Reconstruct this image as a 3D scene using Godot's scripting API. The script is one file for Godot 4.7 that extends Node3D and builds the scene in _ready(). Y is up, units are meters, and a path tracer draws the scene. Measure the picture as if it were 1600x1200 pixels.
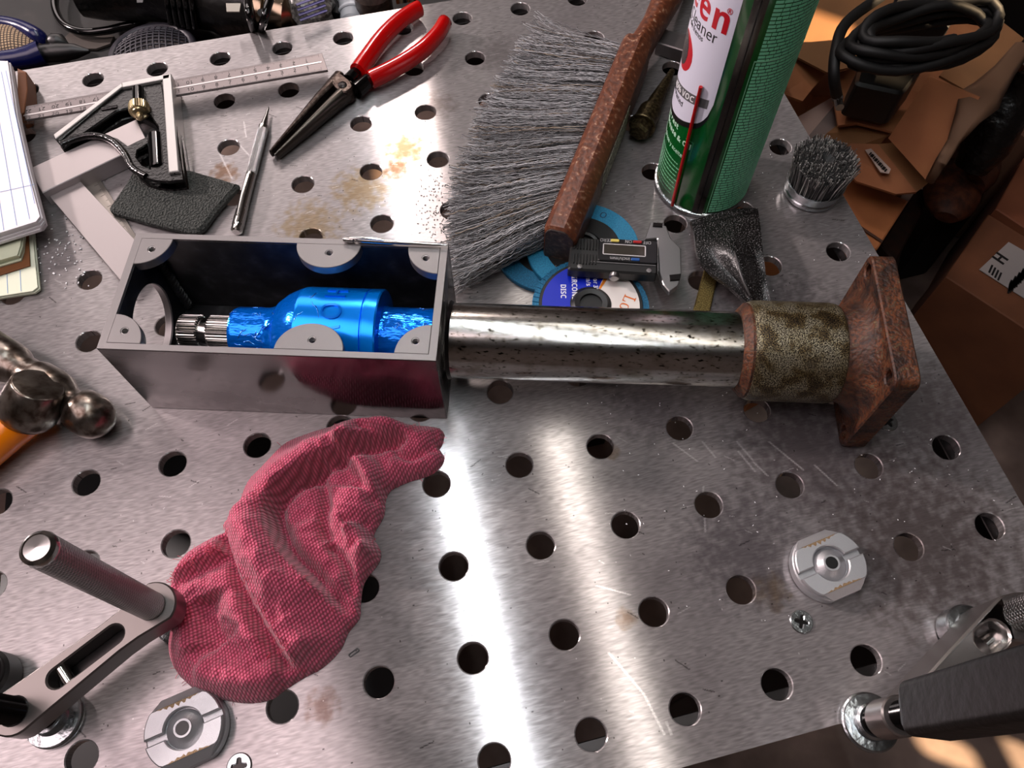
extends Node3D
# A workshop fixture table with a steel tube assembly, hand tools and clamps; cartons stand on the floor behind it.
# World: x to the right along the table, y up from the table's top face (y = 0), z towards the viewer. Metres.

var M := {}
var rng := RandomNumberGenerator.new()


func _ready() -> void:
	rng.seed = 4711
	# ---- camera
	var cam := Camera3D.new()
	cam.name = "camera"
	cam.transform = Transform3D(Basis(Vector3(0.97164, -0.00710, 0.23637), Vector3(0.21200, 0.46899, -0.85738), Vector3(-0.10477, 0.88317, 0.45720)), Vector3(0.00798, 0.42666, 0.01714))
	cam.fov = 52.861
	cam.near = 0.01
	cam.far = 50.0
	add_child(cam)
	cam.current = true
	# ---- environment
	var env := Environment.new()
	env.background_mode = Environment.BG_SKY
	var sky := Sky.new()
	var psm := ProceduralSkyMaterial.new()
	psm.sky_top_color = Color(0.55, 0.68, 0.9)
	psm.sky_horizon_color = Color(0.85, 0.88, 0.92)
	psm.ground_bottom_color = Color(0.3, 0.28, 0.26)
	psm.ground_horizon_color = Color(0.6, 0.58, 0.55)
	sky.sky_material = psm
	env.sky = sky
	env.background_energy_multiplier = 1.0
	env.tonemap_mode = Environment.TONE_MAPPER_LINEAR
	env.tonemap_exposure = 1.0
	env.sdfgi_enabled = true
	env.ssao_enabled = true
	env.ssil_enabled = true
	var we := WorldEnvironment.new()
	we.name = "environment"
	we.environment = env
	add_child(we)
	# ---- sun through the openings in the right wall
	var sun := DirectionalLight3D.new()
	sun.name = "sun"
	sun.light_energy = 7.0
	sun.light_color = Color(1.0, 0.86, 0.68)
	sun.light_angular_distance = 0.5
	sun.shadow_enabled = true
	add_child(sun)
	sun.look_at_from_position(Vector3.ZERO, -SUN, Vector3.UP)
	# ---- lamps of the workshop
	strip_lamp("strip_lamp", "narrow bare fluorescent strip lamp hanging right above the middle of the bench", Vector3(0.012, 1.5, -0.35), 1.6, 0.014, 0.0, 0.9, Color(0.95, 0.98, 1.0))
	strip_lamp("strip_lamp", "wide fluorescent lamp hanging to the right of the narrow strip lamp", Vector3(0.31, 1.5, -0.35), 1.4, 0.07, 0.0, 0.2, Color(1.0, 0.97, 0.93))
	panel_lamp("work_lamp", "square work lamp hung high at the left behind the bench", Vector3(-1.5, 1.0, -1.2), 0.12, Vector3(-0.1, 0.0, -0.25), 4.0, Color(1.0, 0.93, 0.92))
	panel_lamp("flood_lamp", "small flood lamp on the back wall above the bench", Vector3(0.1, 1.15, -1.75), 0.16, Vector3(0.0, 0.0, -0.25), 0.6, Color(1.0, 0.93, 0.9))
	panel_lamp("garage_lamp", "wide soft panel lamp under the ceiling at the left", Vector3(-0.85, 1.5, -0.15), 1.0, Vector3(-0.4, 0.0, -0.25), 0.5, Color(1.0, 0.91, 0.92))
	panel_lamp("window_lamp", "big soft lamp panel standing high before the back wall of the workshop", Vector3(-0.55, 1.2, -2.25), 1.2, Vector3(-0.1, 0.0, -0.3), 0.33, Color(1.0, 0.94, 0.93))
	materials()
	room()
	fixture_table()
	build_things()


const SUN := Vector3(0.62, 0.66, 0.42)


func strip_lamp(called: String, label: String, at: Vector3, length: float, width: float, turn: float, energy: float, color: Color) -> void:
	var t := thing(called, label, "lamp", at)
	t.rotation.y = turn
	var hb := MB.new()
	hb.box(Vector3(0, 0.045, 0), Vector3(width + 0.03, 0.05, length + 0.06), 0.006)
	hb.box(Vector3(0, 0.083, -length * 0.35), Vector3(0.012, 0.04, 0.012), 0.001)
	hb.box(Vector3(0, 0.083, length * 0.35), Vector3(0.012, 0.04, 0.012), 0.001)
	part("housing", hb, paint(Color(0.75, 0.75, 0.73), 0.5), t)
	var tb := MB.new()
	tb.tube([Vector3(0, 0.0, -length / 2), Vector3(0, 0.0, length / 2)], width * 0.4, 12)
	part("tube_bulb", tb, glow(color, 2.0), t)
	var l := AreaLight3D.new()
	l.name = "light"
	l.area_size = Vector2(width, length)
	l.area_normalize_energy = true
	l.light_energy = energy
	l.light_color = color
	l.shadow_enabled = true
	l.area_range = 8.0
	t.add_child(l, true)
	l.position = Vector3(0, -width * 0.4 - 0.003, 0)
	l.rotation = Vector3(-PI / 2, 0, 0)


func panel_lamp(called: String, label: String, at: Vector3, side: float, target: Vector3, energy: float, color: Color) -> void:
	var t := thing(called, label, "lamp", at)
	t.look_at_from_position(at, target, Vector3.UP)
	var hb := MB.new()
	hb.box(Vector3(0, 0, 0.03), Vector3(side + 0.03, side + 0.03, 0.05), 0.006)
	hb.box(Vector3(0, side * 0.5 + 0.05, 0.04), Vector3(0.03, 0.1, 0.012), 0.002)
	part("housing", hb, paint(Color(0.12, 0.12, 0.12), 0.5), t)
	var tb := MB.new()
	tb.box(Vector3(0, 0, 0), Vector3(side, side, 0.008), 0.001)
	part("lamp_panel", tb, glow(color, 2.0), t)
	var l := AreaLight3D.new()
	l.name = "light"
	l.area_size = Vector2(side, side)
	l.area_normalize_energy = true
	l.light_energy = energy
	l.light_color = color
	l.shadow_enabled = true
	l.area_range = 8.0
	t.add_child(l, true)
	l.position = Vector3(0, 0, -0.008)


# ---------------------------------------------------------------- mesh builder
class MB:
	var v := PackedVector3Array()
	var n := PackedVector3Array()
	var uv := PackedVector2Array()
	var c := PackedColorArray()
	var ix := PackedInt32Array()
	var tint := Color.WHITE
	var colored := false

	# adds a shell; smooth by shared vertices; turned outwards when closed
	func shell(pv: PackedVector3Array, pi: PackedInt32Array, puv = null, closed := true, flip := false) -> void:
		var vol := 0.0
		var o := pv[0]
		if closed:
			for k in range(0, pi.size(), 3):
				vol += (pv[pi[k]] - o).dot((pv[pi[k + 1]] - o).cross(pv[pi[k + 2]] - o))
		var sw := (closed and vol > 0.0) or (not closed and flip)
		var nn := PackedVector3Array()
		nn.resize(pv.size())
		var base := v.size()
		for k in range(0, pi.size(), 3):
			var a := pi[k]
			var b := pi[k + 2] if sw else pi[k + 1]
			var d := pi[k + 1] if sw else pi[k + 2]
			var fn := (pv[d] - pv[a]).cross(pv[b] - pv[a])
			if fn.length_squared() < 1e-22:
				continue
			nn[a] += fn
			nn[b] += fn
			nn[d] += fn
			ix.append(base + a)
			ix.append(base + b)
			ix.append(base + d)
		for k in pv.size():
			var q := nn[k]
			nn[k] = q.normalized() if q.length_squared() > 1e-30 else Vector3.UP
		v.append_array(pv)
		n.append_array(nn)
		if puv == null:
			for p in pv:
				uv.append(Vector2(p.x + p.y * 0.37, p.z + p.y * 0.61) * 10.0)
		else:
			uv.append_array(puv)
		for k in pv.size():
			c.append(tint)

	# same, but flat facets meeting at more than the crease angle keep their edge
	func creased(pv: PackedVector3Array, pi: PackedInt32Array, crease := 35.0, closed := true, flip := false, puv = null) -> void:
		var vol := 0.0
		if closed:
			for k in range(0, pi.size(), 3):
				vol += (pv[pi[k]] - pv[0]).dot((pv[pi[k + 1]] - pv[0]).cross(pv[pi[k + 2]] - pv[0]))
		var sw := (closed and vol > 0.0) or (not closed and flip)
		var at := {}
		var fns := PackedVector3Array()
		for k in range(0, pi.size(), 3):
			var fn := (pv[pi[k + 2]] - pv[pi[k]]).cross(pv[pi[k + 1]] - pv[pi[k]])
			if sw:
				fn = -fn
			fns.append(fn)
			for j in 3:
				var key := (pv[pi[k + j]] * 20000.0).round()
				if not at.has(key):
					at[key] = PackedInt32Array()
				at[key].append(k / 3)
		var cc := cos(deg_to_rad(crease))
		for f in fns.size():
			if fns[f].length_squared() < 1e-24:
				continue
			var fu := fns[f].normalized()
			for j in [0, 2, 1] if sw else [0, 1, 2]:
				var p := pv[pi[f * 3 + j]]
				var s := Vector3.ZERO
				for g in at[(p * 20000.0).round()]:
					if fns[g].length_squared() > 1e-24 and fu.dot(fns[g].normalized()) > cc:
						s += fns[g]
				ix.append(v.size())
				v.append(p)
				n.append(s.normalized() if s.length_squared() > 1e-30 else fu)
				uv.append(puv[pi[f * 3 + j]] if puv != null else Vector2(p.x + p.y * 0.37, p.z + p.y * 0.61) * 10.0)
				c.append(tint)

	func box(at: Vector3, size: Vector3, bevel := 0.001, b := Basis()) -> void:
		var h := size / 2
		var e := minf(bevel, minf(h.x, minf(h.y, h.z)) * 0.98)
		var pv := PackedVector3Array()
		var pi := PackedInt32Array()
		# 24 points: for every corner one on each of the three faces
		for s in 8:
			var g := Vector3(1 if s & 1 else -1, 1 if s & 2 else -1, 1 if s & 4 else -1)
			for a in 3:
				var q := h - Vector3(e, e, e)
				q[a] = h[a]
				pv.append(at + b * (q * g))
		var id := func(s, a): return s * 3 + a
		for a in 3:
			var u := (a + 1) % 3
			var w := (a + 2) % 3
			for sg in 2:
				var c0 := sg << a
				var c1 := c0 | (1 << u)
				var c2 := c1 | (1 << w)
				var c3 := c0 | (1 << w)
				quad(pi, id.call(c0, a), id.call(c1, a), id.call(c2, a), id.call(c3, a), sg == 1)
		if e > 0:
			for a in 3:
				var u := (a + 1) % 3
				var w := (a + 2) % 3
				for su in 2:
					for sw in 2:
						var c0 := (su << u) | (sw << w)
						var c1 := c0 | (1 << a)
						quad(pi, id.call(c0, u), id.call(c1, u), id.call(c1, w), id.call(c0, w), (su ^ sw) == 1)
			for s in 8:
				var bits := (s & 1) + ((s >> 1) & 1) + ((s >> 2) & 1)
				if bits % 2 == 1:
					pi.append_array([id.call(s, 0), id.call(s, 1), id.call(s, 2)])
				else:
					pi.append_array([id.call(s, 0), id.call(s, 2), id.call(s, 1)])
		creased(pv, pi, 20.0)

	func quad(pi: PackedInt32Array, a: int, b: int, d: int, e: int, way := false) -> void:
		if way:
			pi.append_array([a, b, d, a, d, e])
		else:
			pi.append_array([a, d, b, a, e, d])

	# rings of equal count, joined in order; caps close the ends
	func loft(rings: Array, wrap := true, caps := true, crease := -1.0, loop := false) -> void:
		var m: int = rings[0].size()
		var pv := PackedVector3Array()
		var pi := PackedInt32Array()
		var pu := PackedVector2Array()
		var cols := m + 1 if wrap else m
		var along := 0.0
		for k in rings.size():
			if k > 0:
				along += (rings[k][0] - rings[k - 1][0]).length()
			for j in cols:
				pv.append(rings[k][j % m])
				pu.append(Vector2(float(j) / m, along))
		var total := rings.size() if loop else rings.size() - 1
		for k in total:
			var k2 := (k + 1) % rings.size()
			for j in cols - 1:
				quad(pi, k * cols + j, k * cols + j + 1, k2 * cols + j + 1, k2 * cols + j)
		if wrap and crease < 0:
			weld(pv, pi, pu, cols, rings.size(), caps and not loop)
			return
		if caps and not loop:
			for e in [0, rings.size() - 1]:
				var mid := Vector3.ZERO
				for p in rings[e]:
					mid += p
				var s := pv.size()
				pv.append(mid / m)
				pu.append(Vector2(0.5, 0.5))
				for j in m:
					var a: int = e * cols + j
					var b: int = e * cols + j + 1
					if e == 0:
						pi.append_array([s, b, a])
					else:
						pi.append_array([s, a, b])
		if crease >= 0:
			creased(pv, pi, crease, wrap and caps, false, pu)
		else:
			shell(pv, pi, pu, wrap and caps)

	# smooth wall without a seam, flat caps with their own vertices
	func weld(pv: PackedVector3Array, pi: PackedInt32Array, pu: PackedVector2Array, cols: int, rows: int, caps: bool) -> void:
		var vol := 0.0
		for k in range(0, pi.size(), 3):
			vol += (pv[pi[k]] - pv[0]).dot((pv[pi[k + 1]] - pv[0]).cross(pv[pi[k + 2]] - pv[0]))
		var sw := vol > 0.0
		var nn := PackedVector3Array()
		nn.resize(pv.size())
		var base := v.size()
		for k in range(0, pi.size(), 3):
			var a := pi[k]
			var b := pi[k + 2] if sw else pi[k + 1]
			var d := pi[k + 1] if sw else pi[k + 2]
			var fn := (pv[d] - pv[a]).cross(pv[b] - pv[a])
			nn[a] += fn
			nn[b] += fn
			nn[d] += fn
			if fn.length_squared() > 1e-24:
				ix.append_array([base + a, base + b, base + d])
		for k in rows:
			var s := nn[k * cols] + nn[k * cols + cols - 1]
			nn[k * cols] = s
			nn[k * cols + cols - 1] = s
		for k in pv.size():
			nn[k] = nn[k].normalized() if nn[k].length_squared() > 1e-30 else Vector3.UP
			c.append(tint)
		v.append_array(pv)
		n.append_array(nn)
		uv.append_array(pu)
		if caps:
			for e in [0, rows - 1]:
				var ring := PackedVector3Array()
				for j in cols - 1:
					ring.append(pv[e * cols + j])
				fan(ring, (e == 0) == sw)

	func fan(ring: PackedVector3Array, way := false) -> void:
		var mid := Vector3.ZERO
		for p in ring:
			mid += p
		mid /= ring.size()
		var pv := PackedVector3Array([mid])
		pv.append_array(ring)
		var pi := PackedInt32Array()
		for j in ring.size():
			var a := 1 + j
			var b := 1 + (j + 1) % ring.size()
			pi.append_array([0, a, b] if way else [0, b, a])
		shell(pv, pi, null, false)

	# profile of (radius, height) turned round the y axis of xf
	func lathe(profile: Array, seg := 32, xf := Transform3D(), crease := 30.0) -> void:
		var pr := []
		for k in profile.size():
			pr.append(profile[k])
			if k > 0 and k < profile.size() - 1:
				var d1: Vector2 = profile[k] - profile[k - 1]
				var d2: Vector2 = profile[k + 1] - profile[k]
				if absf(d1.angle_to(d2)) > deg_to_rad(crease):
					pr.append(profile[k])
		var pv := PackedVector3Array()
		var pi := PackedInt32Array()
		var pu := PackedVector2Array()
		var cols := seg + 1
		var along := 0.0
		for k in pr.size():
			if k > 0:
				along += (pr[k] - pr[k - 1]).length()
			for j in cols:
				var a := TAU * (j % seg) / seg
				pv.append(xf * Vector3(pr[k].x * sin(a), pr[k].y, pr[k].x * cos(a)))
				pu.append(Vector2(float(j) / seg, along))
		for k in pr.size() - 1:
			for j in seg:
				quad(pi, k * cols + j, k * cols + j + 1, (k + 1) * cols + j + 1, (k + 1) * cols + j)
		var first: float = profile[0].x
		var last: float = profile[profile.size() - 1].x
		var closed: bool = profile[0] == profile[profile.size() - 1]
		weld(pv, pi, pu, cols, pr.size(), false)
		if not closed and first > 1e-6:
			fan(pv.slice(0, seg), vol_sign(pv, pi))
		if not closed and last > 1e-6:
			fan(pv.slice((pr.size() - 1) * cols, (pr.size() - 1) * cols + seg), not vol_sign(pv, pi))

	func vol_sign(pv: PackedVector3Array, pi: PackedInt32Array) -> bool:
		var vol := 0.0
		for k in range(0, pi.size(), 3):
			vol += (pv[pi[k]] - pv[0]).dot((pv[pi[k + 1]] - pv[0]).cross(pv[pi[k + 2]] - pv[0]))
		return vol > 0.0

	# a round (or squashed) bar along a path; radii one number or one per point
	func tube(path: Array, radii, seg := 8, loop := false, squash := Vector2.ONE, up := Vector3.UP, caps := true) -> void:
		var rings := []
		var m := path.size()
		var side := Vector3.ZERO
		for k in m:
			var t: Vector3
			if loop:
				t = (path[(k + 1) % m] - path[(k + m - 1) % m]).normalized()
			else:
				t = (path[mini(k + 1, m - 1)] - path[maxi(k - 1, 0)]).normalized()
			if k == 0:
				side = t.cross(up)
				if side.length() < 0.01:
					side = t.cross(Vector3.RIGHT)
			side = (side - t * side.dot(t)).normalized()
			var w := side.cross(t)
			var r: float = radii[k] if radii is Array or radii is PackedFloat32Array else radii
			var ring := PackedVector3Array()
			for j in seg:
				var a := TAU * j / seg
				ring.append(path[k] + side * cos(a) * r * squash.x + w * sin(a) * r * squash.y)
			rings.append(ring)
		loft(rings, true, caps, -1.0, loop)

	# a flat outline in the plane (x, z) of xf, from y0 to y1, with bevelled edges and holes
	func slab(outline: Array, y0: float, y1: float, bevel := 0.0005, xf := Transform3D(), holes: Array = [], crease := 35.0) -> void:
		var loops := [clean(outline, true)]
		for h in holes:
			loops.append(clean(h, false))
		var pv := PackedVector3Array()
		var pi := PackedInt32Array()
		var flat := PackedVector2Array()
		var inner := []
		for q in loops:
			var w := shrink(q, bevel)
			inner.append(w)
		var top := pv.size()
		for lp in loops.size():
			for w in inner[lp]:
				flat.append(w)
		var tri := Ear.cut(inner)
		for w in flat:
			pv.append(xf * Vector3(w.x, y1, w.y))
		for w in flat:
			pv.append(xf * Vector3(w.x, y0, w.y))
		var m := flat.size()
		for k in range(0, tri.size(), 3):
			pi.append_array([tri[k], tri[k + 1], tri[k + 2]])
			pi.append_array([m + tri[k], m + tri[k + 2], m + tri[k + 1]])
		var at := 0
		for lp in loops.size():
			var q: Array = loops[lp]
			var s := pv.size()
			for w in q:
				pv.append(xf * Vector3(w.x, y1 - bevel, w.y))
			for w in q:
				pv.append(xf * Vector3(w.x, y0 + bevel, w.y))
			var e := q.size()
			for j in e:
				var j2 := (j + 1) % e
				if bevel > 0:
					quad(pi, at + j, at + j2, s + j2, s + j, true)
					quad(pi, s + e + j, s + e + j2, m + at + j2, m + at + j, true)
				quad(pi, s + j, s + j2, s + e + j2, s + e + j, true)
			at += e
		creased(pv, pi, crease)

	func clean(q: Array, ccw: bool) -> Array:
		var area := 0.0
		for k in q.size():
			var a: Vector2 = q[k]
			var b: Vector2 = q[(k + 1) % q.size()]
			area += a.cross(b)
		var o := q.duplicate()
		if (area > 0) != ccw:
			o.reverse()
		return o

	func shrink(q: Array, d: float) -> Array:
		var o := []
		var m := q.size()
		for k in m:
			var a: Vector2 = q[(k + m - 1) % m]
			var b: Vector2 = q[k]
			var e: Vector2 = q[(k + 1) % m]
			var n1 := (b - a).normalized().orthogonal()
			var n2 := (e - b).normalized().orthogonal()
			var s := (n1 + n2)
			var l := maxf(s.length_squared() / 2.0, 0.35)
			o.append(b - s * d / l)
		return o

	func mesh() -> ArrayMesh:
		var a := []
		a.resize(Mesh.ARRAY_MAX)
		a[Mesh.ARRAY_VERTEX] = v
		a[Mesh.ARRAY_NORMAL] = n
		a[Mesh.ARRAY_TEX_UV] = uv
		if colored:
			a[Mesh.ARRAY_COLOR] = c
		a[Mesh.ARRAY_INDEX] = ix
		var m := ArrayMesh.new()
		m.add_surface_from_arrays(Mesh.PRIMITIVE_TRIANGLES, a)
		return m


# ear clipping of an outline (counter-clockwise) with holes (clockwise); indices count through all loops in order
class Ear:
	static func cut(loops: Array) -> PackedInt32Array:
		var pts := PackedVector2Array()
		var starts := []
		for q in loops:
			starts.append(pts.size())
			for w in q:
				pts.append(w)
		var poly := []
		for k in loops[0].size():
			poly.append(k)
		var order: Array = range(1, loops.size())
		order.sort_custom(func(a, b): return far(loops[a]) > far(loops[b]))
		for h in order:
			# the shortest bridge that crosses no edge
			var cand := []
			for k in loops[h].size():
				for j in poly.size():
					cand.append([pts[starts[h] + k].distance_squared_to(pts[poly[j]]), k, j])
			cand.sort_custom(func(a, b): return a[0] < b[0])
			var best: Array = cand[0]
			for e in cand:
				var p: Vector2 = pts[starts[h] + e[1]]
				var q: Vector2 = pts[poly[e[2]]]
				var free := true
				for j in poly.size():
					var a := pts[poly[j]]
					var d := pts[poly[(j + 1) % poly.size()]]
					if a == q or d == q:
						continue
					if Geometry2D.segment_intersects_segment(p, q, a, d) != null:
						free = false
						break
				# the bridge has to leave its corner towards the inside
				if free:
					var before: Vector2 = pts[poly[(e[2] + poly.size() - 1) % poly.size()]]
					var after: Vector2 = pts[poly[(e[2] + 1) % poly.size()]]
					var c1 := (q - before).cross(p - q)
					var c2 := (after - q).cross(p - q)
					var convex := (q - before).cross(after - q) >= 0
					free = (c1 >= 0 and c2 >= 0) if convex else (c1 >= 0 or c2 >= 0)
				if free:
					best = e
					break
			var ring := []
			for k in loops[h].size() + 1:
				ring.append(starts[h] + (best[1] + k) % loops[h].size())
			var j: int = best[2]
			poly = poly.slice(0, j + 1) + ring + poly.slice(j)
		var out := PackedInt32Array()
		var guard := 0
		var i := 0
		var tight := -1e-13
		while poly.size() > 3 and guard < poly.size() * 3:
			if guard > poly.size():
				tight = 1e-12
			var m := poly.size()
			var a := pts[poly[(i + m - 1) % m]]
			var b := pts[poly[i % m]]
			var d := pts[poly[(i + 1) % m]]
			var ok := (b - a).cross(d - b) > 1e-14
			if ok:
				for k in m:
					var w := pts[poly[k]]
					if w == a or w == b or w == d:
						continue
					if (b - a).cross(w - a) > tight and (d - b).cross(w - b) > tight and (a - d).cross(w - d) > tight:
						ok = false
						break
			if ok:
				out.append_array([poly[(i + m - 1) % m], poly[i % m], poly[(i + 1) % m]])
				poly.remove_at(i % m)
				guard = 0
				tight = -1e-13
				i = i % poly.size()
			else:
				i = (i + 1) % m
				guard += 1
		if poly.size() == 3:
			out.append_array([poly[0], poly[1], poly[2]])
		return out

	static func far(q: Array) -> float:
		var s := -1e9
		for w in q:
			s = maxf(s, w.x)
		return s


# ---------------------------------------------------------------- nodes
var taken := {}


func numbered(called: String) -> String:
	var k: int = taken.get(called, 0)
	taken[called] = k + 1
	return called if k == 0 else "%s_%03d" % [called, k]


func thing(called: String, label: String, category: String, at := Vector3.ZERO, group := "", turn := 0.0) -> Node3D:
	var o := Node3D.new()
	o.name = numbered(called)
	add_child(o)
	o.position = at
	o.rotation.y = turn
	tag(o, label, category, group)
	return o


func tag(o: Node, label: String, category: String, group := "") -> void:
	o.set_meta("label", label)
	o.set_meta("category", category)
	if group:
		o.set_meta("group", group)


# a mesh of its own under a thing; world = true when its points are world points
func part(called: String, mb: MB, m: Material, parent: Node3D, world := false) -> MeshInstance3D:
	var o := MeshInstance3D.new()
	o.name = called
	o.mesh = mb.mesh()
	o.material_override = m
	o.cast_shadow = GeometryInstance3D.SHADOW_CASTING_SETTING_ON
	parent.add_child(o, true)
	if world:
		o.transform = parent.global_transform.affine_inverse()
	return o


func single(called: String, mb: MB, m: Material, label: String, category: String, group := "") -> MeshInstance3D:
	var o := part(numbered(called), mb, m, self)
	tag(o, label, category, group)
	return o


func struct(called: String, mb: MB, m: Material) -> MeshInstance3D:
	var o := part(called, mb, m, self)
	o.set_meta("kind", "structure")
	return o


func copy_of(root: Node3D, called: String, at: Vector3, turn: float, label: String) -> Node3D:
	var r: Node3D = root.duplicate()
	r.name = numbered(called)
	add_child(r)
	r.position = at
	r.rotation.y = turn
	r.set_meta("label", label)
	return r


func circle(at: Vector2, r: float, seg := 24, from := 0.0, to := TAU) -> Array:
	var o := []
	var full := is_equal_approx(absf(to - from), TAU)
	for k in seg + (0 if full else 1):
		var a := from + (to - from) * k / seg
		o.append(at + Vector2(cos(a), sin(a)) * r)
	return o


func oval(a: Vector2, b: Vector2, r: float, seg := 10) -> Array:
	var d := (b - a).angle()
	return circle(b, r, seg, d - PI / 2, d + PI / 2) + circle(a, r, seg, d + PI / 2, d + PI * 1.5)


func rounded(size: Vector2, r: float, seg := 5, at := Vector2.ZERO) -> Array:
	var o := []
	var h := size / 2 - Vector2(r, r)
	o += circle(at + h, r, seg, 0, PI / 2)
	o += circle(at + Vector2(-h.x, h.y), r, seg, PI / 2, PI)
	o += circle(at - h, r, seg, PI, PI * 1.5)
	o += circle(at + Vector2(h.x, -h.y), r, seg, PI * 1.5, TAU)
	return o


# rounded corners for any outline
func soften(q: Array, r: float, seg := 3) -> Array:
	var o := []
	var m := q.size()
	for k in m:
		var a: Vector2 = q[(k + m - 1) % m]
		var b: Vector2 = q[k]
		var d: Vector2 = q[(k + 1) % m]
		var l := minf(r, minf(a.distance_to(b), b.distance_to(d)) * 0.45)
		var p := b + (a - b).normalized() * l
		var e := b + (d - b).normalized() * l
		for j in seg + 1:
			var t := float(j) / seg
			o.append(p.lerp(b, t).lerp(b.lerp(e, t), t))
	return o


func spline(pts: Array, each := 6, loop := false) -> Array:
	var o := []
	var m := pts.size()
	var last := m if loop else m - 1
	for k in last:
		var a = pts[(k + m - 1) % m] if loop or k > 0 else pts[0]
		var b = pts[k]
		var d = pts[(k + 1) % m]
		var e = pts[(k + 2) % m] if loop or k + 2 < m else pts[m - 1]
		for j in each:
			o.append(b.cubic_interpolate(d, a, e, float(j) / each))
	if not loop:
		o.append(pts[m - 1])
	return o


# axes with y along the direction d
func along(at: Vector3, d: Vector3, hint := Vector3.UP) -> Transform3D:
	var y := d.normalized()
	var x := y.cross(hint)
	if x.length() < 0.01:
		x = y.cross(Vector3.RIGHT)
	x = x.normalized()
	return Transform3D(Basis(x, y, x.cross(y)), at)


# lettering as thin solid letters; bent maps a letter's flat point (x, y, depth) into place
func letters(mb: MB, text: String, height: float, place: Callable, font := "Droid Sans", bold := false, depth := 0.0002, align := HORIZONTAL_ALIGNMENT_LEFT) -> void:
	var tm := TextMesh.new()
	var f := SystemFont.new()
	f.font_names = PackedStringArray([font])
	f.font_weight = 700 if bold else 400
	tm.font = f
	tm.text = text
	tm.font_size = 32
	tm.pixel_size = height / 32.0 / 0.73
	tm.depth = depth
	tm.horizontal_alignment = align
	tm.vertical_alignment = VERTICAL_ALIGNMENT_CENTER
	tm.curve_step = 2.0
	var a := tm.surface_get_arrays(0)
	var vs: PackedVector3Array = a[Mesh.ARRAY_VERTEX]
	var id: PackedInt32Array = a[Mesh.ARRAY_INDEX]
	var pv := PackedVector3Array()
	for p in vs:
		pv.append(place.call(p))
	mb.shell(pv, id, null, false)


# ---------------------------------------------------------------- materials
func paint(color: Color, rough := 0.5, metal := 0.0) -> StandardMaterial3D:
	var m := StandardMaterial3D.new()
	m.albedo_color = color
	m.roughness = rough
	m.metallic = metal
	return m


func glow(color: Color, energy: float) -> StandardMaterial3D:
	var m := paint(color, 0.5)
	m.emission_enabled = true
	m.emission = color
	m.emission_energy_multiplier = energy
	return m


func noise(w: int, h: int, freq: float, seed_: int, octaves := 4) -> Image:
	var n := FastNoiseLite.new()
	n.seed = seed_
	n.noise_type = FastNoiseLite.TYPE_SIMPLEX_SMOOTH
	n.frequency = freq
	n.fractal_octaves = octaves
	return n.get_seamless_image(w, h, false, false, 0.1, true)


func tex(im: Image) -> ImageTexture:
	return ImageTexture.create_from_image(im)


# a grey noise picture recoloured through a ramp of [at, colour] stops
func ramp(im: Image, stops: Array) -> Image:
	var lut := []
	for k in 256:
		var t := k / 255.0
		var c: Color = stops[0][1]
		for j in stops.size() - 1:
			if t >= stops[j][0]:
				c = stops[j][1].lerp(stops[j + 1][1], clampf((t - stops[j][0]) / maxf(stops[j + 1][0] - stops[j][0], 1e-4), 0, 1))
		lut.append(c)
	im.convert(Image.FORMAT_L8)
	var src := im.get_data()
	var out := PackedByteArray()
	out.resize(src.size() * 4)
	for k in src.size():
		var c: Color = lut[src[k]]
		out[k * 4] = int(c.r * 255)
		out[k * 4 + 1] = int(c.g * 255)
		out[k * 4 + 2] = int(c.b * 255)
		out[k * 4 + 3] = int(c.a * 255)
	return Image.create_from_data(im.get_width(), im.get_height(), false, Image.FORMAT_RGBA8, out)


func triplanar(m: StandardMaterial3D, scale: float) -> StandardMaterial3D:
	m.uv1_triplanar = true
	m.uv1_scale = Vector3(scale, scale, scale)
	m.uv1_triplanar_sharpness = 4.0
	return m


func bump(m: StandardMaterial3D, t: Texture2D, cm: float) -> StandardMaterial3D:
	m.heightmap_enabled = true
	m.heightmap_texture = t
	m.heightmap_scale = cm
	return m


func mottled(stops: Array, freq: float, scale: float, rough: float, metal: float, seed_: int, bump_cm := 0.0, octaves := 5) -> StandardMaterial3D:
	var m := paint(Color.WHITE, rough, metal)
	var im := noise(256, 256, freq, seed_, octaves)
	if bump_cm > 0:
		bump(m, tex(im), bump_cm)
	m.albedo_texture = tex(ramp(im.duplicate(), stops))
	return triplanar(m, scale)


# a second, coarser layer that multiplies the first: grime in patches
func grime(m: StandardMaterial3D, stops: Array, freq: float, scale: float, seed_: int) -> StandardMaterial3D:
	m.detail_enabled = true
	m.detail_blend_mode = BaseMaterial3D.BLEND_MODE_MUL
	m.detail_uv_layer = BaseMaterial3D.DETAIL_UV_2
	m.detail_albedo = tex(ramp(noise(256, 256, freq, seed_, 4), stops))
	m.uv2_triplanar = true
	m.uv2_scale = Vector3(scale, scale, scale)
	m.uv2_triplanar_sharpness = 4.0
	return m


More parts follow.
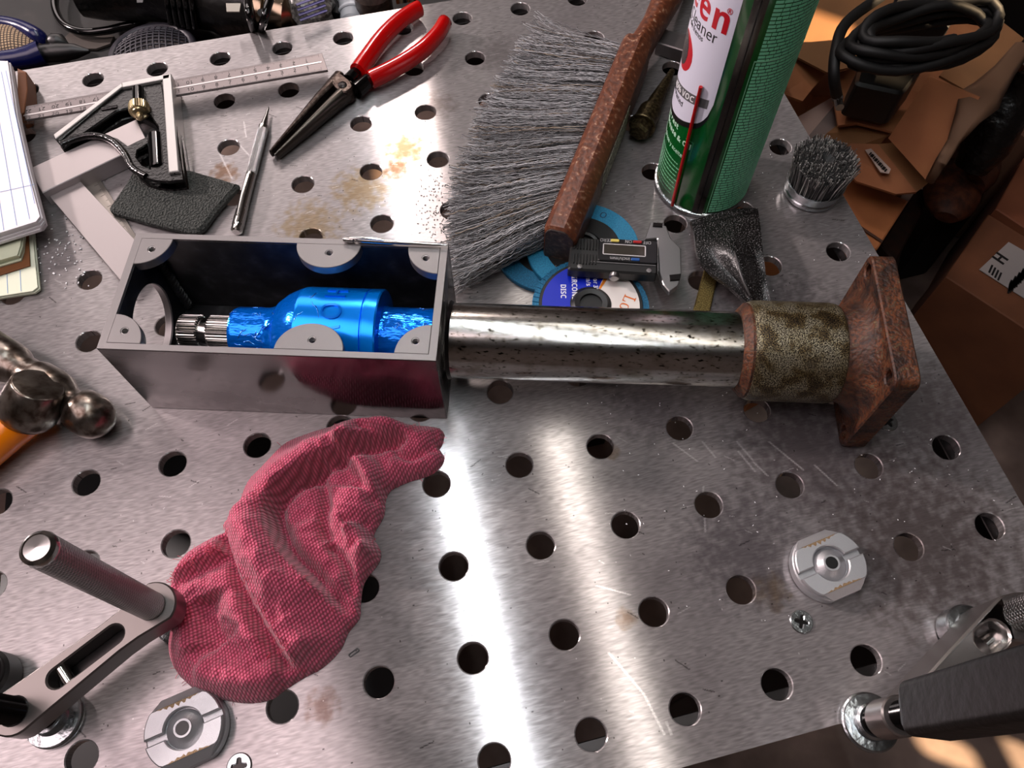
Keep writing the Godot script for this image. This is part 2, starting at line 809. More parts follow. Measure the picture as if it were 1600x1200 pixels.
func materials() -> void:
	# brushed plate: fine grain along x
	var grain := noise(64, 1024, 0.09, 3, 3)
	grain.resize(1024, 1024, Image.INTERPOLATE_CUBIC)
	M.grain = tex(grain)
	M.soft = tex(noise(256, 256, 0.02, 9, 5))
	M.speck = tex(noise(256, 256, 0.2, 12, 2))
	var st := paint(Color(0.62, 0.61, 0.61), 0.3, 1.0)
	M.steel = st
	M.bright = paint(Color(0.78, 0.78, 0.77), 0.16, 1.0)
	M.zinc = triplanar(bump(paint(Color(0.7, 0.72, 0.73), 0.24, 1.0), M.soft, 0.02), 30.0)
	M.alu = triplanar(bump(paint(Color(0.72, 0.72, 0.73), 0.38, 1.0), M.speck, 0.01), 40.0)
	M.dark_steel = paint(Color(0.2, 0.19, 0.19), 0.32, 1.0)
	M.black = paint(Color(0.028, 0.028, 0.03), 0.4)
	M.black_gloss = paint(Color(0.02, 0.02, 0.022), 0.12)
	M.black_rubber = paint(Color(0.03, 0.03, 0.032), 0.6)
	M.brass = paint(Color(0.70, 0.64, 0.50), 0.28, 0.95)
	M.white = paint(Color(0.85, 0.85, 0.86), 0.5)
	M.red = paint(Color(0.72, 0.03, 0.04), 0.25)
	M.concrete = mottled([[0.0, Color(0.24, 0.19, 0.17)], [0.45, Color(0.40, 0.33, 0.30)], [1.0, Color(0.56, 0.48, 0.44)]], 0.012, 1.6, 0.7, 0.0, 21, 0.1)
	M.card = mottled([[0.0, Color(0.52, 0.31, 0.18)], [0.5, Color(0.58, 0.36, 0.22)], [1.0, Color(0.64, 0.42, 0.26)]], 0.01, 3.0, 0.75, 0.0, 22)


func table_material() -> StandardMaterial3D:
	# one picture over the whole plate: 0.9 m by 0.6 m
	var w := 1800
	var h := 1200
	var g := noise(300, h, 0.42, 31, 2)
	g.resize(w, h, Image.INTERPOLATE_CUBIC)
	g = ramp(g, [[0.0, Color(0.55, 0.535, 0.535)], [0.5, Color(0.69, 0.68, 0.68)], [1.0, Color(0.83, 0.815, 0.815)]])
	var big := noise(300, 200, 0.02, 32, 5)
	big.resize(w, h, Image.INTERPOLATE_CUBIC)
	big = ramp(big, [[0.0, Color(0.42, 0.40, 0.41, 0.5)], [0.4, Color(0.6, 0.58, 0.59, 0.18)], [0.6, Color(0.7, 0.69, 0.7, 0.0)], [1.0, Color(0.8, 0.79, 0.79, 0.35)]])
	g.blend_rect(big, Rect2i(0, 0, w, h), Vector2i.ZERO)
	# rust and soot with shapes of their own: [x, z, radius, colour]
	for s in [[0.028, -0.415, 0.02, Color(0.44, 0.28, 0.10, 0.75)], [0.018, -0.398, 0.012, Color(0.36, 0.22, 0.08, 0.8)], [-0.01, -0.385, 0.028, Color(0.55, 0.42, 0.2, 0.5)], [-0.05, -0.36, 0.03, Color(0.55, 0.43, 0.22, 0.45)], [0.06, -0.455, 0.02, Color(0.4, 0.35, 0.33, 0.4)],
			[-0.105, -0.425, 0.014, Color(0.42, 0.25, 0.12, 0.55)], [0.085, -0.05, 0.008, Color(0.42, 0.3, 0.2, 0.5)], [0.105, -0.145, 0.007, Color(0.45, 0.34, 0.22, 0.5)], [0.165, -0.045, 0.014, Color(0.4, 0.3, 0.18, 0.45)], [-0.08, -0.045, 0.012, Color(0.35, 0.2, 0.13, 0.4)],
			[0.22, -0.12, 0.06, Color(0.34, 0.31, 0.32, 0.55)], [0.16, -0.07, 0.045, Color(0.34, 0.32, 0.34, 0.5)], [0.26, -0.05, 0.07, Color(0.36, 0.32, 0.31, 0.6)], [0.14, -0.17, 0.04, Color(0.38, 0.36, 0.38, 0.4)], [0.24, -0.2, 0.06, Color(0.35, 0.33, 0.34, 0.5)], [0.29, -0.13, 0.05, Color(0.38, 0.34, 0.34, 0.5)],
			[0.05, -0.31, 0.012, Color(0.3, 0.27, 0.25, 0.4)], [0.12, -0.5, 0.03, Color(0.42, 0.4, 0.4, 0.4)]]:
		stain(g, w, h, s[0], s[1], s[2], s[3], int(s[0] * 9000 + s[1] * 7000))
	# scratches
	for k in 260:
		var x := rng.randf_range(-0.24, 0.32)
		var z := rng.randf_range(-0.56, 0.02)
		var a := rng.randf_range(-0.5, 0.9)
		scratch(g, w, h, Vector2(x, z), Vector2(cos(a), sin(a)) * rng.randf_range(0.002, 0.009), Color(0.95, 0.95, 0.95, 0.5) if rng.randf() < 0.6 else Color(0.2, 0.19, 0.19, 0.6))
	for s in [[Vector2(0.1423, -0.1418), Vector2(0.1530, -0.1264)], [Vector2(0.1598, -0.1384), Vector2(0.1641, -0.1262)], [Vector2(0.1799, -0.1334), Vector2(0.1848, -0.1194)], [Vector2(0.1783, -0.1274), Vector2(0.1835, -0.1122)], [Vector2(0.1845, -0.1187), Vector2(0.1898, -0.1078)], [Vector2(0.1985, -0.1288), Vector2(0.2114, -0.1066)], [Vector2(0.2189, -0.1081), Vector2(0.2264, -0.0927)], [Vector2(0.0698, -0.0356), Vector2(0.0814, -0.0117)], [Vector2(0.0814, -0.0117), Vector2(0.0856, 0.0094)], [Vector2(0.0883, 0.0034), Vector2(0.0890, 0.0102)], [Vector2(0.0733, -0.0710), Vector2(0.0905, -0.0615)], [Vector2(0.1506, -0.1113), Vector2(0.1482, -0.1059)], [Vector2(0.1445, -0.0929), Vector2(0.1420, -0.0850)], [Vector2(-0.0874, -0.4741), Vector2(-0.0868, -0.4568)], [Vector2(-0.0930, -0.4516), Vector2(-0.0835, -0.4326)], [Vector2(-0.1084, -0.4487), Vector2(-0.1001, -0.4174)]]:
		for j in 3:
			scratch(g, w, h, s[0] + Vector2(0.0004 * j, 0), s[1] - s[0], Color(1, 1, 1, 0.32))
	for k in 900:
		var p := Vector2(rng.randf_range(-0.24, 0.32), rng.randf_range(-0.56, 0.02))
		scratch(g, w, h, p, Vector2(rng.randf_range(-1, 1), rng.randf_range(-1, 1)) * 0.0006, Color(0.1, 0.09, 0.09, 0.7) if rng.randf() < 0.75 else Color(1, 1, 1, 0.8))
	var m := paint(Color(0.86, 0.85, 0.85), 1.0, 0.6)
	m.albedo_texture = tex(g)
	var r := noise(150, 600, 0.4, 33, 2)
	r.resize(900, 600, Image.INTERPOLATE_CUBIC)
	r = ramp(r, [[0.0, Color(0.16, 0.16, 0.16)], [1.0, Color(0.25, 0.25, 0.25)]])
	m.roughness_texture = tex(r)
	m.anisotropy_enabled = true
	m.anisotropy = -0.99
	return m


func stain(g: Image, w: int, h: int, x: float, z: float, r: float, color: Color, s: int) -> void:
	var n := FastNoiseLite.new()
	n.seed = s
	n.frequency = 0.06
	var px := int(r * 2000)
	var cx := int((x + 0.575) * 2000)
	var cy := int((z + 0.575) * 2000)
	for j in range(-px, px):
		for i in range(-px, px):
			if cx + i < 0 or cy + j < 0 or cx + i >= w or cy + j >= h:
				continue
			var d := Vector2(i, j).length() / px
			var a := clampf((1.0 - d) * 1.4 + n.get_noise_2d(i, j) * 0.9 - 0.15, 0, 1) * (1.0 - smoothstep(0.75, 1.0, d))
			if a > 0.01:
				g.set_pixel(cx + i, cy + j, g.get_pixel(cx + i, cy + j).lerp(Color(color, 1), a * color.a))


func scratch(g: Image, w: int, h: int, a: Vector2, d: Vector2, color: Color) -> void:
	var steps := int(d.length() * 2400) + 1
	for k in steps:
		var p := (a + d * k / steps + Vector2(0.575, 0.575)) * 2000
		if p.x >= 0 and p.y >= 0 and p.x < w and p.y < h:
			g.set_pixel(int(p.x), int(p.y), g.get_pixel(int(p.x), int(p.y)).lerp(Color(color, 1), color.a))


# ---------------------------------------------------------------- the room
func room() -> void:
	var wall := mottled([[0.0, Color(0.3, 0.27, 0.25)], [1.0, Color(0.42, 0.38, 0.36)]], 0.01, 1.0, 0.85, 0.0, 41)
	var b := MB.new()
	b.box(Vector3(0.1, -0.95, -0.4), Vector3(4.4, 0.1, 4.4), 0.0)
	struct("floor", b, M.concrete)
	b = MB.new()
	b.box(Vector3(0.1, 1.85, -0.4), Vector3(4.4, 0.1, 4.4), 0.0)
	struct("ceiling", b, wall)
	b = MB.new()
	b.box(Vector3(-1.95, 0.45, -0.4), Vector3(0.1, 2.7, 4.2), 0.0)
	struct("wall_left", b, wall)
	b = MB.new()
	b.box(Vector3(0.1, 0.45, -2.55), Vector3(4.2, 2.7, 0.1), 0.0)
	struct("wall_back", b, wall)
	b = MB.new()
	b.box(Vector3(0.1, 0.45, 1.75), Vector3(4.2, 2.7, 0.1), 0.0)
	struct("wall_front", b, wall)
	# right wall with two small openings for the sun
	b = MB.new()
	var holes := []
	for p in [[Vector3(0.652, -0.9, 0.115), 0.055, 0.03], [Vector3(0.76, -0.9, 0.17), 0.035, 0.05], [Vector3(0.6222, -0.3000, -0.7893), 0.10, 0.08]]:
		var s: float = (2.1 - p[0].x) / SUN.x
		var q: Vector3 = p[0] + SUN * s
		holes.append(rounded(Vector2(p[1] * 2, p[2] * 2), 0.01, 2, Vector2(-q.y, q.z)))
	b.slab([Vector2(-1.8, -2.5), Vector2(0.9, -2.5), Vector2(0.9, 1.7), Vector2(-1.8, 1.7)], 2.1, 2.13, 0.0, Transform3D(Basis(Vector3(0, -1, 0), Vector3(1, 0, 0), Vector3(0, 0, 1)), Vector3.ZERO), holes)
	struct("wall_right", b, wall)


func fixture_table() -> void:
	var t := thing("fixture_table", "large brushed steel fixture table with a square grid of round holes", "table", Vector3(-0.125, -0.9, -0.275))
	var b := MB.new()
	var seg := 24
	var th := 0.006
	for i in range(-11, 7):
		for j in 12:
			hole_cell(b, Vector2(i * 0.05, -j * 0.05), seg, th)
	# rim of the plate
	var x0 := -0.575
	var x1 := 0.325
	var z0 := -0.575
	var z1 := 0.025
	var c := [Vector3(x0, 0, z0), Vector3(x1, 0, z0), Vector3(x1, 0, z1), Vector3(x0, 0, z1)]
	for k in 4:
		var a: Vector3 = c[k]
		var d: Vector3 = c[(k + 1) % 4]
		b.shell([a, d, d - Vector3(0, th, 0), a - Vector3(0, th, 0)], [0, 1, 2, 0, 2, 3], null, false, false)
	part("tabletop", b, table_material(), t, true)
	b = MB.new()
	for z in [-0.555, 0.005]:
		b.box(Vector3(-0.125, -0.036, z), Vector3(0.88, 0.06, 0.006), 0.0005)
	for x in [-0.555, 0.305]:
		b.box(Vector3(x, -0.036, -0.275), Vector3(0.006, 0.06, 0.55), 0.0005)
	part("apron", b, M.dark_steel, t, true)
	for x in [-0.53, 0.28]:
		for z in [-0.53, -0.02]:
			b = MB.new()
			b.box(Vector3(x, -0.483, z), Vector3(0.05, 0.834, 0.05), 0.003)
			part("leg", b, M.dark_steel, t, true)
	b = MB.new()
	b.box(Vector3(-0.30, -0.52, -0.28), Vector3(0.5, 0.02, 0.48), 0.002)
	part("lower_shelf", b, M.black, t, true)


func hole_cell(b: MB, at: Vector2, seg: int, th: float) -> void:
	var pv := PackedVector3Array()
	var pu := PackedVector2Array()
	var pi := PackedInt32Array()
	var rows := []
	for ring in 3:
		for k in seg:
			var a := TAU * (k + 0.5) / seg
			var d := Vector2(cos(a), sin(a))
			var p: Vector2
			if ring == 0:
				p = at + d / maxf(absf(d.x), absf(d.y)) * 0.025
				if k % 6 == 2 or k % 6 == 3:
					pass
			elif ring == 1:
				p = at + d * 0.0086
			else:
				p = at + d * 0.0080
			var y := 0.0 if ring < 2 else -0.0004
			pv.append(Vector3(p.x, y, p.y))
	# corners of the square
	for s in 4:
		var g: Vector2 = [Vector2(1, 1), Vector2(-1, 1), Vector2(-1, -1), Vector2(1, -1)][s]
		pv.append(Vector3(at.x + g.x * 0.025, 0, at.y + g.y * 0.025))
	for k in seg:
		var k2 := (k + 1) % seg
		b.quad(pi, k, k2, seg + k2, seg + k, true)
	for s in 4:
		var k: int = [2, 8, 14, 20][s]
		pi.append_array([k, seg * 3 + s, (k + 1) % seg])
	for p in pv:
		pu.append(Vector2((p.x + 0.575) / 0.9, (p.z + 0.575) / 0.6))
	var top := PackedInt32Array(pi)
	b.shell(pv, top, pu, false, b_flip(pv, top, Vector3.UP))
	# chamfer and wall
	var qv := PackedVector3Array()
	var qi := PackedInt32Array()
	var qu := PackedVector2Array()
	for ring in 2:
		for k in seg:
			qv.append(pv[seg * (1 + ring) + k])
	for k in seg:
		b.quad(qi, k, (k + 1) % seg, seg + (k + 1) % seg, seg + k, true)
	for k in seg:
		qv.append(qv[seg + k])
	for k in seg:
		qv.append(qv[seg + k] + Vector3(0, 0.0004 - th, 0))
	for k in seg:
		b.quad(qi, 2 * seg + k, 2 * seg + (k + 1) % seg, 3 * seg + (k + 1) % seg, 3 * seg + k, true)
	for p in qv:
		qu.append(Vector2((p.x + 0.575) / 0.9, (p.z + 0.575) / 0.6))
	b.shell(qv, qi, qu, false, false)
	# underside
	var uv_ := PackedVector3Array()
	for p in pv:
		uv_.append(Vector3(p.x, -th, p.z))
	b.shell(uv_, top, pu, false, b_flip(uv_, top, Vector3.DOWN))


func b_flip(pv: PackedVector3Array, pi: PackedInt32Array, want: Vector3) -> bool:
	var fn := (pv[pi[2]] - pv[pi[0]]).cross(pv[pi[1]] - pv[pi[0]])
	return fn.dot(want) < 0


# ---------------------------------------------------------------- things on the table
func build_things() -> void:
	steel_box()
	tube_assembly()
	coupling()
	rag()
	pliers()
	combination_square()
	try_square()
	flat_tools()
	hammer()
	notepads()
	counter_brush()
	spray_can()
	discs()
	caliper()
	small_parts()
	cup_brush()
	pads_and_screws()
	left_clamp()
	right_clamp()
	debris()
	back_clutter()
	cartons()


func mid(q: Array, y := 0.0) -> Vector3:
	var s := Vector2.ZERO
	for w in q:
		s += w
	s /= q.size()
	return Vector3(s.x, y, s.y)


func steel_box() -> void:
	var t := thing("steel_box", "open rectangular steel box with screw tabs round its rim and a round end hole", "box", Vector3(-0.0623, 0, -0.253), "", deg_to_rad(-16.3))
	var wall := paint(Color(0.50, 0.49, 0.49), 0.27, 1.0)
	wall.roughness_texture = M.soft
	wall.uv1_scale = Vector3(0.12, 0.5, 1)
	wall.roughness = 0.45
	var rim := triplanar(bump(paint(Color(0.50, 0.485, 0.485), 0.42, 0.8), M.speck, 0.004), 50.0)
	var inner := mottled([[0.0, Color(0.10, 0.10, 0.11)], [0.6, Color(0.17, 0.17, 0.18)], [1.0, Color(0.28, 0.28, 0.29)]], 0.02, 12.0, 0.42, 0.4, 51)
	var h := 0.0716
	var b := MB.new()
	b.box(Vector3(0, h / 2, 0.0374), Vector3(0.183, h, 0.004), 0.0005)
	part("front_wall", b, wall, t)
	b = MB.new()
	b.box(Vector3(0, h / 2, -0.0374), Vector3(0.183, h, 0.004), 0.0005)
	part("back_wall", b, wall, t)
	b = MB.new()
	b.box(Vector3(0.0893, h / 2, 0), Vector3(0.0044, h, 0.0708), 0.0004)
	part("end_wall", b, wall, t)
	b = MB.new()
	# outline in (y, z); its thickness runs along x
	var xf := Transform3D(Basis(Vector3(0, 1, 0), Vector3(1, 0, 0), Vector3(0, 0, 1)), Vector3.ZERO)
	b.slab([Vector2(0, -0.0354), Vector2(h, -0.0354), Vector2(h, 0.0354), Vector2(0, 0.0354)], -0.0915, -0.0868, 0.0004, xf, [circle(Vector2(0.034, 0), 0.0245, 40)])
	part("end_wall_with_hole", b, rim, t)
	b = MB.new()
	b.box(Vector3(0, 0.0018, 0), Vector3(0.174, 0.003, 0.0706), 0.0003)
	part("bottom_plate", b, inner, t)
	for z in [-0.0353, 0.0353]:
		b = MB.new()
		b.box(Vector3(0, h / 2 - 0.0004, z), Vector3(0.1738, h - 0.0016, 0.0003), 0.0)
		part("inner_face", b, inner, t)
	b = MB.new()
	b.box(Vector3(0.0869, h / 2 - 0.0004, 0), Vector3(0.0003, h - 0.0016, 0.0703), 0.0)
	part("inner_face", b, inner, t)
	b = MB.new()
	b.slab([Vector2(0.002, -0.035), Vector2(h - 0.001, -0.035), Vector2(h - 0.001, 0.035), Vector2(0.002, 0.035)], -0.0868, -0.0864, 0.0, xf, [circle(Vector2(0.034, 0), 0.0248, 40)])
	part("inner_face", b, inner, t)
	# ground top edge, a little proud of the walls
	b = MB.new()
	b.slab([Vector2(-0.0913, -0.0392), Vector2(0.0913, -0.0392), Vector2(0.0913, 0.0392), Vector2(-0.0913, 0.0392)], h - 0.0004, h + 0.0002, 0.0001, Transform3D(), [[Vector2(-0.0869, -0.0354), Vector2(0.0871, -0.0354), Vector2(0.0871, 0.0354), Vector2(-0.0869, 0.0354)]])
	part("ground_rim", b, rim, t)
	# tabs for the lid screws
	for sx in [-1, 1]:
		for sz in [-1, 1]:
			var c := Vector2(sx * 0.087, sz * 0.0354)
			var o := [c]
			for k in 13:
				var a := PI / 2 * k / 12.0
				o.append(c + Vector2(-sx * cos(a), -sz * sin(a)) * 0.0185)
			b = MB.new()
			b.slab(o, h - 0.006, h + 0.0003, 0.0003, Transform3D(), [circle(c + Vector2(-sx, -sz) * 0.0078, 0.0021, 14)])
			var tb := part("corner_tab", b, rim, t)
			screw_hole(tb, c + Vector2(-sx, -sz) * 0.0078, h)
	for sz in [-1, 1]:
		var c := Vector2(0.0225, sz * 0.0354)
		var o := []
		for k in 25:
			var a := PI * k / 24.0
			o.append(c + Vector2(cos(a), -sz * sin(a)) * Vector2(0.0187, 0.0168))
		b = MB.new()
		var hc := c + Vector2(0.001, -sz * 0.0062)
		b.slab(o, h - 0.006, h + 0.0003, 0.0003, Transform3D(), [circle(hc, 0.0021, 14)])
		var tb := part("middle_tab", b, rim, t)
		screw_hole(tb, hc, h)
	# the dark weld bead inside the left end
	b = MB.new()
	for k in 22:
		var z := -0.033 + 0.0
		var y := 0.055 - k * 0.0023
		b.lathe([Vector2(0, -0.002), Vector2(0.0028, -0.0006), Vector2(0.003, 0.0003), Vector2(0, 0.0016)], 8, Transform3D(Basis(Vector3.RIGHT, 0.5), Vector3(-0.0842 + 0.0003 * (k % 3), y, -0.0328)))
	part("weld_bead", b, inner, t)


func screw_hole(tab: Node3D, c: Vector2, h: float) -> void:
	var b := MB.new()
	for k in 5:
		var ring := []
		for j in 14:
			var a := TAU * j / 14
			ring.append(Vector3(c.x + cos(a) * 0.0019, h - 0.0007 - k * 0.0009 + 0.0009 * j / 14.0, c.y + sin(a) * 0.0019))
		b.tube(ring, 0.00034, 5, true)
	part("thread", b, M.steel, tab)


const TUBE_AT := Vector3(0.030, 0.036, -0.2211)
const TUBE_DIR := Vector3(0.9557, 0.0242, 0.2934)


func tube_assembly() -> void:
	var d := TUBE_DIR.normalized()
	var at := TUBE_AT
	var t := thing("flanged_tube", "long worn steel tube with a rusty sleeve and square bolt flange at its right end", "pipe", Vector3(0.14, 0, -0.187))
	var worn := paint(Color(0.96, 0.95, 0.94), 0.2, 1.0)
	var im := noise(512, 512, 0.035, 61, 5)
	worn.albedo_texture = tex(ramp(im.duplicate(), [[0.0, Color(0.07, 0.06, 0.05)], [0.16, Color(0.16, 0.15, 0.13)], [0.24, Color(0.60, 0.59, 0.57)], [0.34, Color(0.74, 0.74, 0.73)], [0.8, Color(0.78, 0.78, 0.78)], [1.0, Color(0.70, 0.68, 0.63)]]))
	worn.uv1_scale = Vector3(3, 9, 1)
	grime(worn, [[0.0, Color(0.72, 0.69, 0.64)], [0.4, Color(0.94, 0.93, 0.92)], [1.0, Color(1, 1, 1)]], 0.02, 9.0, 64)
	var b := MB.new()
	b.lathe([Vector2(0.0195, -0.0046), Vector2(0.0222, -0.0042), Vector2(0.0222, 0.16), Vector2(0.0222, 0.19), Vector2(0.019, 0.1905)], 64, along(at, d))
	part("tube", b, worn, t, true)
	# small weld where the tube meets the box
	b = MB.new()
	b.lathe([Vector2(0.0222, -0.0046), Vector2(0.0236, -0.0042), Vector2(0.0222, -0.0022)], 48, along(at, d))
	part("weld_bead", b, M.dark_steel, t, true)
	var rust := mottled([[0.0, Color(0.10, 0.06, 0.04)], [0.4, Color(0.30, 0.17, 0.09)], [0.55, Color(0.48, 0.26, 0.11)], [0.7, Color(0.28, 0.20, 0.15)], [1.0, Color(0.55, 0.46, 0.28)]], 0.05, 22.0, 0.6, 0.15, 62, 0.05)
	grime(rust, [[0.0, Color(0.3, 0.26, 0.24)], [0.5, Color(0.75, 0.7, 0.68)], [1.0, Color(1, 1, 1)]], 0.02, 10.0, 66)
	var pitted := mottled([[0.0, Color(0.05, 0.04, 0.03)], [0.40, Color(0.12, 0.10, 0.075)], [0.50, Color(0.46, 0.43, 0.36)], [0.75, Color(0.66, 0.64, 0.58)], [1.0, Color(0.55, 0.51, 0.38)]], 0.19, 22.0, 0.42, 0.6, 63, 0.02, 3)
	grime(pitted, [[0.0, Color(0.34, 0.28, 0.20)], [0.40, Color(0.66, 0.58, 0.42)], [0.56, Color(0.95, 0.93, 0.86)], [1.0, Color(1, 1, 1)]], 0.018, 14.0, 65)
	b = MB.new()
	b.lathe([Vector2(0.0223, 0.1655), Vector2(0.0262, 0.166), Vector2(0.0280, 0.1672), Vector2(0.0288, 0.1695), Vector2(0.029, 0.174), Vector2(0.029, 0.212), Vector2(0.0284, 0.2155), Vector2(0.0275, 0.2165)], 64, along(at, d))
	part("sleeve", b, pitted, t, true)
	b = MB.new()
	b.lathe([Vector2(0.0222, 0.1615), Vector2(0.0236, 0.1618), Vector2(0.0275, 0.1655), Vector2(0.0275, 0.167)], 48, along(at, d))
	part("sleeve_weld", b, rust, t, true)
	b = MB.new()
	b.lathe([Vector2(0.0270, 0.2160), Vector2(0.0276, 0.2185), Vector2(0.0290, 0.2225), Vector2(0.0320, 0.2265), Vector2(0.0365, 0.2292), Vector2(0.0400, 0.2301)], 56, along(at, d))
	part("fillet", b, rust, t, true)
	b = MB.new()
	var holes := []
	for sx in [-1, 1]:
		for sz in [-1, 1]:
			holes.append(circle(Vector2(sx, sz) * 0.0335, 0.0043, 18))
	b.slab(rounded(Vector2(0.0828, 0.0828), 0.0060, 4), 0.2295, 0.2425, 0.0008, along(at, d), holes)
	part("flange", b, rust, t, true)


func coupling() -> void:
	var d := TUBE_DIR.normalized()
	var at := TUBE_AT - d * 0.0962
	var xf := along(at, d)
	var t := thing("splined_coupling", "shiny blue wrapped coupling with a splined steel shaft lying inside the open box", "coupling", Vector3(-0.06, 0.003, -0.25))
	var b := MB.new()
	b.lathe([Vector2(0.0082, -0.0585), Vector2(0.0082, -0.052)], 24, xf)
	b.lathe([Vector2(0.006, -0.0712), Vector2(0.0086, -0.0706), Vector2(0.0086, -0.0700)], 24, xf)
	part("shaft_groove", b, M.bright, t, true)
	for s in [[-0.0702, -0.0580], [-0.0528, -0.0355]]:
		b = MB.new()
		var rings := []
		for y in [s[0], s[0] + 0.0008, s[1] - 0.0008, s[1]]:
			var ring := PackedVector3Array()
			var end: bool = y == s[0] or y == s[1]
			for k in 36 * 4:
				var a := TAU * k / 144.0
				var r: float = [0.0089, 0.0102, 0.0104, 0.0102][k % 4]
				if end:
					r -= 0.0007
				ring.append(xf * Vector3(r * sin(a), y, r * cos(a)))
			rings.append(ring)
		b.loft(rings, true, true, 25.0)
		part("splined_shaft", b, M.bright, t, true)
	var blue := paint(Color(0.0, 0.46, 0.95), 0.16, 0.68)
	bump(blue, M.soft, 0.05)
	blue.uv1_scale = Vector3(3, 9, 1)
	var smooth := paint(Color(0.0, 0.54, 1.0), 0.2, 0.68)
	b = MB.new()
	b.lathe([Vector2(0.0095, -0.0375), Vector2(0.0148, -0.037), Vector2(0.0157, -0.0345), Vector2(0.0157, -0.0165), Vector2(0.0170, -0.0115), Vector2(0.0205, -0.0085)], 48, xf, 50.0)
	part("wrapped_neck", b, blue, t, true)
	b = MB.new()
	b.lathe([Vector2(0.0202, -0.0088), Vector2(0.0246, -0.0030), Vector2(0.0274, 0.0030), Vector2(0.0284, 0.0062)], 56, xf, 50.0)
	part("wrapped_shoulder", b, blue, t, true)
	b = MB.new()
	b.lathe([Vector2(0.0284, 0.0060), Vector2(0.0288, 0.0078), Vector2(0.0288, 0.0440), Vector2(0.0280, 0.0444), Vector2(0.0280, 0.0450), Vector2(0.0288, 0.0454), Vector2(0.0288, 0.0522), Vector2(0.0282, 0.0530), Vector2(0.019, 0.0532)], 64, xf)
	var body := part("coupling_body", b, smooth, t, true)
	b = MB.new()
	b.lathe([Vector2(0.0188, 0.0528), Vector2(0.0184, 0.0560), Vector2(0.0184, 0.0845)], 48, xf, 50.0)
	part("wrapped_neck", b, blue, t, true)
	# raised lettering that runs over the body from the back to the front
	b = MB.new()
	var word := "HOWE"
	for k in word.length():
		var place := func(p: Vector3) -> Vector3:
			var a: float = deg_to_rad(-28.0 + 30.0 * k) + p.x / 0.0288
			var r: float = 0.0286 + maxf(p.z, 0.0) * 5.0
			return xf * Vector3(r * sin(a), 0.027 + p.y, r * cos(a))
		letters(b, word[k], 0.0115, place, "Droid Sans", false, 0.0004, HORIZONTAL_ALIGNMENT_CENTER)
	part("raised_lettering", b, paint(Color(0.03, 0.46, 0.92), 0.12, 0.6), body)
	# creases of the film
	b = MB.new()
	for k in 46:
		var y := [rng.randf_range(-0.034, -0.014), rng.randf_range(-0.010, 0.02), rng.randf_range(0.058, 0.082)][k % 3] as float
		var a0 := rng.randf_range(-0.9, 1.3)
		var pts := []
		var da := rng.randf_range(-0.5, 0.5)
		var dy := rng.randf_range(-0.007, 0.007)
		for j in 5:
			var yy: float = y + dy * j / 4.0
			var rr: float = 0.0157 if yy < -0.0165 else (lerpf(0.0157, 0.0288, clampf((yy + 0.0165) / 0.024, 0, 1)) if yy < 0.05 else 0.0184)
			var aa: float = a0 + da * j / 4.0 + sin(j * 1.7 + k) * 0.05
			pts.append(xf * Vector3(rr * sin(aa), yy, rr * cos(aa)))
		b.tube(pts, [0.0001, 0.00028, 0.00034, 0.00028, 0.0001], 5)
	part("film_creases", b, paint(Color(0.35, 0.62, 0.95), 0.1, 0.9), t, true).set_meta("kind", "stuff")


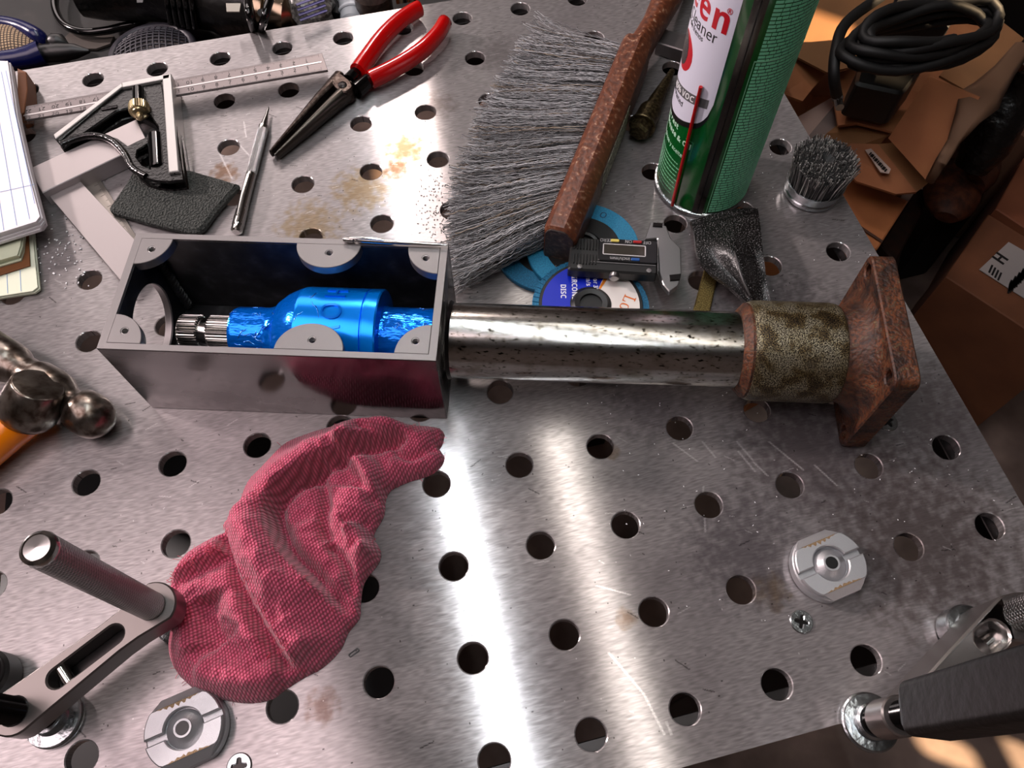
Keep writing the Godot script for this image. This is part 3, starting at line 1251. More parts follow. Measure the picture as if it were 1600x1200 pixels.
# ---------------------------------------------------------------- pliers
func pliers() -> void:
	var t := thing("needle_nose_pliers", "long needle nose pliers with glossy red dipped handles lying open", "pliers", Vector3(-0.0054, 0.0000, -0.4967))
	var red := paint(Color(0.66, 0.015, 0.02), 0.2)
	red.clearcoat_enabled = true
	red.clearcoat = 0.5
	red.clearcoat_roughness = 0.1
	var b := MB.new()
	var p := spline([Vector3(0.0059, 0.0100, -0.4951), Vector3(0.0154, 0.0095, -0.5091), Vector3(0.0304, 0.0100, -0.5287), Vector3(0.0462, 0.0100, -0.5446), Vector3(0.0601, 0.0095, -0.5549), Vector3(0.0672, 0.0090, -0.5588)], 5)
	var rr := []
	for k in p.size():
		var f := float(k) / (p.size() - 1)
		rr.append(0.0066 * (0.35 if k == p.size() - 1 else 1.0) * lerpf(1.0, 0.92, f))
	b.tube(p, rr, 16, false, Vector2(1.0, 1.15))
	part("handle", b, red, t, true)
	b = MB.new()
	p = spline([Vector3(0.0137, 0.0095, -0.4842), Vector3(0.0276, 0.0095, -0.4895), Vector3(0.0453, 0.0100, -0.4979), Vector3(0.0616, 0.0110, -0.5078), Vector3(0.0753, 0.0110, -0.5223), Vector3(0.0839, 0.0100, -0.5367)], 5)
	b.tube(p, rr, 16, false, Vector2(1.0, 1.15))
	part("handle", b, red, t, true)
	# dark tangs
	b = MB.new()
	b.tube([Vector3(0.0097, 0.0085, -0.5027), Vector3(0.0042, 0.0085, -0.4959), Vector3(-0.0021, 0.0085, -0.4872)], [0.0044, 0.0048, 0.006], 12, false, Vector2(1.0, 1.1))
	part("tang", b, M.black_gloss, t, true)
	b = MB.new()
	b.tube([Vector3(0.0189, 0.0085, -0.4870), Vector3(0.0109, 0.0085, -0.4839), Vector3(0.0013, 0.0085, -0.4762)], [0.0046, 0.0056, 0.0062], 12, false, Vector2(1.0, 1.1))
	part("tang", b, M.black_gloss, t, true)
	var jaw := mottled([[0.0, Color(0.14, 0.10, 0.09)], [0.5, Color(0.24, 0.20, 0.18)], [1.0, Color(0.40, 0.37, 0.35)]], 0.03, 30.0, 0.34, 0.9, 71)
	# jaws: half round sections that taper to the tip
	for s in [0, 1]:
		var line: Array = [[Vector3(-0.0077, 0.0075, -0.4950), Vector3(-0.0150, 0.0075, -0.4851), Vector3(-0.0269, 0.0072, -0.4734), Vector3(-0.0483, 0.0060, -0.4509), Vector3(-0.0687, 0.0045, -0.4309)], [Vector3(-0.0015, 0.0075, -0.4824), Vector3(-0.0085, 0.0078, -0.4744), Vector3(-0.0213, 0.0075, -0.4632), Vector3(-0.0437, 0.0060, -0.4443), Vector3(-0.0659, 0.0045, -0.4263)]][s]
		var w := [0.0060, 0.0064, 0.0050, 0.0034, 0.0017]
		var h := [0.0062, 0.0072, 0.0066, 0.0052, 0.0034]
		var rings := []
		for k in 5:
			var d: Vector3 = (line[mini(k + 1, 4)] - line[maxi(k - 1, 0)]).normalized()
			var x := d.cross(Vector3.UP).normalized()
			var ring := PackedVector3Array()
			for j in 14:
				var a := TAU * j / 14
				var g := Vector2(cos(a), sin(a))
				# flat towards the other jaw
				g.x = minf(g.x, 0.55) if s == 0 else maxf(g.x, -0.55)
				ring.append(line[k] + x * -g.x * w[k] + Vector3.UP * g.y * h[k])
			rings.append(ring)
		b = MB.new()
		b.loft(rings, true, true, 40.0)
		part("jaw", b, jaw if s == 0 else paint(Color(0.33, 0.31, 0.29), 0.3, 1.0), t, true)
	# pivot block with its rivet
	b = MB.new()
	var piv := soften([Vector2(-0.0080, -0.4926), Vector2(-0.0007, -0.4806), Vector2(0.0002, -0.4732), Vector2(-0.0069, -0.4686), Vector2(-0.0134, -0.4780), Vector2(-0.0157, -0.4866)], 0.003)
	b.slab(piv, 0.002, 0.0148, 0.001)
	part("pivot_block", b, jaw, t, true)
	b = MB.new()
	b.lathe([Vector2(0.0035, 0), Vector2(0.0034, 0.0006), Vector2(0.0022, 0.0011), Vector2(0, 0.0012)], 16, Transform3D(Basis(), Vector3(-0.0076, 0.0146, -0.4777)))
	part("rivet", b, M.dark_steel, t, true)
	# serrations of the gripping faces
	b = MB.new()
	for k in 24:
		var f := 0.25 + 0.7 * k / 24.0
		var q: Vector3 = Vector3(-0.0084, 0.0120, -0.4759).lerp(Vector3(-0.0663, 0.0065, -0.4263), f)
		b.box(q, Vector3(0.0022 * (1.2 - f), 0.0006, 0.0006), 0.0001, Basis(Vector3.UP, 0.9))
	part("serrations", b, M.steel, t, true)


# ---------------------------------------------------------------- squares and rules
func rule_marks(b: MB, a: Vector3, d: Vector3, up: Vector3, n: int, step: float, long_: float) -> void:
	var x := d.normalized()
	for k in n:
		var l := long_ * (1.0 if k % 10 == 0 else (0.75 if k % 5 == 0 else 0.5))
		b.box(a + x * step * k + up * l / 2, Vector3(0.00022, 0.00006, l), 0.0, Basis(x, Vector3.UP, x.cross(Vector3.UP)))


func combination_square() -> void:
	var t := thing("combination_square", "combination square with black cast head, knurled nut and long engraved steel rule", "square", Vector3(-0.1638, -0.0000, -0.4933))
	var ink := paint(Color(0.06, 0.055, 0.055), 0.6)
	var y := 0.0125
	var q := [Vector2(-0.0185, -0.5200), Vector2(-0.0165, -0.4999), Vector2(-0.2425, -0.5015), Vector2(-0.2461, -0.5161)]
	var b := MB.new()
	b.slab(q, y - 0.0022, y, 0.0002)
	var rule := part("rule", b, paint(Color(0.50, 0.47, 0.47), 0.42, 0.8), t, true)
	var r0: Vector3 = Vector3(-0.0185, 0.0125, -0.5200)
	var r1: Vector3 = Vector3(-0.2461, 0.0125, -0.5161)
	var e0: Vector3 = Vector3(-0.0165, 0.0125, -0.4999)
	var d := (r1 - r0).normalized()
	var across := (e0 - r0)
	across -= d * across.dot(d)
	b = MB.new()
	b.box((r0 + r1) / 2 + across * 0.5 + Vector3(0, 0.0001, 0), Vector3(0.0014, 0.00025, r0.distance_to(r1) * 0.985), 0.0, Basis(across.normalized(), Vector3.UP, d))
	part("groove", b, paint(Color(0.72, 0.70, 0.70), 0.3, 0.9), rule)
	b = MB.new()
	var up := Vector3(0, 0.00005, 0)
	rule_marks(b, r0 + d * 0.003 + up, d, across.normalized(), 226, 0.001, 0.0042)
	rule_marks(b, r0 + across + d * 0.003 + up, d, -across.normalized(), 226, 0.001, 0.0042)
	part("graduations", b, ink, rule).set_meta("kind", "stuff")
	b = MB.new()
	for k in range(1, 23):
		for row in 2:
			var c := r0 + d * (0.003 + 0.01 * k) + across * (0.30 if row == 0 else 0.70) + Vector3(0, 0.0001, 0)
			# the numbers read from the far side
			var place := func(p: Vector3) -> Vector3: return c + d * p.x + across.normalized() * p.y * 1.0 + Vector3(0, p.z * 0.3, 0) if row == 0 else c - d * p.x - across.normalized() * p.y + Vector3(0, p.z * 0.3, 0)
			letters(b, str(k), 0.0034, place, "Droid Sans", false, 0.0002, HORIZONTAL_ALIGNMENT_CENTER)
	part("numbers", b, ink, rule)
	# cast head
	var o := [Vector2(-0.1701, -0.5160), Vector2(-0.1348, -0.5172), Vector2(-0.1283, -0.4073), Vector2(-0.1331, -0.4079), Vector2(-0.1392, -0.4082), Vector2(-0.1488, -0.4118), Vector2(-0.1566, -0.4168), Vector2(-0.1618, -0.4242), Vector2(-0.1648, -0.4337), Vector2(-0.1705, -0.4478), Vector2(-0.1758, -0.4556), Vector2(-0.1817, -0.4609), Vector2(-0.1885, -0.4646), Vector2(-0.1976, -0.4669), Vector2(-0.2056, -0.4650), Vector2(-0.2127, -0.4603), Vector2(-0.2189, -0.4722)]
	var h1 := [Vector2(-0.1597, -0.4445), Vector2(-0.1529, -0.4485), Vector2(-0.1512, -0.4241), Vector2(-0.1564, -0.4285), Vector2(-0.1607, -0.4377)]
	var h2 := [Vector2(-0.1985, -0.4704), Vector2(-0.1749, -0.4886), Vector2(-0.1623, -0.4902), Vector2(-0.1504, -0.4783), Vector2(-0.1448, -0.4648), Vector2(-0.1445, -0.4575), Vector2(-0.1532, -0.4564), Vector2(-0.1605, -0.4537), Vector2(-0.1668, -0.4507), Vector2(-0.1740, -0.4603), Vector2(-0.1840, -0.4674)]
	b = MB.new()
	b.slab(o, 0.001, 0.0085, 0.0008, Transform3D(), [h1, h2])
	b.slab(o, 0.0142, 0.0172, 0.0008, Transform3D(), [h1, h2])
	var cast := triplanar(bump(paint(Color(0.018, 0.018, 0.019), 0.22), M.soft, 0.02), 60.0)
	part("head", b, cast, t, true)
	# raised ribs of the casting
	b = MB.new()
	for s in [[Vector3(-0.2154, 0.0165, -0.4671), Vector3(-0.1708, 0.0165, -0.5115)], [Vector3(-0.1398, 0.0165, -0.5152), Vector3(-0.1330, 0.0165, -0.4148)], [Vector3(-0.1848, 0.0165, -0.4928), Vector3(-0.1737, 0.0165, -0.4927)]]:
		b.tube(s, 0.0022, 8)
	b.tube(spline([Vector3(-0.2134, 0.0168, -0.4637), Vector3(-0.2004, 0.0168, -0.4676), Vector3(-0.1891, 0.0168, -0.4667), Vector3(-0.1777, 0.0168, -0.4586), Vector3(-0.1688, 0.0168, -0.4435), Vector3(-0.1636, 0.0168, -0.4283), Vector3(-0.1544, 0.0168, -0.4174)], 5), 0.0026, 8)
	part("rib", b, cast, t, true)
	# ground faces
	var ground := paint(Color(0.74, 0.73, 0.72), 0.4, 0.6)
	b = MB.new()
	b.slab([Vector2(-0.2178, -0.4725), Vector2(-0.1692, -0.5155), Vector2(-0.1688, -0.5111), Vector2(-0.2163, -0.4675)], 0.0, 0.0195, 0.0004)
	part("mitre_face", b, ground, t, true)
	b = MB.new()
	b.slab([Vector2(-0.1692, -0.5155), Vector2(-0.1335, -0.5166), Vector2(-0.1342, -0.5117), Vector2(-0.1688, -0.5104)], 0.0, 0.0195, 0.0004)
	part("top_face", b, ground, t, true)
	b = MB.new()
	b.slab([Vector2(-0.1393, -0.5159), Vector2(-0.1326, -0.5163), Vector2(-0.1307, -0.4145), Vector2(-0.1378, -0.4150)], 0.0, 0.0195, 0.0006)
	part("square_face", b, ground, t, true)
	# lock nut
	var a0: Vector3 = Vector3(-0.1575, 0.0190, -0.5066)
	var a1: Vector3 = Vector3(-0.1567, 0.0190, -0.4654)
	var ax := (a1 - a0).normalized()
	b = MB.new()
	b.lathe([Vector2(0, 0), Vector2(0.0040, 0.0006), Vector2(0.0042, 0.002), Vector2(0.0042, 0.02), Vector2(0, 0.0205)], 20, along(a0, ax))
	part("nut_barrel", b, M.black_gloss, t, true)
	b = MB.new()
	var rings := []
	for s in [[0.0182, 0.0066], [0.0190, 0.0074], [0.0255, 0.0074], [0.0262, 0.0068]]:
		var ring := PackedVector3Array()
		for k in 60:
			var a := TAU * k / 60
			ring.append(along(a0, ax) * Vector3(sin(a) * (s[1] - 0.0004 * (k % 2)), s[0], cos(a) * (s[1] - 0.0004 * (k % 2))))
		rings.append(ring)
	b.loft(rings, true, true, 20.0)
	part("knurled_nut", b, M.brass, t, true)
	b = MB.new()
	b.lathe([Vector2(0.0055, 0.0258), Vector2(0.005, 0.0275), Vector2(0.0026, 0.0285), Vector2(0.0025, 0.0322), Vector2(0.0018, 0.0330), Vector2(0, 0.0331)], 20, along(a0, ax))
	part("nut_stud", b, M.brass, t, true)
	# level vial barrel and scriber
	b = MB.new()
	b.lathe([Vector2(0, 0), Vector2(0.0058, 0.0003), Vector2(0.0062, 0.0015), Vector2(0.0062, 0.0325), Vector2(0.0055, 0.0335), Vector2(0, 0.0336)], 24, along(Vector3(-0.1477, 0.0135, -0.4591), Vector3(-0.1465, 0.0135, -0.4186) - Vector3(-0.1477, 0.0135, -0.4591)))
	part("vial_barrel", b, M.black_gloss, t, true)
	b = MB.new()
	b.lathe([Vector2(0, 0), Vector2(0.0022, 0.0004), Vector2(0.0028, 0.0022), Vector2(0.0022, 0.0042), Vector2(0, 0.0048)], 16, along(Vector3(-0.1380, 0.0130, -0.4225), Vector3(-0.1378, 0.0130, -0.4169) - Vector3(-0.1380, 0.0130, -0.4225)))
	part("scriber_knob", b, paint(Color(0.75, 0.5, 0.2), 0.3, 1.0), t, true)


func try_square() -> void:
	var t := thing("try_square", "engineer's try square with a thick steel stock and flat blade under the black square head", "square", Vector3(-0.2061, 0.0000, -0.4568))
	var st := paint(Color(0.66, 0.63, 0.63), 0.36, 0.7)
	var b := MB.new()
	b.slab([Vector2(-0.2368, -0.4493), Vector2(-0.2269, -0.4234), Vector2(-0.1537, -0.4547), Vector2(-0.1616, -0.4807)], 0.0, 0.0135, 0.0005)
	part("stock", b, st, t, true)
	b = MB.new()
	b.slab([Vector2(-0.2274, -0.4293), Vector2(-0.2096, -0.4434), Vector2(-0.1642, -0.3665), Vector2(-0.1587, -0.3430), Vector2(-0.1714, -0.3290)], 0.0055, 0.008, 0.0002)
	part("blade", b, st, t, true)
	t = thing("steel_rule", "narrow steel rule marked 4 and 5 under the try square beside the grey pad", "ruler", Vector3(-0.1921, 0.0000, -0.4216))
	b = MB.new()
	b.slab([Vector2(-0.2188, -0.4567), Vector2(-0.2005, -0.4573), Vector2(-0.1650, -0.3716), Vector2(-0.1694, -0.3613), Vector2(-0.1758, -0.3657)], 0.0003, 0.0018, 0.0002)
	var rl := part("blade", b, paint(Color(0.66, 0.63, 0.6), 0.35, 0.85), t, true)
	var a: Vector3 = Vector3(-0.2006, 0.0019, -0.4574)
	var e: Vector3 = Vector3(-0.1658, 0.0019, -0.3736)
	var d := (e - a).normalized()
	var side := Vector3.UP.cross(d)
	if side.x > 0:
		side = -side
	b = MB.new()
	rule_marks(b, a, d, side, 80, 0.0012, 0.006)
	part("graduations", b, M.black, rl).set_meta("kind", "stuff")
	b = MB.new()
	for k in [[4, Vector3(-0.1969, 0.0020, -0.4192)], [5, Vector3(-0.1870, 0.0020, -0.3969)]]:
		var c: Vector3 = k[1]
		var place := func(p: Vector3) -> Vector3: return c + d * p.y * -1.0 - side * p.x * -1.0 + Vector3(0, p.z * 0.3, 0)
		letters(b, str(k[0]), 0.005, place, "Droid Sans", false, 0.0002, HORIZONTAL_ALIGNMENT_CENTER)
	part("numbers", b, M.black, rl)


func flat_tools() -> void:
	# scouring pad
	var q := spline([Vector2(-0.1654, -0.4375), Vector2(-0.1508, -0.4383), Vector2(-0.1372, -0.4330), Vector2(-0.1172, -0.4204), Vector2(-0.0971, -0.4066), Vector2(-0.0951, -0.4024), Vector2(-0.1102, -0.3849), Vector2(-0.1239, -0.3684), Vector2(-0.1394, -0.3745), Vector2(-0.1544, -0.3829), Vector2(-0.1695, -0.3926), Vector2(-0.1839, -0.4027), Vector2(-0.1804, -0.4120), Vector2(-0.1737, -0.4238)], 4, true)
	var c := mid(q)
	var pts := []
	for w in q:
		pts.append(w - Vector2(c.x, c.z))
	var b := MB.new()
	var im := noise(256, 256, 0.12, 81, 3)
	var m := paint(Color(0.9, 0.9, 0.9), 0.95)
	m.albedo_texture = tex(ramp(im.duplicate(), [[0.0, Color(0.13, 0.14, 0.13)], [0.5, Color(0.24, 0.25, 0.24)], [1.0, Color(0.36, 0.37, 0.35)]]))
	bump(triplanar(m, 16.0), tex(im), 0.25)
	b.slab(pts, 0.0006, 0.0075, 0.002)
	var pad := single("scouring_pad", b, m, "rough dark grey scouring pad lying under the combination square", "pad")
	pad.position = c
	b = MB.new()
	for k in 500:
		var e: Vector2 = pts[k % pts.size()]
		var f := sqrt(rng.randf())
		var s := Vector3(e.x * f, 0.0074 if f < 0.9 else rng.randf_range(0.001, 0.007), e.y * f)
		var dd := Vector3(rng.randf_range(-1, 1), rng.randf_range(0.0, 0.5), rng.randf_range(-1, 1)) * 0.0016
		b.tube([s, s + dd * 0.6 + Vector3(0, 0.0005, 0), s + dd], 0.00009, 3)
	part("fuzz", b, m, pad).set_meta("kind", "stuff")
	# scriber pen
	var p0: Vector3 = Vector3(-0.0660, 0.0045, -0.4806)
	var p1: Vector3 = Vector3(-0.0994, 0.0045, -0.3629)
	var ax := (p1 - p0).normalized()
	var L := p0.distance_to(p1)
	var xf := along(p0, ax)
	var t := thing("pocket_scriber", "silver pen shaped scriber with knurled grip lying left of the pliers", "scriber", Vector3(p0.x, 0, p0.z).lerp(Vector3(p1.x, 0, p1.z), 0.5))
	b = MB.new()
	b.lathe([Vector2(0, 0), Vector2(0.0009, 0.003), Vector2(0.0012, 0.009), Vector2(0.0030, 0.021), Vector2(0.0036, 0.0215), Vector2(0.0036, 0.025)], 24, xf)
	part("tip", b, M.bright, t, true)
	b = MB.new()
	var kn := knurl(0.86, 0.22, 0.8, 14.0, 60.0)
	b.lathe([Vector2(0.0036, 0.0248), Vector2(0.0039, 0.026), Vector2(0.0039, 0.068), Vector2(0.0036, 0.069)], 32, xf)
	part("knurled_grip", b, kn, t, true)
	b = MB.new()
	b.lathe([Vector2(0.0034, 0.069), Vector2(0.0037, 0.0695), Vector2(0.0038, L - 0.022), Vector2(0.0034, L - 0.0215), Vector2(0.0034, L - 0.0195), Vector2(0.0041, L - 0.019), Vector2(0.0042, L - 0.006), Vector2(0.0036, L - 0.005), Vector2(0.0040, L - 0.004), Vector2(0.0040, L - 0.001), Vector2(0.0028, L), Vector2(0, L)], 24, xf)
	part("barrel", b, M.bright, t, true)
	b = MB.new()
	b.tube([xf * Vector3(0, L - 0.012, 0) + Vector3(0, 0.0042, 0), xf * Vector3(0, L - 0.03, 0) + Vector3(0, 0.0052, 0), xf * Vector3(0, L - 0.05, 0) + Vector3(0, 0.0040, 0)], 0.0011, 8, false, Vector2(1.4, 0.5))
	part("clip", b, M.bright, t, true)
	# thin rod on the back rim of the box
	t = thing("thin_scriber", "thin steel scriber rod resting on the back rim of the open box", "scriber", Vector3(0.0057, 0.0720, -0.2730))
	var a0: Vector3 = Vector3(-0.0223, 0.0739, -0.2803)
	var a1: Vector3 = Vector3(0.0352, 0.0739, -0.2617)
	var l2 := a0.distance_to(a1)
	xf = along(a0, a1 - a0)
	b = MB.new()
	b.lathe([Vector2(0, 0), Vector2(0.0012, 0.0002), Vector2(0.0016, 0.001), Vector2(0.0016, 0.006), Vector2(0.0010, 0.0066), Vector2(0.0010, 0.008), Vector2(0.0016, 0.0088), Vector2(0.0016, 0.028), Vector2(0.0011, 0.03), Vector2(0.0010, l2 - 0.008), Vector2(0.0004, l2)], 14, xf)
	part("rod", b, M.bright, t, true)
	b = MB.new()
	b.tube([xf * Vector3(0, 0.004, 0) + Vector3(0, 0.0017, 0), xf * Vector3(0, 0.012, 0) + Vector3(0, 0.0026, 0), xf * Vector3(0, 0.024, 0) + Vector3(0, 0.0017, 0)], 0.0006, 6, false, Vector2(1.6, 0.5))
	part("clip", b, M.bright, t, true)


# a metal whose surface is cut crosswise; u runs round the bar, v along it in metres
func knurl(grey: float, rough: float, metal: float, round_: float, per_metre: float) -> StandardMaterial3D:
	var im := Image.create(32, 32, false, Image.FORMAT_L8)
	for j in 32:
		for i in 32:
			var a := absf(fposmod((i + j) / 32.0, 1.0) - 0.5) * 2.0
			var e := absf(fposmod((i - j) / 32.0, 1.0) - 0.5) * 2.0
			im.set_pixel(i, j, Color(1, 1, 1) * minf(a, e))
	var m := paint(Color(grey, grey, grey), rough, metal)
	bump(m, tex(im), 0.08)
	m.uv1_scale = Vector3(round_, per_metre * 10.0, 1)
	return m


# ---------------------------------------------------------------- hammer
func hammer() -> void:
	var t := thing("ball_peen_hammer", "worn ball peen hammer head with yellow handle at the left edge of the table", "hammer", Vector3(-0.2219, 0.0000, -0.2546))
	var worn := mottled([[0.0, Color(0.20, 0.15, 0.12)], [0.3, Color(0.34, 0.30, 0.27)], [0.5, Color(0.46, 0.43, 0.40)], [1.0, Color(0.58, 0.56, 0.53)]], 0.03, 14.0, 0.28, 0.95, 91, 0.015)
	var ball: Vector3 = Vector3(-0.1909, 0.0138, -0.2357)
	var face: Vector3 = Vector3(-0.2611, 0.0200, -0.3042)
	var ax := face - ball
	var L := ax.length()
	var xf := along(ball, ax)
	var b := MB.new()
	var pr := []
	for k in 9:
		var a := PI / 2 * k / 8.0
		pr.append(Vector2(sin(a) * 0.0136, -cos(a) * 0.0136))
	pr += [Vector2(0.0136, 0.005), Vector2(0.0130, 0.009), Vector2(0.0098, 0.0115), Vector2(0.0088, 0.015), Vector2(0.0092, 0.019), Vector2(0.0128, 0.026), Vector2(0.0136, 0.034), Vector2(0.0130, 0.044), Vector2(0.0108, 0.050), Vector2(0.0106, 0.057), Vector2(0.0128, 0.062), Vector2(0.0136, 0.067), Vector2(0.0136, L), Vector2(0.014, L + 0.001), Vector2(0, L + 0.001)]
	b.lathe(pr, 40, xf, 60.0)
	part("head", b, worn, t, true)
	# eye: the handle runs from its far mouth down to the lower left
	var top: Vector3 = Vector3(-0.2114, 0.0340, -0.2519)
	var low: Vector3 = Vector3(-0.2286, 0.0145, -0.2425)
	var hx := (low - top).normalized()
	b = MB.new()
	var ex := along(top, hx)
	b.lathe([Vector2(0, -0.0004), Vector2(0.0128, 0.0), Vector2(0.0142, 0.0012), Vector2(0.0152, 0.006), Vector2(0.0166, 0.014), Vector2(0.0164, 0.022), Vector2(0.0146, 0.0265), Vector2(0.0120, 0.0275), Vector2(0, 0.0275)], 36, ex, 50.0)
	part("eye", b, worn, t, true)
	var end: Vector3 = Vector3(-0.2673, 0.0125, -0.2154)
	b = MB.new()
	var p := [top.lerp(low, 0.75), low, low.lerp(end, 0.25), low.lerp(end, 0.6), end]
	b.tube(p, [0.0118, 0.0125, 0.0118, 0.0120, 0.0125], 20, false, Vector2(0.86, 0.98))
	var yellow := paint(Color(0.86, 0.47, 0.015), 0.22)
	part("handle", b, yellow, t, true)


# ---------------------------------------------------------------- paper pads
func paper_pad(called: String, label: String, q: Array, y0: float, y1: float, sheets: int, color: Color, lines: Array) -> void:
	var c := mid(q, y0)
	var pts := []
	for w in q:
		pts.append(w - Vector2(c.x, c.z))
	var t := thing(called, label, "notepad", c)
	var m := paint(color, 0.8)
	for k in sheets:
		var b := MB.new()
		var d := Vector2(rng.randf_range(-1, 1), rng.randf_range(-1, 1)) * 0.0012 * (0.0 if k == sheets - 1 else 1.0)
		var sh := []
		for w in pts:
			sh.append(w + d)
		var h := (y1 - y0) / sheets
		b.slab(sh, h * k, h * (k + 0.96), 0.00012)
		part("page_block" if k < sheets - 1 else "top_sheet", b, m, t)
	if lines.size():
		var b := MB.new()
		for l in lines:
			var a: Vector3 = l[0]
			var e: Vector3 = l[1]
			b.box((a + e) / 2 - c, Vector3(0.0003, 0.00005, a.distance_to(e)), 0.0, Basis.looking_at(e - a, Vector3.UP))
		part("ruled_lines", b, paint(Color(0.42, 0.55, 0.75), 0.8), t)


func notepads() -> void:
	paper_pad("paper_pad", "white stapled pad with folded brown cover at the bottom of the left paper stack", [Vector2(-0.2882, -0.3922), Vector2(-0.2381, -0.4067), Vector2(-0.2313, -0.3479), Vector2(-0.2345, -0.3455), Vector2(-0.2843, -0.3479)], 0.0003, 0.005, 3, Color(0.78, 0.80, 0.72), [[Vector3(-0.2552, 0.0051, -0.4001), Vector3(-0.2504, 0.0051, -0.3476)], [Vector3(-0.2468, 0.0051, -0.4021), Vector3(-0.2418, 0.0051, -0.3470)]])
	var b := MB.new()
	b.slab([Vector2(-0.2863, -0.3845), Vector2(-0.2392, -0.3971), Vector2(-0.2365, -0.3666), Vector2(-0.2840, -0.3585)], 0.0051, 0.0062, 0.0002)
	single("brown_card", b, paint(Color(0.42, 0.24, 0.08), 0.7), "brown card cover sticking out between the white paper pads", "card")
	paper_pad("paper_pad", "small yellowed paper pad on the brown card under the lined top pad", [Vector2(-0.2838, -0.3911), Vector2(-0.2400, -0.3989), Vector2(-0.2403, -0.3802), Vector2(-0.2419, -0.3723), Vector2(-0.2817, -0.3670)], 0.0064, 0.012, 4, Color(0.76, 0.78, 0.68), [])
	b = MB.new()
	b.slab([Vector2(-0.2795, -0.3965), Vector2(-0.2374, -0.4008), Vector2(-0.2374, -0.3916), Vector2(-0.2498, -0.3891), Vector2(-0.2580, -0.3866), Vector2(-0.2786, -0.3851)], 0.0122, 0.0128, 0.0001)
	single("torn_sheet", b, paint(Color(0.82, 0.79, 0.80), 0.8), "torn white sheet with a ragged edge under the lined top pad", "paper")
	b = MB.new()
	b.slab([Vector2(-0.2509, -0.5594), Vector2(-0.2439, -0.5532), Vector2(-0.2419, -0.5324), Vector2(-0.2434, -0.5083), Vector2(-0.2478, -0.5060)], 0.0, 0.014, 0.0005)
	single("leather_scrap", b, paint(Color(0.40, 0.22, 0.09), 0.6), "brown leather scrap behind the edge of the lined paper pad", "scrap")
	paper_pad("paper_pad", "large lined white paper pad on top of the stack at the left edge", [Vector2(-0.3011, -0.5700), Vector2(-0.2522, -0.5554), Vector2(-0.2431, -0.4936), Vector2(-0.2313, -0.4346), Vector2(-0.2217, -0.3911), Vector2(-0.2240, -0.3872), Vector2(-0.2825, -0.3765)], 0.013, 0.024, 5, Color(0.84, 0.82, 0.84), [[Vector3(-0.2561, 0.0241, -0.5439), Vector3(-0.2283, 0.0241, -0.3904)], [Vector3(-0.2637, 0.0241, -0.5458), Vector3(-0.2363, 0.0241, -0.3868)], [Vector3(-0.2712, 0.0241, -0.5477), Vector3(-0.2444, 0.0241, -0.3843)], [Vector3(-0.2491, 0.0241, -0.4198), Vector3(-0.2263, 0.0241, -0.4212)], [Vector3(-0.2529, 0.0241, -0.5445), Vector3(-0.2255, 0.0241, -0.4034)]])


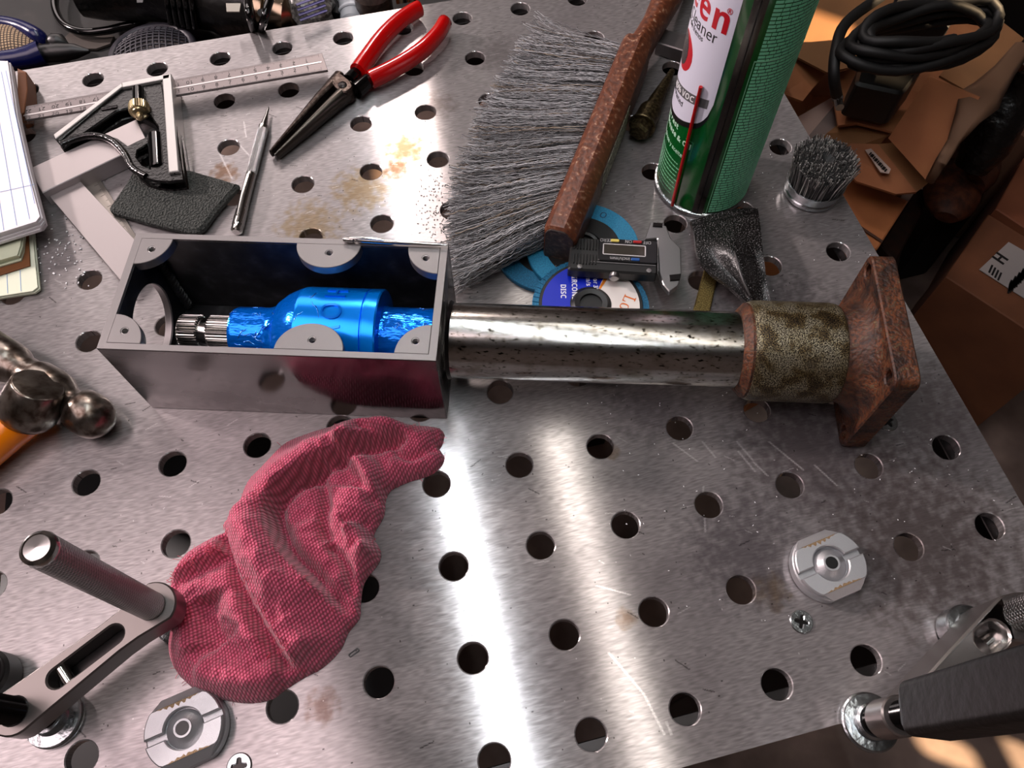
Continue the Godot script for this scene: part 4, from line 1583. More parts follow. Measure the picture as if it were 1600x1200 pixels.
# ---------------------------------------------------------------- counter brush
func counter_brush() -> void:
	var o := Vector3(0.1005, 0, -0.2903)
	var d := Vector3(0.543, 0, -0.84).normalized()
	var n := Vector3(0.84, 0, 0.543).normalized()
	var t := thing("counter_brush", "wooden bench brush lying on its side with long crimped grey bristles", "brush", o + d * 0.1)
	var wood := mottled([[0.0, Color(0.21, 0.095, 0.045)], [0.5, Color(0.33, 0.165, 0.09)], [0.74, Color(0.40, 0.22, 0.13)], [0.84, Color(0.58, 0.46, 0.38)]], 0.05, 14.0, 0.42, 0.0, 101, 0.02)
	var sec := [Vector2(0.0012, 0.0035), Vector2(0, 0.007), Vector2(0, 0.034), Vector2(0.0018, 0.0375), Vector2(0.004, 0.0395), Vector2(0.0135, 0.0402), Vector2(0.017, 0.0385), Vector2(0.0218, 0.033), Vector2(0.0225, 0.030), Vector2(0.0225, 0.007), Vector2(0.0205, 0.002), Vector2(0.018, 0.0008), Vector2(0.004, 0.0008)]
	var rings := []
	for s in [[0.0, 0.86, 0.0], [0.0015, 0.96, 0.0], [0.004, 1.0, 0.0], [0.1, 1.0, 0.0], [0.188, 1.0, 0.0], [0.194, 0.98, 0.0]]:
		var ring := PackedVector3Array()
		for w in sec:
			var g: Vector2 = (w - Vector2(0.011, 0.02)) * s[1] + Vector2(0.011, 0.02)
			ring.append(o + d * s[0] + n * g.x + Vector3.UP * g.y)
		rings.append(ring)
	var b := MB.new()
	b.loft(rings, true, true, 28.0)
	var block := part("block", b, wood, t, true)
	# handle
	rings = []
	for s in [[0.190, 0.0115, 0.021, 0.0103, 0.0170], [0.200, 0.0125, 0.021, 0.0098, 0.0165], [0.215, 0.014, 0.021, 0.0094, 0.0145], [0.235, 0.016, 0.0205, 0.0098, 0.0125], [0.26, 0.0175, 0.020, 0.0112, 0.0130], [0.29, 0.019, 0.020, 0.0125, 0.0140], [0.325, 0.019, 0.019, 0.0120, 0.0135], [0.34, 0.019, 0.019, 0.0080, 0.009], [0.345, 0.019, 0.019, 0.003, 0.004]]:
		var ring := PackedVector3Array()
		for k in 20:
			var a := TAU * k / 20
			ring.append(o + d * s[0] + n * (s[1] + cos(a) * s[3]) + Vector3.UP * (s[2] + sin(a) * s[4]))
		rings.append(ring)
	b = MB.new()
	b.loft(rings)
	part("handle", b, wood, t, true)
	# worn near end, sticker
	b = MB.new()
	rings = []
	for s in [[-0.0005, 0.84], [0.0002, 0.872]]:
		var ring := PackedVector3Array()
		for w in sec:
			var g: Vector2 = (w - Vector2(0.011, 0.02)) * s[1] + Vector2(0.011, 0.02)
			ring.append(o + d * s[0] + n * g.x + Vector3.UP * g.y)
		rings.append(ring)
	b.loft(rings, true, true, 28.0)
	part("stained_end", b, mottled([[0.0, Color(0.09, 0.06, 0.05)], [0.6, Color(0.2, 0.14, 0.11)], [1.0, Color(0.42, 0.37, 0.33)]], 0.04, 25.0, 0.6, 0.0, 102), block)
	b = MB.new()
	b.box(o + d * 0.098 + n * 0.0227 + Vector3.UP * 0.0185, Vector3(0.0003, 0.0205, 0.068), 0.0, Basis(n, Vector3.UP, d))
	var im := noise(128, 128, 0.11, 103, 3)
	var st := paint(Color.WHITE, 0.6)
	st.albedo_texture = tex(ramp(im, [[0.0, Color(0.16, 0.15, 0.13)], [0.4, Color(0.34, 0.32, 0.28)], [0.5, Color(0.58, 0.56, 0.49)], [1.0, Color(0.66, 0.64, 0.57)]]))
	triplanar(st, 18.0)
	part("sticker", b, st, block)
	# bristles
	b = MB.new()
	b.colored = true
	for k in 1900:
		var f := rng.randf()
		var root := o + d * (0.003 + 0.187 * f) + Vector3.UP * rng.randf_range(0.008, 0.034)
		var keys := [[0.0, -0.98, 0.30, 0.073], [0.12, -0.99, 0.10, 0.077], [0.3, -0.97, -0.16, 0.082], [0.6, -0.95, -0.32, 0.084], [0.85, -0.92, -0.42, 0.078], [0.95, -0.85, -0.56, 0.078], [1.0, -0.72, -0.72, 0.078]]
		var ang := 0.0
		var ln := 0.08
		for j in keys.size() - 1:
			if f >= keys[j][0]:
				var w: float = clampf((f - keys[j][0]) / (keys[j + 1][0] - keys[j][0]), 0, 1)
				ang = lerp_angle(Vector2(keys[j][1], keys[j][2]).angle(), Vector2(keys[j + 1][1], keys[j + 1][2]).angle(), w)
				ln = lerpf(keys[j][3], keys[j + 1][3], w)
		ang += rng.randf_range(-0.07, 0.07)
		ln *= rng.randf_range(0.9, 1.03)
		var dir := Vector3(cos(ang), 0, sin(ang))
		var side := Vector3(-dir.z, 0, dir.x)
		var slope: float = (rng.randf_range(0.003, 0.03) - root.y) / ln
		var ph := rng.randf() * TAU
		var amp := rng.randf_range(0.0005, 0.0009)
		var tilt := rng.randf() * TAU
		var pts := []
		var segs := 18
		for j in segs + 1:
			var s: float = ln * j / segs
			var wv := sin(s * TAU / 0.0085 + ph) * amp
			var p := root + dir * s + Vector3.UP * maxf(slope * s * (s / ln), 0.0012 - root.y) + side * wv * cos(tilt) + Vector3.UP * wv * sin(tilt)
			pts.append(p)
		var g := rng.randf_range(0.25, 0.72)
		g = g * g + 0.04
		b.tint = Color(g, g * 1.0, g * 1.03) if rng.randf() < 0.93 else Color(g * 0.8, g * 0.62, g * 0.45)
		b.tube(pts, 0.0003, 3, false, Vector2.ONE, Vector3.UP, false)
	var bm := paint(Color.WHITE, 0.38, 0.0)
	bm.vertex_color_use_as_albedo = true
	part("bristles", b, bm, t, true).set_meta("kind", "stuff")


# ---------------------------------------------------------------- spray can
const CAN := Vector3(0.2305, 0, -0.3315)


func on_can(phi: float, y: float, r := 0.033) -> Vector3:
	return CAN + Vector3(sin(deg_to_rad(phi)) * r, y, cos(deg_to_rad(phi)) * r)


# a patch of the wall between two angles; low and high are heights at each angle
func can_patch(b: MB, phi0: float, phi1: float, low: Callable, high: Callable, r: float, steps := 24) -> void:
	var outer := []
	for k in steps + 1:
		var phi := lerpf(phi0, phi1, float(k) / steps)
		var lo: float = low.call(phi)
		var hi: float = high.call(phi)
		outer.append(PackedVector3Array([on_can(phi, lo, r), on_can(phi, hi, r), on_can(phi, hi, r - 0.0002), on_can(phi, lo, r - 0.0002)]))
	b.loft(outer, true, true, 30.0)


func can_words(b: MB, text: String, phi_right: float, y: float, height: float, r: float, bold := false, rise := 0.0) -> void:
	var tm := TextMesh.new()
	var f := SystemFont.new()
	f.font_names = PackedStringArray(["Droid Sans"])
	f.font_weight = 700 if bold else 400
	tm.font = f
	tm.text = text
	tm.font_size = 32
	tm.pixel_size = height / 32.0 / 0.73
	var w := tm.get_aabb().size.x
	var place := func(p: Vector3) -> Vector3: return on_can(phi_right + rad_to_deg((p.x - w) / r), y + p.y + rise * (p.x - w), r + p.z)
	letters(b, text, height, place, "Droid Sans", bold, 0.00012)


func spray_can() -> void:
	var t := thing("spray_can", "tall green spray can with a white front label and red straw taped to its side", "spray can", CAN)
	var green := paint(Color(0.0, 0.30, 0.10), 0.2)
	green.clearcoat_enabled = true
	green.clearcoat = 0.6
	green.clearcoat_roughness = 0.08
	var xf := Transform3D(Basis(), CAN)
	var b := MB.new()
	b.lathe([Vector2(0.0318, 0.0035), Vector2(0.0325, 0.0045), Vector2(0.0327, 0.006), Vector2(0.0327, 0.196), Vector2(0.0318, 0.199)], 72, xf)
	var body := part("body", b, green, t, true)
	b = MB.new()
	b.lathe([Vector2(0.026, 0.0025), Vector2(0.029, 0.0004), Vector2(0.0335, 0.0004), Vector2(0.0340, 0.0016), Vector2(0.0337, 0.0034), Vector2(0.0322, 0.0040)], 64, xf)
	part("bottom_rim", b, M.zinc, t, true)
	b = MB.new()
	b.lathe([Vector2(0.0322, 0.1975), Vector2(0.0335, 0.198), Vector2(0.0335, 0.2005), Vector2(0.031, 0.202), Vector2(0.022, 0.212), Vector2(0.014, 0.2155), Vector2(0.013, 0.218), Vector2(0, 0.218)], 48, xf)
	part("shoulder", b, M.zinc, t, true)
	b = MB.new()
	b.lathe([Vector2(0.008, 0.217), Vector2(0.008, 0.226), Vector2(0.0055, 0.232), Vector2(0, 0.232)], 20, xf)
	part("spray_button", b, M.white, t, true)
	b = MB.new()
	can_patch(b, -33.5, -20.5, func(_p): return 0.0045, func(_p): return 0.197, 0.0330, 6)
	var seam := part("seam", b, paint(Color(0.32, 0.3, 0.29), 0.22, 1.0), body)
	b = MB.new()
	can_patch(b, -27.5, -26.0, func(_p): return 0.0045, func(_p): return 0.197, 0.0332, 3)
	part("seam_lap", b, M.dark_steel, body)
	# front label: black shadow line, white field
	var low := func(p: float) -> float:
		var f := (p + 104.0) / 61.0
		var y := 0.0705 + 0.0125 * maxf(f, -0.2) * absf(f) * 1.1
		var e := clampf((p + 56.0) / 13.0, 0.0, 1.0)
		return y + 0.013 * (1.0 - sqrt(maxf(1.0 - e * e, 0.0)))
	var low2 := func(p: float) -> float: return low.call(p) - 0.0045
	b = MB.new()
	can_patch(b, -170, -44.5, low2, func(p): return low2.call(p) + 0.012, 0.0329, 40)
	part("label_border", b, M.black, body)
	b = MB.new()
	can_patch(b, -170, -43, low, func(_p): return 0.19, 0.0331, 44)
	var field := part("label", b, paint(Color(0.80, 0.80, 0.86), 0.3), body)
	b = MB.new()
	can_patch(b, -140, -48.5, func(p): return 0.0865 + 0.0058 * clampf((p + 92.0) / 43.0, -1, 1) + 0.0004, func(p): return 0.0935 + 0.0058 * clampf((p + 92.0) / 43.0, -1, 1), 0.0332, 24)
	part("grey_band", b, paint(Color(0.32, 0.32, 0.33), 0.4), field)
	b = MB.new()
	can_words(b, "45% VOC", -66.0, 0.0936, 0.0043, 0.0333, true, 0.23)
	part("band_lettering", b, M.white, field)
	var crimson := paint(Color(0.68, 0.01, 0.10), 0.35)
	b = MB.new()
	can_words(b, "Brakleen", -53.0, 0.1510, 0.0155, 0.0332, true)
	can_words(b, "®", -49.5, 0.1575, 0.0032, 0.0332)
	part("red_lettering", b, crimson, field)
	var ink := paint(Color(0.03, 0.03, 0.04), 0.5)
	b = MB.new()
	can_words(b, "Brake Parts Cleaner", -59.0, 0.1385, 0.0062, 0.0332)
	can_words(b, "Limpiador de frenos", -74.0, 0.1330, 0.0030, 0.0332)
	can_words(b, "Non-Chlorinated", -81.0, 0.0835, 0.0036, 0.0332)
	part("black_lettering", b, ink, field)
	# printed brake disc with its red caliper
	b = MB.new()
	can_patch(b, -120, -92, func(p): return 0.1145 - 0.0105 * sqrt(maxf(1.0 - pow((p + 106) / 14.0, 2), 0)), func(p): return 0.1145 + 0.0105 * sqrt(maxf(1.0 - pow((p + 106) / 14.0, 2), 0)), 0.03335, 18)
	part("printed_rotor", b, mottled([[0.0, Color(0.02, 0.02, 0.02)], [0.55, Color(0.07, 0.06, 0.06)], [0.7, Color(0.5, 0.46, 0.46)], [1.0, Color(0.8, 0.78, 0.78)]], 0.2, 40.0, 0.4, 0.0, 111), field)
	b = MB.new()
	can_patch(b, -112, -81.5, func(p): return 0.1145 - 0.0120 * sqrt(maxf(1.0 - pow((p + 101) / 19.5, 2), 0)), func(p): return 0.1145 + 0.0120 * sqrt(maxf(1.0 - pow((p + 101) / 19.5, 2), 0)), 0.0332, 22)
	part("printed_caliper", b, crimson, field)
	# white lettering on the green below
	b = MB.new()
	var pale := paint(Color(0.70, 0.82, 0.74), 0.4)
	can_words(b, "Dries Fast", -80.0, 0.0655, 0.0042, 0.0328, true)
	can_words(b, "Removes Grease & Oil", -56.0, 0.0585, 0.0040, 0.0328, true)
	can_words(b, "Remueve grasa y aceite", -64.0, 0.0480, 0.0030, 0.0328)
	part("white_lettering", b, pale, body)
	# small print: left block under the straw and the dense panel right of the seam
	b = MB.new()
	for row in 9:
		var y := 0.0385 - row * 0.0035
		var p := -120.0
		while p < -66.0:
			var w := rng.randf_range(2.0, 6.0)
			can_patch(b, p, minf(p + w, -62.0), func(_p): return y, func(_p): return y + 0.0009, 0.0328, 2)
			p += w + 0.9
	part("small_print", b, paint(Color(0.42, 0.62, 0.50), 0.5), body).set_meta("kind", "stuff")
	b = MB.new()
	for row in 80:
		var y := 0.006 + row * 0.0024
		var p := -14.0
		while p < 120.0:
			var w := rng.randf_range(3.0, 10.0)
			can_patch(b, p, p + w, func(_p): return y, func(_p): return y + 0.00165, 0.0328, 2)
			p += w + 0.8
	part("small_print", b, paint(Color(0.48, 0.80, 0.64), 0.5), body).set_meta("kind", "stuff")
	b = MB.new()
	can_patch(b, -16.6, -15.8, func(_p): return 0.005, func(_p): return 0.1315, 0.0329, 2)
	can_patch(b, -16.6, 110, func(_p): return 0.1308, func(_p): return 0.1315, 0.0329, 24)
	part("panel_border", b, paint(Color(0.5, 0.75, 0.6), 0.5), body)
	# straw and its tape
	b = MB.new()
	b.tube([on_can(-57.6, 0.004, 0.0345), on_can(-58.8, 0.055, 0.0345), on_can(-60, 0.1065, 0.0345)], 0.0012, 10)
	part("straw", b, paint(Color(0.60, 0.01, 0.02), 0.25), t, true)
	b = MB.new()
	can_patch(b, -54, -52.6, func(_p): return 0.048, func(_p): return 0.0635, 0.0329, 2)
	can_patch(b, -64, -52.6, func(_p): return 0.063, func(_p): return 0.0635, 0.0329, 4)
	part("tape_edge", b, paint(Color(0.16, 0.42, 0.26), 0.3), t, true)
# ---------------------------------------------------------------- grinding discs and caliper
func disc_ring(b: MB, at: Vector3, r0: float, r1: float, y0: float, y1: float, bev := 0.0004) -> void:
	b.slab(circle(Vector2.ZERO, r1, 56), y0, y1, bev, Transform3D(Basis(), at), [circle(Vector2.ZERO, r0, 40)])


func sector(at: Vector2, r0: float, r1: float, a0: float, a1: float, seg := 28) -> Array:
	return circle(at, r1, seg, a0, a1) + circle(at, r0, seg, a1, a0)


func discs() -> void:
	var cloth := mottled([[0.0, Color(0.03, 0.24, 0.36)], [0.5, Color(0.05, 0.36, 0.50)], [1.0, Color(0.12, 0.48, 0.60)]], 0.1, 30.0, 0.7, 0.0, 121, 0.02)
	var c3 := Vector3(0.108, 0.0004, -0.299)
	var t := thing("flap_disc", "teal grinding disc mostly hidden under the bench brush bristles, only its rim in view", "disc", c3, "grinding discs")
	var b := MB.new()
	disc_ring(b, Vector3.ZERO, 0.011, 0.037, 0.0, 0.0036)
	part("abrasive_ring", b, cloth, t)
	b = MB.new()
	disc_ring(b, Vector3.ZERO, 0.004, 0.024, 0.0034, 0.0044)
	part("backing_plate", b, M.black, t)
	var c2 := Vector3(0.129, 0.0049, -0.290)
	t = thing("flap_disc", "light blue grinding disc with black centre showing behind the caliper and brush handle", "disc", c2, "grinding discs")
	b = MB.new()
	disc_ring(b, Vector3.ZERO, 0.024, 0.0382, 0.0, 0.0036)
	var ring := part("abrasive_ring", b, mottled([[0.0, Color(0.05, 0.38, 0.52)], [1.0, Color(0.13, 0.52, 0.66)]], 0.08, 30.0, 0.65, 0.0, 122, 0.01), t)
	b = MB.new()
	disc_ring(b, Vector3.ZERO, 0.0075, 0.0252, 0.0002, 0.0042)
	b.lathe([Vector2(0.0075, 0.0005), Vector2(0.0085, 0.0062), Vector2(0.0105, 0.0066), Vector2(0.013, 0.0042)], 32)
	part("backing_plate", b, M.black, t)
	b = MB.new()
	for k in [[0.45, "O"], [1.05, "O"]]:
		var a: float = -PI / 2 + k[0] - 0.3
		var place := func(p: Vector3) -> Vector3: return Vector3(cos(a) * 0.031, 0.0037, sin(a) * 0.031) + Vector3(-sin(a), 0, cos(a)) * p.x + Vector3(-cos(a), 0, -sin(a)) * -p.y + Vector3(0, p.z * 0.5, 0)
		letters(b, k[1], 0.005, place, "Droid Sans", false, 0.0002, HORIZONTAL_ALIGNMENT_CENTER)
	part("print", b, paint(Color(0.05, 0.12, 0.25), 0.6), ring)
	var c1 := Vector3(0.1195, 0.0100, -0.2405)
	t = thing("flap_disc", "blue and white labelled zirconia flap disc partly hidden by the steel tube", "disc", c1, "grinding discs")
	# overlapping flaps round the rim, then the plate with its paper label
	for k in 60:
		b = MB.new()
		var a := TAU * k / 60.0
		var m := Basis(Vector3.UP, -a) * Basis(Vector3.BACK, 0.0) * Basis(Vector3.RIGHT, 0.22)
		b.box(m * Vector3(0.0325, 0.0, 0.0) + Vector3(0, 0.0012, 0), Vector3(0.010, 0.0011, 0.0062), 0.0002, m)
		part("flap", b, cloth, t)
	b = MB.new()
	disc_ring(b, Vector3.ZERO, 0.0075, 0.0333, 0.0014, 0.0042)
	b.lathe([Vector2(0.0068, -0.001), Vector2(0.0072, 0.0058), Vector2(0.0105, 0.0062), Vector2(0.0128, 0.0040)], 40)
	b.lathe([Vector2(0, -0.0008), Vector2(0.0042, -0.0008), Vector2(0.0046, 0.0022), Vector2(0.0030, 0.0026), Vector2(0, 0.0026)], 16)
	part("backing_plate", b, M.black, t)
	var turn := deg_to_rad(-52.0)
	b = MB.new()
	b.slab(sector(Vector2.ZERO, 0.0132, 0.0312, turn - PI, turn), 0.0041, 0.0045, 0.0001)
	var blue := part("blue_label", b, paint(Color(0.005, 0.11, 0.62), 0.35), t)
	b = MB.new()
	b.slab(sector(Vector2.ZERO, 0.0132, 0.0312, turn, turn + PI), 0.0041, 0.0045, 0.0001)
	var white := part("white_label", b, paint(Color(0.78, 0.76, 0.74), 0.4), t)
	b = MB.new()
	b.slab(sector(Vector2.ZERO, 0.0133, 0.0311, turn + 0.02, turn + 0.12, 6), 0.0044, 0.0046, 0.00005)
	part("gold_stripe", b, paint(Color(0.75, 0.42, 0.03), 0.4), white)
	# lettering reads outwards along the stripe
	var e := Vector3(cos(turn), 0, sin(turn))
	var dn := Vector3(sin(turn), 0, -cos(turn))
	b = MB.new()
	for w in [["ZIRCONIA FLAP", Vector3(0.0110, 0, -0.0170), 0.0036], ["DISC", Vector3(0.0100, 0, -0.0240), 0.0036], ["m/s", Vector3(0.0235, 0, -0.0105), 0.0030], ["for 3\"", Vector3(0.0245, 0, -0.0052), 0.0030]]:
		var at: Vector3 = w[1]
		var o := Vector3(0.0, 0.0045, 0.0)
		var rd := Vector3(0.42, 0, 0.91)
		var up := Vector3(0.91, 0, -0.42)
		var s0: Vector3 = {"ZIRCONIA FLAP": Vector3(0.1156, 0.0145, -0.2661), "DISC": Vector3(0.1064, 0.0145, -0.2595), "m/s": Vector3(0.1238, 0.0145, -0.2614), "for 3\"": Vector3(0.1283, 0.0145, -0.2603)}[w[0]] - c1
		var place := func(p: Vector3) -> Vector3: return Vector3(s0.x, 0.0046, s0.z) + rd * p.x + up * p.y + Vector3(0, p.z * 0.3, 0)
		if w[0] == "ZIRCONIA FLAP":
			rd = Vector3(-0.42, 0, 0.91)
			up = Vector3(0.91, 0, 0.42)
			place = func(p: Vector3) -> Vector3: return Vector3(s0.x, 0.0046, s0.z) + Vector3(-0.25, 0, 0.97) * p.x + Vector3(0.97, 0, 0.25) * p.y + Vector3(0, p.z * 0.3, 0)
		else:
			place = func(p: Vector3) -> Vector3: return Vector3(s0.x, 0.0046, s0.z) + Vector3(-0.25, 0, 0.97) * p.x + Vector3(0.97, 0, 0.25) * p.y + Vector3(0, p.z * 0.3, 0)
		letters(b, w[0], w[2], place, "Droid Sans", true, 0.0002)
	part("label_lettering", b, paint(Color(0.8, 0.8, 0.82), 0.5), blue)
	b = MB.new()
	var s1: Vector3 = Vector3(0.1459, 0.0145, -0.2404) - c1
	var place2 := func(p: Vector3) -> Vector3: return Vector3(s1.x, 0.0046, s1.z) + Vector3(-0.62, 0, 0.78) * p.x + Vector3(0.78, 0, 0.62) * p.y + Vector3(0, p.z * 0.3, 0)
	letters(b, "Lo", 0.0075, place2, "Droid Serif", false, 0.0002)
	part("label_lettering", b, paint(Color(0.75, 0.36, 0.06), 0.5), white)


func caliper() -> void:
	var y := 0.0255
	var o: Vector3 = Vector3(0.1435, 0.0255, -0.2660)
	var x := (Vector3(0.1696, 0.0255, -0.2584) - Vector3(0.1200, 0.0255, -0.2750)).normalized()
	var z := x.cross(Vector3.UP)
	z = Vector3(-x.z, 0, x.x)
	var xf := Transform3D(Basis(x, Vector3.UP, z), Vector3(o.x, 0, o.z))
	var t := thing("digital_caliper", "black digital caliper with a small grey screen lying upside down on the grinding discs", "caliper", Vector3(o.x, 0.015, o.z))
	var b := MB.new()
	b.slab(soften([Vector2(-0.030, -0.0125), Vector2(0.0262, -0.0125), Vector2(0.0262, 0.0138), Vector2(-0.031, 0.0138)], 0.002), 0.0165, 0.0255, 0.0012, xf)
	var body := part("body", b, M.black, t, true)
	# raised plate round the screen
	b = MB.new()
	b.slab(soften([Vector2(-0.012, -0.0122), Vector2(0.0258, -0.0122), Vector2(0.0258, 0.006), Vector2(-0.012, 0.006)], 0.0015), 0.0252, 0.0265, 0.0005, xf)
	part("face_plate", b, paint(Color(0.045, 0.045, 0.055), 0.3), body)
	for s in [0, 1]:
		for k in 8:
			b = MB.new()
			b.box(xf * Vector3(-0.0275 + 0.0020 * k, 0.0260, -0.0065 if s == 0 else 0.0055), xf.basis.x * 0 + Vector3(0.0008, 0.0014, 0.0085 if s == 0 else 0.0078), 0.0003, xf.basis)
			part("grip_rib", b, paint(Color(0.10, 0.10, 0.10), 0.35), body)
	b = MB.new()
	b.slab(soften([Vector2(-0.0092, -0.0078), Vector2(0.0185, -0.0078), Vector2(0.0185, 0.0012), Vector2(-0.0092, 0.0012)], 0.001), 0.0262, 0.0268, 0.0002, xf, [[Vector2(-0.0085, -0.0071), Vector2(0.0178, -0.0071), Vector2(0.0178, 0.0005), Vector2(-0.0085, 0.0005)]])
	part("screen_frame", b, paint(Color(0.72, 0.71, 0.71), 0.4), body)
	b = MB.new()
	b.slab([Vector2(-0.0085, -0.0071), Vector2(0.0178, -0.0071), Vector2(0.0178, 0.0005), Vector2(-0.0085, 0.0005)], 0.0262, 0.0266, 0.0, xf)
	part("screen", b, paint(Color(0.20, 0.19, 0.17), 0.12), body)
	for s in [[-0.0015, -0.0104, Color(0.72, 0.66, 0.32), "yellow button"], [0.0130, -0.0104, Color(0.55, 0.03, 0.05), "red button"], [0.0118, 0.0038, Color(0.06, 0.26, 0.50), "blue button"]]:
		b = MB.new()
		b.slab(rounded(Vector2(0.0056, 0.0022), 0.0008, 3, Vector2(s[0], s[1])), 0.0262, 0.0272, 0.0003, xf)
		part("button", b, paint(s[2], 0.4), body).set_meta("label", s[3])
	b = MB.new()
	for w in [["ZERO", -0.0075, -0.0104], ["ON", 0.0072, -0.0104], ["OFF", 0.0192, -0.0104], ["inch/mm", 0.0018, 0.0037]]:
		var c := Vector2(w[1], w[2])
		# printed for a reader on the far side
		var place := func(p: Vector3) -> Vector3: return xf * Vector3(c.x - p.x, 0.0266 + p.z * 0.3, c.y + p.y)
		letters(b, w[0], 0.0017, place, "Droid Sans", false, 0.0002, HORIZONTAL_ALIGNMENT_CENTER)
	part("lettering", b, paint(Color(0.6, 0.6, 0.6), 0.5), body)
	b = MB.new()
	b.slab([Vector2(-0.018, 0.0068), Vector2(0.0250, 0.0068), Vector2(0.0250, 0.0074), Vector2(-0.018, 0.0074)], 0.0254, 0.0262, 0.0002, xf)
	part("edge_line", b, paint(Color(0.4, 0.4, 0.4), 0.3), body)
	b = MB.new()
	b.lathe([Vector2(0.0009, 0), Vector2(0.0016, 0.0004), Vector2(0.0016, 0.001), Vector2(0, 0.0011)], 12, Transform3D(Basis(), xf * Vector3(-0.0235, 0.0252, 0.0115)))
	b.lathe([Vector2(0.0009, 0), Vector2(0.0016, 0.0004), Vector2(0.0016, 0.001), Vector2(0, 0.0011)], 12, Transform3D(Basis(), xf * Vector3(0.0205, 0.0252, 0.0113)))
	part("case_screw", b, M.steel, body)
	b = MB.new()
	b.lathe([Vector2(0, -0.0002), Vector2(0.0028, 0), Vector2(0.0033, 0.0012), Vector2(0.0033, 0.0032), Vector2(0.0026, 0.0040), Vector2(0, 0.0041)], 20, along(xf * Vector3(-0.0012, 0.0235, 0.0138), xf.basis.z))
	part("thumb_roller", b, M.steel, t, true)
	# sliding jaws at the right and the beam under the body
	var st := paint(Color(0.60, 0.60, 0.60), 0.3, 0.9)
	b = MB.new()
	b.slab([Vector2(-0.0295, -0.006), Vector2(0.03, -0.006), Vector2(0.03, 0.007), Vector2(-0.0295, 0.007)], 0.0168, 0.0202, 0.0003, xf)
	part("beam", b, st, t, true)
	b = MB.new()
	b.slab(soften([Vector2(0.1745, -0.2893), Vector2(0.1792, -0.2887), Vector2(0.1794, -0.2853), Vector2(0.1839, -0.2841), Vector2(0.1833, -0.2733), Vector2(0.1870, -0.2637), Vector2(0.1805, -0.2441), Vector2(0.1755, -0.2361), Vector2(0.1684, -0.2328), Vector2(0.1664, -0.2394), Vector2(0.1671, -0.2490), Vector2(0.1747, -0.2754), Vector2(0.1662, -0.2764)], 0.001), 0.0165, 0.0215, 0.0006)
	part("jaw", b, st, t, true)
	b = MB.new()
	b.slab([Vector2(0.1724, -0.2449), Vector2(0.1799, -0.2441), Vector2(0.1774, -0.2395), Vector2(0.1713, -0.2405)], 0.0212, 0.0225, 0.0003)
	b.slab([Vector2(0.1761, -0.2880), Vector2(0.1821, -0.2860), Vector2(0.1807, -0.2830), Vector2(0.1747, -0.2850)], 0.0212, 0.0225, 0.0003)
	part("jaw_step", b, M.dark_steel, t, true)


